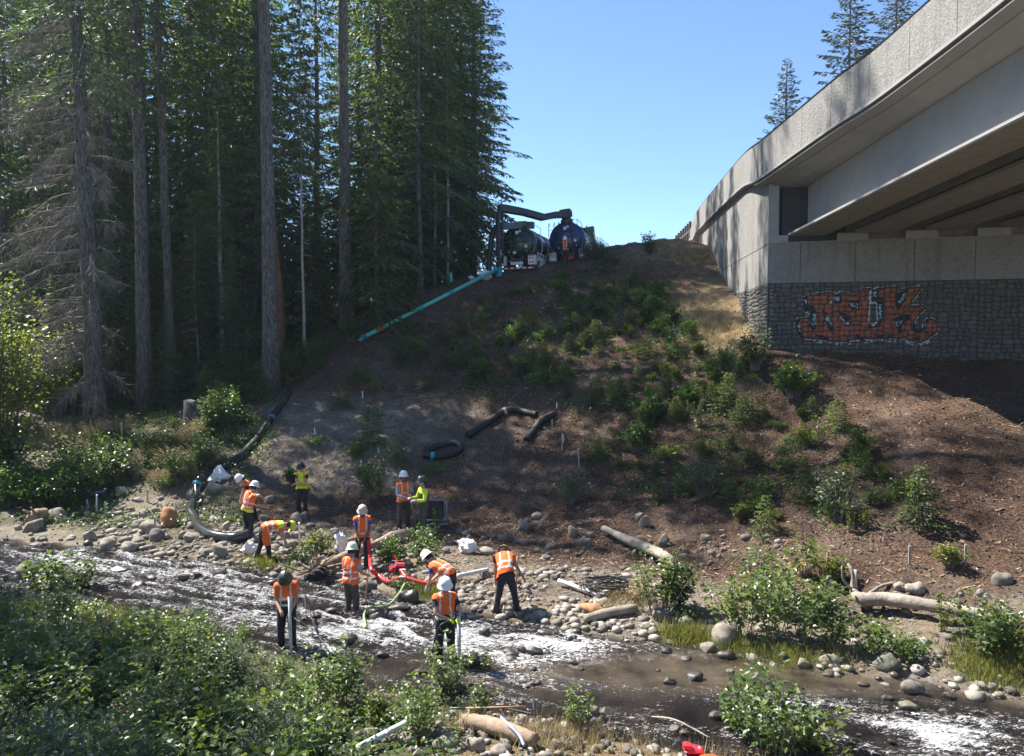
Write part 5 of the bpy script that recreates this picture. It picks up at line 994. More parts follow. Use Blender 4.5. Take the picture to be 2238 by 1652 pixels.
# ---------------------------------------------------------------- vacuum trucks
def wheel(mb_t, mb_r, x, y, r=.52, w_=.28):
    a = [(r * .62, -w_ / 2), (r * .95, -w_ / 2), (r, -w_ * .3), (r, w_ * .3), (r * .95, w_ / 2), (r * .62, w_ / 2)]; Mx = [[0, 0, 1], [0, 1, 0], [-1, 0, 0]]
    mb_t.lathe(a, 18, (x, y, r), 0, Mx); mb_r.lathe([(.02, -w_ / 2 + .05), (r * .3, -w_ / 2 + .05), (r * .62, -w_ / 2 + .01), (r * .62, w_ / 2 - .01), (r * .3, w_ / 2 - .05), (.02, w_ / 2 - .05)], 14, (x, y, r), 0, Mx)
def vac_truck(name, label, loc, rz, roll, paint, boxmat, blue=False):
    e = thing(name, label, 'truck', tuple(loc), rot=(0, roll, rz)); L = 8.2; R = 1.12; zc = 2.0; MY = [[1, 0, 0], [0, 0, -1], [0, 1, 0]]  # lathe z -> -y ... axis along y
    def tank(prof, mt, nm, n=28, par=None):
        mb = MB(); V = []; ang = np.arange(n) * 2 * math.pi / n
        for r, y in prof: V.append(np.stack([r * np.cos(ang), np.full(n, y), zc + r * np.sin(ang)], 1))
        q = [(i * n + j, i * n + (j + 1) % n, i * n + n + (j + 1) % n, i * n + n + j) for i in range(len(prof) - 1) for j in range(n)]; mb.add(np.concatenate(V), q); return mb.ob(nm, mt, par or e, True)
    tank([(.01, .38), (.5, .42), (.85, .52), (1.02, .66), (R, .8), (R, 6.3), (.9, 6.5), (.01, 6.6)], paint, 'tank')
    dr = tank([(.01, .08), (.45, .12), (.8, .24), (1.0, .42), (1.03, .5)], paint, 'rear_door'); tank([(1.03, .42), (1.2, .44), (1.2, .56), (1.03, .58)], paint, 'door_flange')
    for y in (2.2, 3.9, 5.5): tank([(R, y - .05), (R + .07, y - .05), (R + .07, y + .05), (R, y + .05)], M_steel, 'tank_band')
    for x in (-.42, .42): 
        mb = MB(); mb.tube([(x, .42, zc + 1.2), (x, .12, zc + .9), (x, -.02, zc + .4), (x, -.05, zc), (x, 0, zc - .5), (x, .14, zc - .9)], .045, 6); mb.ob('door_brace', M_dk if blue else M_dgr, e, True)
    mb = MB(); [mb.box((0, .0 if abs(z) < .2 else .05, zc + z), (1.75 - abs(z) * .5, .05, .05)) for z in (-.35, .15, .55)]; mb.ob('door_rib', M_dk, e)
    for x, z, r in [(-.55, -.52, .05), (-.18, -.55, .11), (.58, -.18, .10), (.62, -.5, .04), (0, .72, .12), (.2, .8, .08)]:
        mb = MB(); mb.lathe([(.01, -.06), (r, -.05), (r, .02)], 12, (x, .04, zc + z), 0, [[1, 0, 0], [0, 0, 1], [0, -1, 0]]); mb.ob('gauge', M_gls, e)
    mb = MB(); mb.box((0, 4.0, .95), (.8, 8.4, .22)); [mb.box((s * .38, .3, 1.0), (.1, .5, .5)) for s in (-1, 1)]; mb.ob('chassis', M_dk, e)
    bm_ = MB(); bm_.box((0, -.12, .42), (2.45, .12, .16)); bp_ = bm_.ob('bumper', M_dk, e)
    for k in range(12):
        if 4 <= k <= 7 and blue: continue
        mb = MB(); mb.box((-1.1 + k * .2, -.185, .43), (.196, .012, .10)); mb.ob('reflective_tape', M_rst if k % 2 else M_wst, bp_)
    for s in (-1, 1):
        mb = MB(); mb.bbox((s * 1.0, .05, .92), (.5, .5, .62), .03); bx = mb.ob('corner_box', boxmat, e)
        mb = MB(); mb.box((s * 1.0, -.205, .78), (.40, .012, .09)); mb.ob('marker_plate', M_or if not blue else M_wst, bx)
        for q in (-.1, .1): mb = MB(); mb.lathe([(.005, -.02), (.055, -.015), (.055, .01)], 10, (s * 1.0 + q, -.21, 1.05), 0, [[1, 0, 0], [0, 0, 1], [0, -1, 0]]); mb.ob('tail_light', M_lgt, bx)
        mb = MB(); mb.box((s * 1.0, -.205, 1.18), (.38, .012, .06)); mb.ob('reflective_tape', M_rst, bx)
    mb = MB(); mb.bbox((0, -.1, .74), (.8, .1, .22), .02); mb.ob('licence_panel', M_wht if not blue else M_rst, e)
    for y in (1.3, 2.6):
        for x in (-1.03, 1.03):
            a_, b_ = MB(), MB(); wheel(a_, b_, x, y); wheel_o = a_.ob('wheel', M_blk, e, True); b_.ob('rim', M_steel, wheel_o, True)
    for x in (-1.05, 1.05): a_, b_ = MB(), MB(); wheel(a_, b_, x, 7.6); wheel_o = a_.ob('wheel', M_blk, e, True); b_.ob('rim', M_steel, wheel_o, True)
    # side rails, walkway, ladder
    mb = MB(); [mb.box((1.14, 1.0 + k * .7, 1.0), (.05, .05, .9)) for k in range(8)]; mb.box((1.14, 3.4, 1.45), (.06, 5.2, .06)); mb.box((1.14, 3.4, .58), (.06, 5.2, .06)); mb.ob('side_rail', M_wht if not blue else M_steel, e)
    mb = MB(); mb.box((-1.14, 3.4, 1.3), (.06, 5.2, .4)); mb.ob('side_panel', boxmat, e)
    mb = MB(); mb.bbox((1.12, 2.1, .85), (.24, 1.3, .7), .02); mb.ob('tool_box', M_wht if not blue else M_steel, e)
    mb = MB()
    for s in (-.18, .18): mb.tube([(-1.02 + s, .5, 1.4), (-1.02 + s, .42, 2.4), (-.98 + s, .5, 3.1), (-.98 + s, .9, 3.35), (-.98 + s, 1.2, 3.1)], .02, 5)
    for k in range(5): mb.tube([(-1.2, .45, 1.6 + k * .3), (-.84, .45, 1.6 + k * .3)], .015, 4)
    mb.ob('ladder', M_dk, e)
    mb = MB(); mb.tube([(.7, 1.2, 3.0), (.7, 1.2, 3.4), (.7, 3.6, 3.4), (.7, 3.6, 3.0)], .02, 5); mb.tube([(.3, 1.6, 3.1), (.3, 1.6, 3.45), (.45, 1.9, 3.5)], .03, 5); mb.ob('top_rail', M_steel, e)
    # cab at the far end
    c = M_blu if blue else M_dgr; mb = MB(); mb.bbox((0, 8.2, 1.9), (2.2, 1.7, 2.0), .12); cab = mb.ob('cab', c, e)
    mb = MB(); mb.box((0, 9.06, 2.3), (1.9, .02, .8)); [mb.box((s * 1.105, 8.3, 2.35), (.02, .8, .6)) for s in (-1, 1)]; mb.ob('window', M_gls, cab)
    mb = MB(); mb.bbox((1.5, 8.7, 2.2), (.12, .16, .55), .03); mb.tube([(1.1, 8.7, 2.4), (1.5, 8.7, 2.4)], .02, 5); mb.ob('mirror', M_dk, cab)
    if blue:
        mb = MB(); mb.bbox((.9, 6.9, 2.1), (.55, .5, 3.0), .03); mb.ob('equipment_cabinet', M_oliv, e); mb = MB(); mb.bbox((0, 6.95, 2.6), (1.4, .45, 1.7), .03); mb.ob('filter_housing', M_blu, e)
        mb = MB(); mb.box((1.19, 6.3, 2.0), (.03, .35, 2.2)); mb.ob('side_stripe', M_wht, e); mb = MB(); mb.bbox((1.15, 1.0, 1.75), (.3, .8, .5), .03); mb.ob('control_box', M_wht, e)
        mb = MB(); [mb.tube([(x, 5.4, 2.9), (x + .1, 5.5, 3.5)], .05, 6) for x in (.3, .7)]; mb.box((.2, 5.6, 3.3), (1.0, .3, .2)); mb.ob('top_valves', M_dk, e)
    return e
def local(e, p):   # world -> local of a root that is not yet evaluated
    M_ = Matrix.LocRotScale(e.location, e.rotation_euler, e.scale).inverted(); v = M_ @ Vector(p); return np.array(v)
g1 = G(1130, 602); g2 = G(1250, 590)
g1 = np.array([P(1131, 600, 51)[0], 51, P(1131, 601, 51)[2]]); g2 = np.array([P(1245, 588, 52.5)[0], 52.5, P(1245, 588, 52.5)[2]])
dt = vac_truck('vacuum_truck', 'dark green vacuum tanker seen from behind at the top of the green pipe', g1, -math.radians(16), math.radians(-1), M_dgr, M_wht)
bt = vac_truck('vacuum_truck', 'blue vacuum tanker tilted beside the dark green one, its boom reaching over it', g2, -math.radians(13), math.radians(-7), M_blu, M_steel, True)
def boomparts(e, arm, rad, hose, hr, turret, mt, mh):
    mb = MB(); A_ = [local(e, p) for p in arm]
    for i in range(len(A_) - 1):
        a, b_ = A_[i], A_[i + 1]; d = b_ - a; L_ = np.linalg.norm(d); q = Vector(d).to_track_quat('Y', 'Z').to_matrix(); mb.box((a + b_) / 2, (rad[0], L_ + .1, rad[1]), M=q)
    mb.ob('boom', mt, e); mb = MB(); mb.tube(smoothpath([local(e, p) for p in hose], 6), hr, 12); mb.ob('boom_hose', mh, e, True)
    t0 = local(e, turret); mb = MB(); mb.lathe([(.02, .3), (.3, .3), (.34, .1), (.30, 0), (.42, -.1), (.42, -.35), (.02, -.36)], 16, t0); mb.box(t0 + np.array([0, .1, .42]), (.7, 1.0, .34)); mb.ob('turret', mt, e)
boomparts(dt, [P(1165,492,51.3), P(1146,492,51.5), P(1098,495,50.8)], (.34, .42), [P(1100,494,50.7), P(1084,497,50.5), P(1075,520,50.4), P(1070,555,50.3), P(1068,598,50.2)], .17, P(1142, 505, 51.6), M_dgr, M_blk)
boomparts(bt, [P(1246,468,53.2), P(1212,470,52.8), P(1186,475,52.3), P(1146,464,51.3), P(1092,455,50.3)], (.42, .40), [P(1096,456,50.2), P(1089,470,50.1), P(1089,520,50), P(1090,560,49.9), P(1093,594,49.8)], .15, P(1238, 478, 53.3), M_dk, M_blk)
mb = MB(); mb.tube([local(bt, P(1098, 458, 50.3)), local(bt, P(1098, 575, 50))], .08, 8); mb.ob('boom_strut', M_dk, bt, True)
mb = MB(); mb.tube([local(bt, P(1093, 585, 49.75)), local(bt, P(1092, 602, 49.6)), local(bt, P(1086, 600, 49.5))], .17, 12); mb.ob('hose_connector', M_teal, bt, True)
# ---------------------------------------------------------------- crumpled plastic sheets and bags
def crumple(name, px, py, w_, h_, label, cat, seed, mt=None, flat=.5, tip=None):
    rg_ = np.random.default_rng(seed); V, F = _I3; V = V.copy(); n = fbm(V[:, 0] * 3 + seed, V[:, 1] * 3, V[:, 2] * 3, 3, seed); V *= (1 + .75 * n[:, None]); n2 = np.abs(vnoise(V[:, 0] * 7, V[:, 1] * 7, V[:, 2] * 7, seed)); V *= (1 - .3 * n2[:, None])
    if tip: V[:, :2] *= (1.15 - .85 * np.clip(V[:, 2:3] + .35, 0, 1)); V[:, 2] += .2 * np.exp(-12 * (V[:, 0] ** 2 + V[:, 1] ** 2)) * (V[:, 2] > 0)
    p = Gw(px, py); s = p[1] / FPX; return ob(name, mesh_np(name, V, None, F, [mt or M_wht], None, False), None, (p[0], p[1] + w_ * s * .2, p[2] + h_ * s * .4), (0, 0, seed), (w_ * s, w_ * s * .7, h_ * s), label, cat)
crumple('plastic_bag', 477, 1056, 46, 34, 'white plastic bag tied up to a point on the big boulder', 'bag', 3, tip=True)
crumple('plastic_bag', 543, 1213, 36, 30, 'full white plastic bag on the ground behind the bending worker', 'bag', 4)
crumple('plastic_bag', 742, 1212, 40, 52, 'tall white sack standing left of the worker in the blue shirt', 'bag', 5)
crumple('plastic_sheet', 1022, 1212, 42, 34, 'crumpled white plastic sheet lying on the stones right of centre', 'plastic sheet', 6, flat=.3)
crumple('plastic_sheet', 1060, 612, 34, 26, 'greyish white sheeting heaped at the forest edge below the trucks', 'plastic sheet', 7); crumple('plastic_sheet', 1030, 612, 24, 10, 'low scrap of white sheeting left of the heap by the trucks', 'plastic sheet', 8)
crumple('plastic_bag', 1196, 1342, 22, 36, 'white cloth bag hanging behind the front worker by the white pipe', 'bag', 9) if False else None
crumple('plastic_bag', 720, 1652, 22, 34, 'scrap of white plastic at the bottom edge left of the white pipe', 'bag', 10)
# ---------------------------------------------------------------- pipes, poles, logs
def rod(name, a, b_, r, mt, label, cat, n=10, r2=None, bend=None, part='pipe_wall'):
    a = np.array(a, float); b_ = np.array(b_, float); pts = [a * 0, (b_ - a) * .5 + (np.array(bend) if bend is not None else 0), b_ - a]; e = thing(name, label, cat, tuple(a)); mb = MB(); mb.tube(smoothpath(pts, 5), np.linspace(r, r2 or r, 11), n); mb.ob(part, mt, e, True); return e
def U(p, h): return np.array(p) + np.array([0, 0, h])
rod('white_pipe', U(G(1221,1282),.15), U(G(1312,1312),.12), .05, M_wht, 'thin white pipe lying slanted over the black cable coil', 'pipe')
rod('white_pipe', U(G(1000,1282),.28), U(G(1066,1256),.14), .055, M_wp, 'grey white pipe leading from the bending worker up to the bank', 'pipe')
rod('white_pipe', U(G(782,1656),.12), U(G(910,1606),.28), .055, M_wp, 'scuffed white pipe lying across the stones at the bottom edge', 'pipe')
def logthing(name, pts, r, mt, label, cat='log', n=12, branches=()):
    pts = np.array(pts); P_ = smoothpath(pts, 6); o0 = P_[0].copy(); e = thing(name, label, cat, tuple(o0)); rr = np.interp(np.linspace(0, 1, len(P_)), np.linspace(0, 1, len(r)), r); mb = MB(); rg_ = np.random.default_rng(len(label)); mb.tube(P_ - o0, rr * (1 + rg_.normal(size=len(P_)) * .04), n); mb.ob('log_trunk', mt, e, True)
    for bp_, br_ in branches: mb = MB(); mb.tube(smoothpath(np.array(bp_) - o0, 4), np.linspace(br_, br_ * .4, (len(bp_) - 1) * 4 + 1), 7); mb.ob('root', mt, e, True)
    return e
L0 = [U(G(1868,1300),.55), U(G(1866,1325),.35), U(G(1885,1343),.35), U(G(1940,1342),.32), U(G(2020,1352),.3), U(G(2130,1368),.26), U(G(2260,1388),.22)]
logthing('driftwood_log', L0, [.05, .10, .15, .155, .14, .13, .12], M_log, 'long silver driftwood log with upturned root on the right bank', branches=[([L0[1], U(L0[1], .45) + [-.05, 0, 0], U(L0[1], .62) + [-.12, .1, 0]], .06), ([L0[2], L0[2] + [.2, .2, -.35]], .12), ([L0[1], L0[1] + [-.25, 0, .25], L0[1] + [-.3, 0, .6]], .04), ([L0[2] + [.2, .1, .1], L0[2] + [.9, .7, .12], L0[2] + [2.0, 1.0, -.05]], .05)])
logthing('leaning_log', [U(G(1318,1170),.22), U(G(1380,1202),.24), U(G(1450,1232),.2), U(G(1478,1250),.1)], [.09, .13, .15, .11], M_log, 'bare barkless log lying down the slope toe above the leafy bush')
_rw = U(G(690,1268),.22); _rg = np.random.default_rng(2); _rb = []
for _k in range(34):
    _a = _rg.uniform(0, 6.28); _l = _rg.uniform(.35, 1.0); _d = np.array([math.cos(_a) * 1.1 + .25, _rg.uniform(-.5, .3), math.sin(_a) * .62]); _rb.append(([_rw + _d * .1, _rw + _d * _l * .5 + _rg.normal(size=3) * .07, _rw + _d * _l + _rg.normal(size=3) * .12], _rg.uniform(.02, .06)))
logthing('root_log', [U(G(835,1195),.14), U(G(790,1212),.16), U(G(745,1236),.2), U(G(715,1256),.25), U(G(690,1268),.22)], [.10, .12, .14, .16, .2], M_logb, 'brown log slanting down to a dark tangled root wad by the water', branches=_rb)
crumple('root_clod', 694, 1272, 70, 34, 'dark earthy clod in the roots of the brown slanting log', 'root clod', 12, plain('dark_root_soil', (.03, .022, .016), .95, var=.6, scale=14, bump=.9))
logthing('flat_log', [U(G(822,1200),.12), U(G(862,1186),.16), U(G(905,1176),.16)], [.13, .17, .16], M_logb, 'short weathered log on the stones below the two talking workers')
logthing('birch_log', [U(G(1278,1363),.1), U(G(1330,1352),.12), U(G(1390,1342),.12)], [.09, .11, .11], M_log, 'pale mottled log lying at the far waterline below the cable coil'); logthing('torn_log', [U(G(1268,1335),.1), U(G(1300,1345),.14), U(G(1325,1352),.1)], [.06, .15, .05], M_orw, 'split piece of raw orange wood at the far waterline')
logthing('near_log', [U(G(1010,1592),.12), U(G(1060,1606),.16), U(G(1120,1622),.15), U(G(1170,1640),.12)], [.12, .14, .13, .11], M_logb, 'thick log on the near bank under the wooden rake'); logthing('branch', [U(Gw(1425,1572),.05), U(Gw(1470,1592),.16), U(Gw(1515,1608),.12), U(Gw(1550,1625),.1)], [.012, .018, .016, .008], M_log, 'pale stripped branch lying in the water by the lower edge')
logthing('root_wad', [U(G(105,1140),.3), U(G(80,1143),.25), U(G(60,1150),.2)], [.16, .24, .12], M_logb, 'dark root wad between the grey boulders on the left bank', branches=[([U(G(80,1143),.25), U(G(80,1143),.25) + [math.cos(a) * .4, -.3, math.sin(a) * .35]], .07) for a in np.linspace(0, 5.4, 8)])
logthing('stick', [U(G(1120,1290),.1), U(G(1128,1275),.7), U(G(1131,1240),.2)], [.02, .02, .012], M_hdl, 'dark upright stick behind the worker bending at the right') if False else None
# rake
a = U(G(985, 1590), .3); b_ = U(G(1150, 1590), .34); e = thing('rake', 'garden rake with orange wooden handle and green grip lying over the log', 'rake', tuple(a)); d = b_ - a
mb = MB(); mb.tube([d * .18, d], .017, 8); mb.ob('handle', M_hdl, e, True); mb = MB(); mb.tube([d * 0, d * .2], .022, 8); mb.ob('grip', pal('green_grip', (.02, .10, .04), .5), e, True)
mb = MB(); h = d * 1.0; mb.tube([h, h + [.12, 0, 0]], .012, 6); mb.tube([h + [.12, -.22, .04], h + [.12, .22, .04]], .014, 6)
for k in range(12): y = -.22 + .04 * k; mb.tube([h + [.12, y, .04], h + [.15, y, .04], h + [.16, y, -.06]], .006, 4)
mb.ob('rake_head', M_dk, e)
# stakes
for px, py, hh, mt, lab in [(1207,955,36,M_stk,'thin wooden stake behind the upper hose end'),(1199,948,0,M_stk,''),(1228,985,36,M_stk,'wooden stake with white flagging right of the short hose'),(1266,1020,38,M_stk,'wooden stake furthest right below the short hose'),(793,870,14,M_wht,'small white stake on the left shoulder of the slope'),(690,950,12,M_wht,'small white stake in the bare dirt'),
    (1216,893,12,M_wht,'small white stake above the arched hose'),(825,995,12,M_wht,'small white stake left of the willow shrub'),(788,1020,12,M_wht,'small white stake above the talking workers'),(211,1117,34,M_wht,'taller white stake under the dark tray'),(194,1112,18,M_wht,'short white stake left of the dark tray stake'),(229,1116,18,M_wht,'short white stake right of the dark tray stake'),
    (340,1170,40,M_stk,'thin lath stuck behind the rounded pale boulder'),(655,1185,42,M_wht,'white wooden slat leaning in the cobbles right of the bending worker'),(322,1098,28,M_stk,'thin stake at the top of the stone bar'),(268,972,46,M_stk,'grey wooden post in the weeds on the left bank'),(183,925,30,M_stk,'leaning post at the foot of the twiggy tree'),(987,617,20,M_grn,'pale green capped tube standing by the forest edge'),
    (1722,1258,26,M_stk,'thin stake in the shaded mulch by the tall sapling'),(1808,1232,24,M_stk,'short stake left of the small yellow shrub'),(1987,1238,40,M_pale if False else m_pale,'thin pale stem standing at the slope foot'),(2110,1232,40,m_pale,'second thin pale stem standing at the slope foot')]:
    if not lab: continue
    p = G(px, py); H_ = hh / FPX * p[1]; w_ = .05 if mt is not M_grn else .16; mb = MB(); tl = rr_.uniform(-.06, .06); mb.hexa([(-w_/2,-w_/3,-.2),(w_/2,-w_/3,-.2),(w_/2,w_/3,-.2),(-w_/2,w_/3,-.2),(-w_/2+tl,-w_/3,H_),(w_/2+tl,-w_/3,H_),(w_/2+tl,w_/3,H_+.03),(-w_/2+tl,w_/3,H_+.03)])
    e = thing('stake', lab, 'stake', tuple(p)); mb.ob('shaft', mt, e)
    if 'flagging' in lab: mb = MB(); mb.box((.05, -.03, H_ * .75), (.03, .02, .3)); mb.ob('flagging', M_wht, e)
# dark oval tray
p = G(203, 1088); e = thing('tray', 'oval dark tray with a bluish top standing on the left bank', 'tray', tuple(p)); V, F = ico(3); s = p[1] / FPX
mb = MB(); mb.lathe([(.02, .10), (.40, .10), (.43, .13), (.46, .12), (.38, -.10), (.02, -.12)], 24, (0, 0, .16), sx=1.25, sy=.7); mb.ob('tray_shell', plain('blue_grey_metal', (.12, .15, .20), .35, metal=.4), e, True)
# small red pump
p = G(872, 1262); e = thing('water_pump', 'small red engine pump in a black tube frame between the hoses', 'pump', tuple(p)); e.scale = (.78, .78, .78); mb = MB()
for y in (-.22, .22): mb.tube([(-.33, y, 0), (-.33, y, .42), (-.26, y, .5), (.26, y, .5), (.33, y, .42), (.33, y, 0), (-.33, y, 0.0)], .018, 6)
for x in (-.33, .33): mb.tube([(x, -.22, .05), (x, .22, .05)], .018, 6)
mb.ob('frame', M_dk, e, True); mb = MB(); mb.bbox((.05, 0, .22), (.3, .28, .3), .04); mb.ob('engine', M_dk, e); mb = MB(); mb.bbox((.05, 0, .42), (.36, .3, .12), .04); mb.lathe([(.02, .1), (.13, .09), (.14, 0), (.14, -.06), (.02, -.08)], 14, (-.2, -.08, .3)); mb.ob('fuel_tank', M_red, e); mb = MB(); mb.tube([(-.2, -.1, .3), (-.22, -.3, .33)], .06, 10); mb.ob('outlet', M_red, e, True); mb = MB(); mb.lathe([(.01, .12), (.09, .11), (.11, 0), (.09, -.1)], 12, (.18, -.18, .22)); mb.ob('air_filter', M_wht, e)
# red hoses
def hose(pts, r, mt, label, name='hose'):
    P_ = smoothpath(pts, 8); o0 = P_[0].copy(); e = thing(name, label, 'hose', tuple(o0)); mb = MB(); mb.tube(P_ - o0, r, 9); mb.ob('hose_wall', mt, e, True); return e
h_a = [P(806, 1180, Gw(790,1236)[1] - .25), P(808, 1210, Gw(790,1236)[1] - .3), P(812, 1245, 20.8), U(Gw(826, 1268), .12), U(Gw(850, 1281), .1), U(Gw(880, 1288), .28), U(Gw(925, 1291), .2), U(Gw(952, 1291), .2)]
hose(h_a, .055, M_red, 'red hose dropping from the hands of the worker in the blue shirt to the water'); hose([U(Gw(860, 1246), .4), U(Gw(868, 1258), .3), U(Gw(880, 1270), .2), U(Gw(900, 1284), .12), U(Gw(925, 1288), .15), U(Gw(950, 1279), .35)], .055, M_red, 'red hose curving from the small pump to the bending worker')
hose([U(Gw(885, 1305), .3), U(Gw(870, 1318), .2), U(Gw(850, 1330), .1), U(Gw(825, 1338), .12), U(Gw(810, 1346), .2), U(Gw(796, 1352), .1), U(Gw(800, 1372), .0)], .03, pal('pale_green_hose', (.22, .30, .12), .6), 'pale green hose snaking over the dark boulder into the riffle')
hose([U(Gw(1168, 1574), .1), U(Gw(1100, 1562), .12), U(Gw(1062, 1565), .15), U(Gw(1040, 1590), .15), U(Gw(1035, 1612), .1)], .022, M_blk, 'thin black hose curving over the tip of the near bank'); hose([U(G(1095, 1600), .25), U(G(1110, 1620), .28), U(G(1135, 1640), .2), U(G(1145, 1660), .2)], .022, pal('light_blue_cable', (.25, .36, .60), .5), 'light blue cable crossing the log on the near bank', 'cable')
# black cable coil
p = G(1325, 1305) if False else G(1322, 1300); e = thing('cable_coil', 'tangled coil of black cable on the gravel under the white pipe', 'cable coil', tuple(G(1328 - 4, 1300)))
for k in range(9):
    rg_ = np.random.default_rng(k); rr0 = rg_.uniform(.28, .5); a_ = np.linspace(0, 2 * math.pi, 22)[:-1]; c0 = rg_.normal(size=3) * .05; tl = rg_.uniform(-.5, .5); pts = np.stack([c0[0] + rr0 * 1.3 * np.cos(a_), c0[1] + rr0 * .8 * np.sin(a_), .06 + k * .03 + tl * .3 * np.sin(a_ + k) + .1], 1); mb = MB(); mb.tube(pts, .016, 5, closed=True); mb.ob('loop', M_blk, e, True)
# generator with frame and blue handled jack behind the two talking workers
p = G(950, 1150); e = thing('generator', 'black boxed generator on a pipe frame behind the worker in green waders', 'generator', tuple(p), .1); mb = MB(); mb.bbox((0, 0, .55), (.62, .5, .62), .04); mb.ob('housing', M_dk, e)
mb = MB(); [mb.tube([(-.4, y, .08), (.45, y, .08)], .045, 8) for y in (-.3, .3)]; mb.tube([(-.36, -.3, .9), (.4, -.3, .9)], .025, 6); [mb.tube([(x, -.3, .08), (x, -.3, .9)], .02, 6) for x in (-.36, .4)]; mb.ob('frame', M_steel, e, True)
mb = MB(); mb.bbox((-.4, -.28, .22), (.2, .16, .18), .02); mb.ob('red_module', M_rst, e); mb = MB(); mb.lathe([(.01, .05), (.08, .04), (.08, -.05)], 12, (.2, -.3, .78), 0, [[1, 0, 0], [0, 0, 1], [0, -1, 0]]); mb.ob('filler_cap', M_blk, e)
p = G(968, 1140); q = P(1002, 1102, p[1] + .3); e = thing('long_handled_tool', 'grey metal frame tool with a long blue handle propped right of the generator', 'tool', tuple(p)); d = q - p; mb = MB(); mb.tube([U(d * 0, .35), d * .5 + [0, 0, .2], d + [0, 0, .05]], .022, 7); mb.ob('handle', M_bluem, e, True)
mb = MB(); mb.tube([(-.16, 0, .1), (-.2, 0, .4), (.02, 0, .5), (.12, 0, .2), (-.16, 0, .1)], .02, 6); mb.tube([(-.1, .1, .1), (.2, .1, .05)], .03, 6); mb.ob('metal_frame', M_steel, e, True); mb = MB(); mb.tube([d + [-.08, 0, .02], d + [.02, 0, .12], d + [.12, 0, -.05]], .02, 6); mb.ob('hook', M_dk, e, True)
# things cut by the bottom edge
p = P(1512, 1656, 11.6); p[2] = max(p[2] - .32, float(gz(p[0], p[1]))); e = thing('small_engine', 'small red and black engine at the bottom edge left of the orange lid', 'engine', tuple(p)); mb = MB(); mb.bbox((0, 0, .12), (.26, .2, .24), .03); mb.ob('block', M_dk, e); mb = MB(); mb.bbox((.02, 0, .29), (.3, .2, .06), .03); mb.lathe([(.01, .04), (.07, .03), (.07, -.03)], 12, (-.08, -.02, .36)); mb.ob('starter_cover', M_red, e); mb = MB(); mb.tube([(.1, 0, .32), (.2, -.02, .22), (.26, -.02, .1)], .018, 6); mb.ob('lever', M_wht, e, True)
p = P(1556, 1668, 11.2); p[2] = max(p[2] - .2, float(gz(p[0], p[1]))); e = thing('orange_lid', 'bright orange plastic lid cut by the bottom edge', 'lid', tuple(p)); mb = MB(); mb.lathe([(.01, .27), (.12, .26), (.22, .22), (.25, .16), (.25, .02), (.24, 0)], 24); mb.ob('dome', pal('bright_orange_plastic', (.80, .10, .015), .4, var=.05), e, True)
p = G(690, 1690); e = thing('red_reel', 'small red and black reel at the bottom edge left of the white plastic', 'reel', tuple(p)); Mr = [[0, 0, 1], [0, 1, 0], [-1, 0, 0]]; mb = MB(); mb.lathe([(.02, -.09), (.16, -.09), (.16, -.07), (.10, -.06), (.10, .06), (.16, .07), (.16, .09), (.02, .09)], 18, (0, 0, .17), 0, Mr); mb.ob('spool', M_red, e, True); mb = MB(); mb.lathe([(.10, -.06), (.14, -.05), (.145, 0), (.14, .05), (.10, .06)], 18, (0, 0, .17), 0, Mr); mb.ob('wound_cord', M_blk, e, True)
# ================================================================ PEOPLE
M_sk = {k: plain('skin_' + k, c, .55, var=.1) for k, c in {'light': (.50, .30, .22), 'tan': (.36, .20, .13), 'brown': (.16, .085, .055)}.items()}
M_vo = plain('orange_safety_fabric', (.80, .13, .018), .8, var=.10, scale=8, bump=.25, bscale=12); M_vy = plain('lime_safety_fabric', (.62, .78, .04), .8, var=.08, scale=8, bump=.25, bscale=12); M_sil = plain('silver_reflective_band', (.62, .62, .58), .4, var=.05)
M_navy = plain('dark_work_cloth', (.016, .018, .024), .85, var=.3, bump=.4, bscale=14); M_blks = plain('black_shirt_cloth', (.02, .02, .024), .85, var=.2); M_blus = plain('blue_shirt_cloth', (.02, .06, .32), .85, var=.15); M_grys = plain('grey_shirt_cloth', (.30, .30, .32), .85, var=.1); M_wad = plain('olive_wader_rubber', (.028, .045, .036), .45, var=.3, bump=.2); M_brw = plain('brown_wader_cloth', (.05, .042, .034), .7, var=.3, bump=.3)
M_hat = {'white': plain('white_hard_hat', (.80, .80, .78), .3, var=.04, coat=.3), 'tan': plain('tan_hard_hat', (.48, .43, .33), .45, var=.08), 'lime': plain('pale_lime_hard_hat', (.62, .70, .46), .35, var=.05), 'dark': plain('dark_olive_hard_hat', (.045, .055, .04), .4, var=.1), 'black': plain('black_hard_hat', (.02, .02, .022), .3, var=.1), 'yellow': plain('yellow_hood', (.65, .70, .03), .6, var=.05)}
M_hair = plain('dark_hair', (.025, .018, .014), .8, var=.4, bump=.5); M_boot = plain('black_boot', (.02, .019, .018), .55); M_glv = plain('lime_work_glove', (.62, .72, .05), .7); M_glw = plain('pale_work_glove', (.5, .5, .5), .8); M_eye = plain('eye_white', (.6, .6, .58), .3, var=.02)
def Rx(a): c, s = math.cos(a), math.sin(a); return np.array([[1, 0, 0], [0, c, -s], [0, s, c]])
def Ry(a): c, s = math.cos(a), math.sin(a); return np.array([[c, 0, s], [0, 1, 0], [-s, 0, c]])
def Rz(a): c, s = math.cos(a), math.sin(a); return np.array([[c, -s, 0], [s, c, 0], [0, 0, 1]])
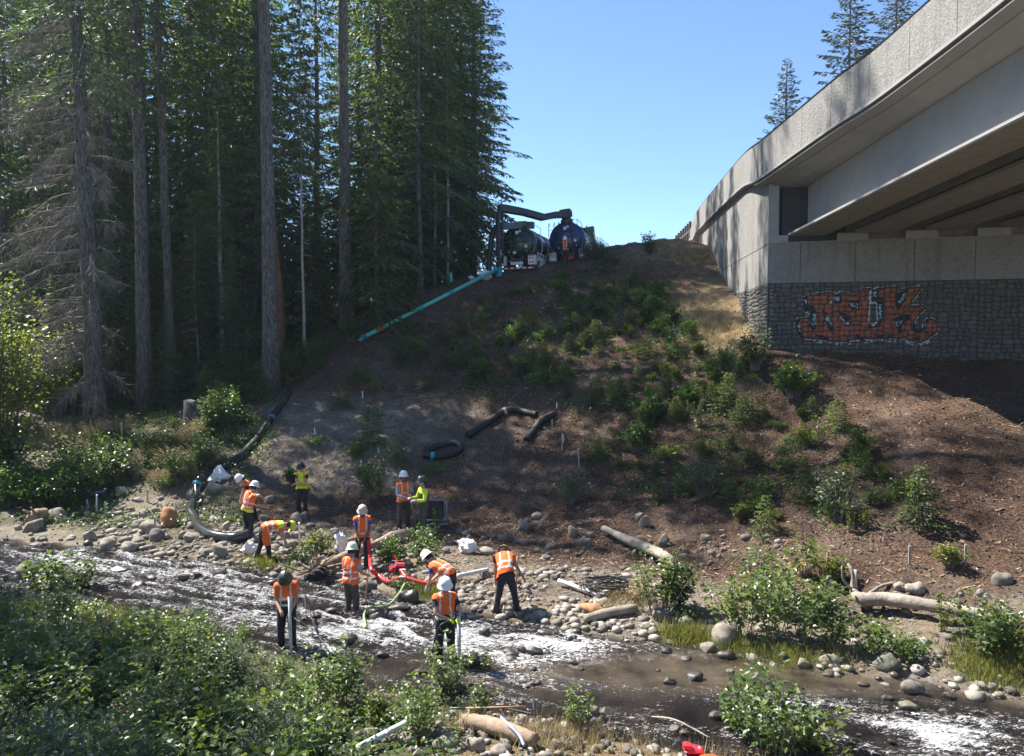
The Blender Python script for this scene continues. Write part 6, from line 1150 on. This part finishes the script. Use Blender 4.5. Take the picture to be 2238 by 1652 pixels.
def ik(a, c, l1, l2, pole):
    a = np.array(a, float); c = np.array(c, float); d = c - a; L = np.linalg.norm(d); L2 = min(L, (l1 + l2) * .995); d = d / L; c = a + d * L2
    x = (l1 * l1 - l2 * l2 + L2 * L2) / (2 * L2); h = math.sqrt(max(l1 * l1 - x * x, 0)); p = np.array(pole, float); p = p - d * (p @ d); p /= np.linalg.norm(p) + 1e-9; return a + d * x + p * h, c
DG = None
def person(px, py, facing, label, bend=0, twist=0, side=0, headp=0, heady=0, hands=None, feet=None, vest=None, vband=M_sil, shirt=M_blks, sleeve='long', trou=M_navy, hat='white', skin='tan', brim='full', gloves=None, sink=0.0, at_=None, held=None, poles=None, vlower=None, hair=True, yoke=None, H=1.0, vestopts=()):
    """x = person's right, y = forward, z = up; facing in degrees, 0 = away from us, 180 = towards us"""
    pel = np.array([0, 0, .96]); B = Rz(math.radians(twist)) @ Rx(-math.radians(bend)) @ Ry(math.radians(side))
    up = lambda p: pel + B @ (np.array(p, float) - pel)
    sp1 = pel + (B @ np.array([0, 0, .16])) * .6 + np.array([0, 0, .16]) * .4; J = {}
    J['pel'] = pel + np.array([0, -.10 * math.sin(math.radians(bend)), 0]) * 0; J['sp'] = sp1; J['ch'] = up((0, .01, 1.33)); J['nk'] = up((0, .0, 1.50))
    HB = Rz(math.radians(twist + heady)) @ Rx(-math.radians(bend + headp)); nk = J['nk']; J['jaw'] = nk + HB @ np.array([0, .015, .10]); J['hd'] = nk + HB @ np.array([0, .015, .19]); J['tp'] = nk + HB @ np.array([0, .005, .265]); J['nose'] = J['hd'] + HB @ np.array([0, .112, -.03]); J['chin'] = J['jaw'] + HB @ np.array([0, .065, -.005])
    hands = hands or {}; feet = feet or {}; poles = poles or {}
    for s, k in ((1, 'r'), (-1, 'l')):
        J['sh' + k] = up((s * .175, 0, 1.44)); ft = np.array(feet.get(k, (s * .12, 0, .08)), float); hip = np.array([s * .095, 0, .92]); J['hp' + k] = hip
        J['kn' + k], J['an' + k] = ik(hip, ft, .43, .42, (s * .15, 1, 0)); J['to' + k] = J['an' + k] + np.array([s * .02, .17, -.035])
        hd_ = hands.get(k, (s * .27, .05, .90)); hd_ = np.array(hd_, float); J['el' + k], J['wr' + k] = ik(J['sh' + k], hd_, .30, .27, poles.get(k, (s * .5, -.6, -.6)))
        fw = unit(J['wr' + k] - J['el' + k]); J['pm' + k] = J['wr' + k] + fw * .075
    me = bpy.data.meshes.new('body'); names = []; pos = []; rad = []; edges = []
    def A(n, p, r): names.append(n); pos.append(tuple(p)); rad.append(r); return len(pos) - 1
    def E(a, b_): edges.append((a, b_))
    i = {}
    for n, r in (('pel', (.165, .125)), ('sp', (.150, .115)), ('ch', (.180, .125)), ('nk', (.062, .062)), ('jaw', (.072, .078)), ('hd', (.082, .098)), ('tp', (.060, .070)), ('nose', (.016, .016)), ('chin', (.028, .028))): i[n] = A(n, J[n], r)
    for a_, b_ in (('pel', 'sp'), ('sp', 'ch'), ('ch', 'nk'), ('nk', 'jaw'), ('jaw', 'hd'), ('hd', 'tp'), ('hd', 'nose'), ('jaw', 'chin')): E(i[a_], i[b_])
    for k in 'rl':
        for n, r in (('sh', .072), ('el', .045), ('wr', .031), ('pm', .036)): i[n + k] = A(n + k, J[n + k], (r, r))
        E(i['ch'], i['sh' + k]); E(i['sh' + k], i['el' + k]); E(i['el' + k], i['wr' + k]); E(i['wr' + k], i['pm' + k])
        fw = unit(J['wr' + k] - J['el' + k]); s = 1 if k == 'r' else -1; acr = unit(np.cross(fw, np.array([0, 0, 1.0]) + .01)); dn = unit(np.cross(acr, fw)) * (-1 if np.cross(acr, fw)[2] > 0 else 1)
        for f in range(4):
            o = (f - 1.5) * .019; L_ = (.062, .072, .068, .052)[f]; a_ = A('f', J['pm' + k] + acr * o + fw * (.03 + L_ * .45) + dn * .008, (.010, .010)); b_ = A('f', J['pm' + k] + acr * o + fw * (.03 + L_ * .7) + dn * .042, (.009, .009)); E(i['pm' + k], a_); E(a_, b_)
        a_ = A('f', J['wr' + k] + fw * .045 + acr * (-s) * .045 + dn * .012, (.012, .012)); b_ = A('f', J['wr' + k] + fw * .085 + acr * (-s) * .052 + dn * .03, (.010, .010)); E(i['wr' + k], a_); E(a_, b_)
        for n, r in (('hp', .098), ('kn', .062), ('an', .045), ('to', .040)): i[n + k] = A(n + k, J[n + k], (r, r))
        E(i['pel'], i['hp' + k]); E(i['hp' + k], i['kn' + k]); E(i['kn' + k], i['an' + k]); E(i['an' + k], i['to' + k])
    me.from_pydata(pos, edges, []); o = bpy.data.objects.new('body', me); COL.objects.link(o)
    o.modifiers.new('skin', 'SKIN'); sub = o.modifiers.new('sub', 'SUBSURF'); sub.levels = sub.render_levels = 2
    sv = me.skin_vertices[0].data
    for q, r in enumerate(rad): sv[q].radius = r; sv[q].use_root = (q == 0)
    dg = bpy.context.evaluated_depsgraph_get(); dg.update()
    bm_ = bpy.data.meshes.new_from_object(o.evaluated_get(dg)); sub.levels = sub.render_levels = 3; dg.update(); bm3 = bpy.data.meshes.new_from_object(o.evaluated_get(dg)); bpy.data.objects.remove(o); 
    def arr(m):
        V = np.empty(len(m.vertices) * 3, np.float32); m.vertices.foreach_get('co', V); Nn = np.empty_like(V); m.vertices.foreach_get('normal', Nn); F = [tuple(p.vertices) for p in m.polygons]; return V.reshape(-1, 3), Nn.reshape(-1, 3), F
    V2, N2, F2 = arr(bm_); V3, N3, F3 = arr(bm3)
    bones = [('tor', 'pel', 'sp'), ('tor', 'sp', 'ch'), ('tor', 'ch', 'nk'), ('head', 'nk', 'jaw'), ('head', 'jaw', 'tp'), ('head', 'hd', 'nose')]
    for k in 'rl': bones += [('tor', 'ch', 'sh' + k), ('ua', 'sh' + k, 'el' + k), ('fa', 'el' + k, 'wr' + k), ('hand', 'wr' + k, 'pm' + k), ('th', 'hp' + k, 'kn' + k), ('ca', 'kn' + k, 'an' + k), ('ft', 'an' + k, 'to' + k), ('th', 'pel', 'hp' + k)]
    def classify(V):
        best = np.full(len(V), 1e9); cl = np.zeros(len(V), int); tt = np.zeros(len(V))
        for bi, (nm, a_, b_) in enumerate(bones):
            a0, b0 = J[a_], J[b_]; e_ = b0 - a0; t_ = np.clip(((V - a0) @ e_) / (e_ @ e_), 0, 1); d = np.linalg.norm(V - a0 - t_[:, None] * e_, axis=1) / (max(rad[i[a_]]) * (1 - t_) + max(rad[i[b_]]) * t_); k = d < best; best[k] = d[k]; cl[k] = bi; tt[k] = t_[k]
        return cl, tt
    reg = np.array([b[0] for b in bones])
    root = thing('person', label, 'person', (0, 0, 0))
    F2q = [f for f in F2]; cl2, t2 = classify(V2); cl3, t3 = classify(V3); r2 = reg[cl2]; r3 = reg[cl3]
    def sub_mesh(V, Nn, F, keep, off, name, mts, mi=None, smooth=True, wr=.0):
        F = [f for f in F if all(keep[v] for v in f)]
        if not F: return None
        used = np.unique(np.concatenate([np.array(f) for f in F])); mp_ = -np.ones(len(V), int); mp_[used] = np.arange(len(used)); W = V[used] + Nn[used] * (off if np.isscalar(off) else off[used][:, None])
        if wr: W = W + Nn[used] * (vnoise(W[:, 0] * 18, W[:, 1] * 18, W[:, 2] * 11, 3) * wr)[:, None]
        qs = [tuple(mp_[list(f)]) for f in F if len(f) == 4]; ts = [tuple(mp_[list(f)]) for f in F if len(f) == 3]; mi_ = None
        if mi is not None: mi_ = [int(np.median(mi[list(f)])) for f in F if len(f) == 4] + [int(np.median(mi[list(f)])) for f in F if len(f) == 3]
        return ob(name, mesh_np(name, W, qs or None, ts or None, mts, mi_, smooth), root)
    ob('body', bm_, root); bm_.materials.clear(); bm_.materials.append(M_sk[skin]); bm_.polygons.foreach_set('use_smooth', np.ones(len(bm_.polygons), bool))
    # trousers, boots, shirt, vest
    Ti = np.linalg.inv(B); tl = (V3 - pel) @ Ti.T + pel; tl2 = (V2 - pel) @ Ti.T + pel
    keep = np.isin(r2, ['th', 'ca']) | ((r2 == 'tor') & (tl2[:, 2] < 1.06)); sub_mesh(V2, N2, F2, keep, .022, 'trousers', [trou], wr=.012)
    keep = (r2 == 'ft') | ((r2 == 'ca') & (t2 > .62)); sub_mesh(V2, N2, F2, keep, .034, 'boots', [M_boot])
    wader = trou in (M_wad,) and vest is None or 'wader' in vestopts
    keep = (r2 == 'tor') | ((r2 == 'ua') & ((t2 < .62) if sleeve == 'short' else True)) | ((r2 == 'fa') & (sleeve == 'long') & (t2 < .9)); sub_mesh(V2, N2, F2, keep & (tl2[:, 2] > .98) | (keep & (r2 != 'tor')), .016, 'shirt', [shirt], wr=.006)
    if wader:
        keep = (r2 == 'tor') & (tl2[:, 2] < 1.40); sub_mesh(V2, N2, F2, keep, .030, 'wader_bib', [trou], wr=.008)
    if vest is not None:
        keep = ((r3 == 'tor') & (tl[:, 2] > (.93)) ) | ((r3 == 'ua') & (t3 < .16)) | (np.isin(r3, ['th']) & (tl[:, 2] > .90)); z = tl[:, 2]; x = np.abs(tl[:, 0]); mi = np.zeros(len(V3), int)
        lo = vlower is not None
        band = ((z > 1.04) & (z < 1.075)); band2 = ((z > 1.19) & (z < 1.22)) & ('two' in vestopts); vert = (x > .085) & (x < .108) & (z > 1.07); mi[band | band2 | vert] = 1
        if lo: mi[(z < 1.0)] = 2
        if yoke is not None: mi[(z > 1.36) & (mi == 0)] = 3
        flare = .034 + .02 * np.clip(1.1 - z, 0, .2) / .2
        ext = (trou,)
        def fcls(f):
            c_ = tl[list(f)].mean(0); zz, xx = c_[2], abs(c_[0]); pr_ = int(np.median(mi[list(f)])); 
            if (1.035 < zz < 1.078) or ('two' in vestopts and 1.185 < zz < 1.222) or (.082 < xx < .112 and zz > 1.07): return 1
            return 2 if (lo and zz < (1.13 if vlower is M_blks else 1.0)) else (3 if (yoke is not None and zz > 1.34) else 0)
        vo_ = sub_mesh(V3, N3, F3, keep, flare, 'safety_vest', [vest, vband, vlower or vest, yoke or vest], None, wr=.012)
        Fk = [f for f in F3 if all(keep[v] for v in f)]; Fo = [f for f in Fk if len(f) == 4] + [f for f in Fk if len(f) == 3]
        vo_.data.polygons.foreach_set('material_index', np.array([fcls(f) for f in Fo], np.int32))
    if gloves is not None: sub_mesh(V2, N2, F2, r2 == 'hand', .004, 'gloves', [gloves])
    # head things
    def hl(p): return J['hd'] + HB @ np.array(p, float)
    if hair:
        mb = MB(); mb.lathe([(.100, -.075), (.104, -.02), (.102, .03), (.09, .07)], 16, (0, 0, 0), sy=1.08); v = mb.v[-1]; v[:, 1] -= .012; mb.v[-1] = v @ HB.T + J['hd']; q = mb.q[-1]; c_ = np.arange(16) * 2 * math.pi / 16; mb.q[-1] = np.array([f for f in q if math.sin(c_[f[0] % 16]) < .35]); mb.qm[-1] = mb.qm[-1][:len(mb.q[-1])]; mb.ob('hair', M_hair, root, True)
    for s in (-1, 1):
        mb = MB(); mb.lathe([(.002, .012), (.010, .007), (.012, 0), (.010, -.007), (.002, -.012)], 8, hl((s * .032, .093, .012))); mb.ob('eye', M_eye, root, True)
        mb = MB(); mb.lathe([(.002, .032), (.014, .02), (.018, 0), (.012, -.02), (.002, -.03)], 8, hl((s * .090, -.005, -.005)), sx=.6); mb.ob('ear', M_sk[skin], root, True)
    mb = MB(); mb.box(hl((0, .098, -.062)), (.045, .008, .008), M=HB); mb.ob('mouth', plain('lips', (.20, .07, .06), .5) if 'lips' not in bpy.data.materials else bpy.data.materials['lips'], root)
    if hat:
        hm = M_hat[hat]; mb = MB(); prof = [(.160 if brim == 'full' else .128, .010), (.158 if brim == 'full' else .130, .018), (.130, .032), (.127, .055), (.122, .10), (.102, .145), (.068, .172), (.03, .182), (.002, .184)]
        tl_ = Rx(.08); mb.lathe(prof, 24, sy=1.14); v = mb.v[-1]; k_ = np.abs(v[:, 0]) < .02; v[:, 2] += np.where((v[:, 2] > .11), .012 * np.exp(-(v[:, 0] / .02) ** 2), 0)
        if brim != 'full': fm2 = (v[:, 2] < .02) & (v[:, 1] > .08); v[fm2, 1] += .055; v[fm2, 2] -= .012
        else: v[:, 2] -= np.where(np.hypot(v[:, 0], v[:, 1] / 1.14) > .15, .012, 0)
        mb.v[-1] = (v @ tl_.T + np.array([0, 0, .025])) @ HB.T + J['hd']; root_h = mb.ob('hard_hat', hm, root, True)
    s_ = H; R_ = math.radians(-facing)
    root.scale = (s_, s_, s_)
    p = np.array(at_) if at_ is not None else Gw(px, py); root.location = (p[0], p[1], p[2] - sink); root.rotation_euler = (0, 0, -math.radians(facing))
    def W(pt): return np.array(root.location) + Rz(-math.radians(facing)) @ (np.array(pt) * s_)
    return root, J, W
def heldrod(a, b_, r, mt, name, label, cat, blade=None):
    e = thing(name, label, cat, tuple(a)); d = np.array(b_) - np.array(a); mb = MB(); mb.tube([d * 0, d * .5, d], r, 8); mb.ob('shaft', mt, e, True)
    if blade: mb = MB(); mb.bbox(d * 1.03, (.16, .05, .26), .02); mb.ob('blade', M_dk, e)
    return e
# 1 left pair on the stone bar
person(556, 1142, -125 + 0, 'person in white hard hat facing the one with the raised arm on the stone bar', bend=32, headp=18, hands={'r': (.12, .42, .82), 'l': (-.12, .44, .80)}, vest=M_vo, shirt=M_blks, sleeve='short', skin='light', feet={'r': (.14, -.1, .08), 'l': (-.14, .12, .08)})
person(541, 1180, 35, 'person seen from behind in orange vest with lime lower edge, arm raised', bend=14, side=8, headp=12, hands={'r': (.40, .28, 1.36), 'l': (-.15, .35, 1.05)}, poles={'r': (.9, -.1, .2)}, vest=M_vo, vlower=M_vy, shirt=M_vo, sleeve='short', skin='light', vestopts=('two',))
person(577, 1228, 62, 'person bent double in lime and orange vest picking at the stones', bend=82, headp=20, hands={'r': (.12, .62, .42), 'l': (-.1, .66, .46)}, vest=M_vo, yoke=M_vy, shirt=M_vo, sleeve='short', gloves=M_glw, hat='yellow', brim='cap', trou=M_navy, skin='light', feet={'r': (.16, .12, .08), 'l': (-.2, -.18, .08)}, vestopts=('two',))
person(661, 1124, 180, 'person in lime vest and dark hard hat standing with folded arms', bend=2, headp=22, hands={'r': (-.10, .22, 1.16), 'l': (.10, .25, 1.14)}, poles={'r': (.8, -.1, -.4), 'l': (-.8, -.1, -.4)}, vest=M_vy, vband=M_vo, shirt=M_blks, sleeve='short', skin='light', hat='black', feet={'r': (.12, 0, .08), 'l': (-.12, .03, .08)})
# 2 blue shirt man holding the red hose
_, J, W = person(793, 1238, 168, 'person in blue shirt and tan hard hat holding the red hose', bend=10, headp=15, hands={'r': (.12, .30, .93), 'l': (-.08, .30, .96)}, vest=M_vo, shirt=M_blus, sleeve='short', skin='brown', hat='tan', feet={'r': (.22, -.05, .08), 'l': (-.1, .1, .08)}, sink=.05)
# 3 wading worker with printed back
rt, J, W = person(767, 1336, 28, 'wading person seen from behind with pale lime hard hat and printed orange vest', bend=4, headp=14, heady=25, hands={'r': (.22, .34, 1.06), 'l': (-.05, .33, 1.12)}, vest=M_vo, shirt=M_grys, sleeve='short', skin='tan', hat='lime', trou=M_brw, sink=.22, vestopts=('two',))
emb = MB(); a_ = np.linspace(0, 2 * math.pi, 6)[:-1] + .3
for k in range(5): p_, q_ = a_[k], a_[(k + 1) % 5]; emb.box(((math.cos(p_) + math.cos(q_)) * .016, -.187, 1.345 + (math.sin(p_) + math.sin(q_)) * .016), (.036, .006, .013), M=Ry(-(p_ + q_) / 2 + math.pi / 2 if k < 4 else 0))
for z_, w_, n_ in ((1.29, .09, 5), (1.265, .10, 6), (1.165, .07, 3), (1.14, .13, 7)):
    for k in range(n_): emb.box((-w_ / 2 + (k + .5) * w_ / n_, -.182 - .01 * (z_ < 1.2), z_), (w_ / n_ * .66, .006, .022))
emb.ob('back_print', M_blks, rt)
sh = W(J['pmr']); heldrod(U(sh, .12), Gw(798, 1325), .018, M_hdl, 'shovel', 'wooden shaft planted in the water by the wading worker', 'shovel', True)
# 4 talking pair
_, J, W = person(882, 1160, 148, 'person in white hard hat and grey sleeves, left one of the talking pair', bend=2, heady=-18, hands={'r': (.14, .34, 1.12), 'l': (-.16, .38, 1.2)}, vest=M_vo, shirt=M_grys, skin='brown', trou=M_brw, H=1.04, feet={'r': (.18, .05, .08), 'l': (-.2, -.1, .08)}, vestopts=('two',))
_, J, W = person(927, 1172, 238, 'person in olive waders and lime sleeves, right one of the talking pair', bend=3, headp=4, hands={'r': (.14, .36, 1.20), 'l': (-.14, .34, 1.16)}, shirt=M_vy, trou=M_wad, skin='light', hat='dark', vestopts=('wader',), gloves=M_glw, H=1.0)
heldrod(U(W(J['pmr']), .1), G(911, 1162), .016, M_hdl, 'shovel', 'long wooden shaft held upright between the two talking workers', 'shovel', True)
# 5 bending white hat worker behind the front one
_, J, W = person(985, 1340, -62, 'person bending forward in orange vest and blue sleeves behind the front worker', bend=62, headp=-8, hands={'r': (.14, .62, .72), 'l': (-.12, .58, .66)}, vest=M_vo, shirt=M_blus, sleeve='short', skin='light', gloves=M_glw, trou=M_navy, feet={'r': (.12, 0, .08), 'l': (-.14, .05, .08)}, vestopts=('two',), sink=.05)
# 6 front worker with tall pole
rt, J, W = person(973, 1445, 172, 'front person in the stream in white hard hat and long orange vest holding a pole', bend=2, headp=16, hands={'r': (-.04, .25, 1.08), 'l': (-.26, .32, 1.12)}, poles={'r': (.9, 0, -.3)}, vest=M_vo, vlower=M_blks, shirt=M_blks, sleeve='short', skin='light', trou=M_navy, gloves=M_glv, sink=.14, H=1.02)
pl = W(J['pml']); tpz = pl + np.array([0, 0, .06]); heldrod(tpz, (tpz[0] + .02, tpz[1] - .05, -.15), .036, M_wp, 'white_pole', 'tall white pipe held upright by the front worker in the stream', 'pole')
h0 = W(J['pmr']); hose([h0, h0 + [-.2, -.12, -.05], h0 + [-.33, -.1, -.4], h0 + [-.4, 0, -.9], h0 + [-.5, -.1, -1.2]], .016, M_blk, 'thin black hose hanging from the glove of the front worker')
# 7 right bending worker
person(1106, 1342, 12, 'person in orange vest bent forward at the right end of the crew', bend=50, side=-6, headp=34, twist=12, hands={'r': (.36, .20, .86), 'l': (-.34, .38, .62)}, vest=M_vo, shirt=M_vo, sleeve='short', skin='tan', trou=M_navy, hat='tan', feet={'r': (.26, .05, .08), 'l': (-.24, 0, .08)}, vestopts=('two',))
heldrod(U(G(1128, 1290), .0), P(1131, 1216, G(1128, 1290)[1] - .2), .02, M_hdl, 'shovel', 'dark wooden shaft standing up behind the worker at the right end', 'shovel')
# 8 lower left worker in the brush
rt, J, W = person(628, 1412, 170, 'person in dark olive hard hat and orange vest half hidden by the brush', bend=8, headp=36, hands={'r': (.1, .32, 1.0), 'l': (-.12, .30, .98)}, vest=M_vo, vlower=M_blks, shirt=M_vo, sleeve='short', skin='tan', hat='dark', trou=M_navy, sink=.10, vestopts=('two',))
pl = W(J['pml']); heldrod(U(pl, .35), (pl[0] + .05, pl[1] - .1, 0), .032, M_wp, 'white_pole', 'white pipe held by the worker half hidden in the brush', 'pole')
hose([pl, pl + [.35, -.1, -.2], U(Gw(668, 1335), .4), U(Gw(690, 1390), .15), U(Gw(720, 1430), .05)], .014, M_blk, 'thin dark line trailing from the worker in the brush into the stream', 'line')
# 9 worker on the blue truck
person(0, 0, 195, 'person in white hard hat and orange vest working at the back of the blue truck', bend=12, headp=24, hands={'r': (.1, .34, 1.0), 'l': (-.1, .34, 1.02)}, vest=M_vo, shirt=M_navy, skin='light', trou=M_navy, at_=P(1236, 577, 51.0), H=.96)
# ================================================================ HAZE
hz = bpy.data.materials.new('pale_air'); hz.use_nodes = True; t = hz.node_tree; t.nodes.clear(); o_ = N(t, 'ShaderNodeOutputMaterial'); pv = N(t, 'ShaderNodeVolumePrincipled')
pv.inputs['Color'].default_value = (.74, .87, 1.0, 1); pv.inputs['Density'].default_value = .00025; pv.inputs['Anisotropy'].default_value = .3; t.links.new(pv.outputs[0], o_.inputs['Volume'])
mb = MB(); mb.box((0, 30, 26), (320, 300, 62)); mb.ob('haze', hz, kind='stuff')
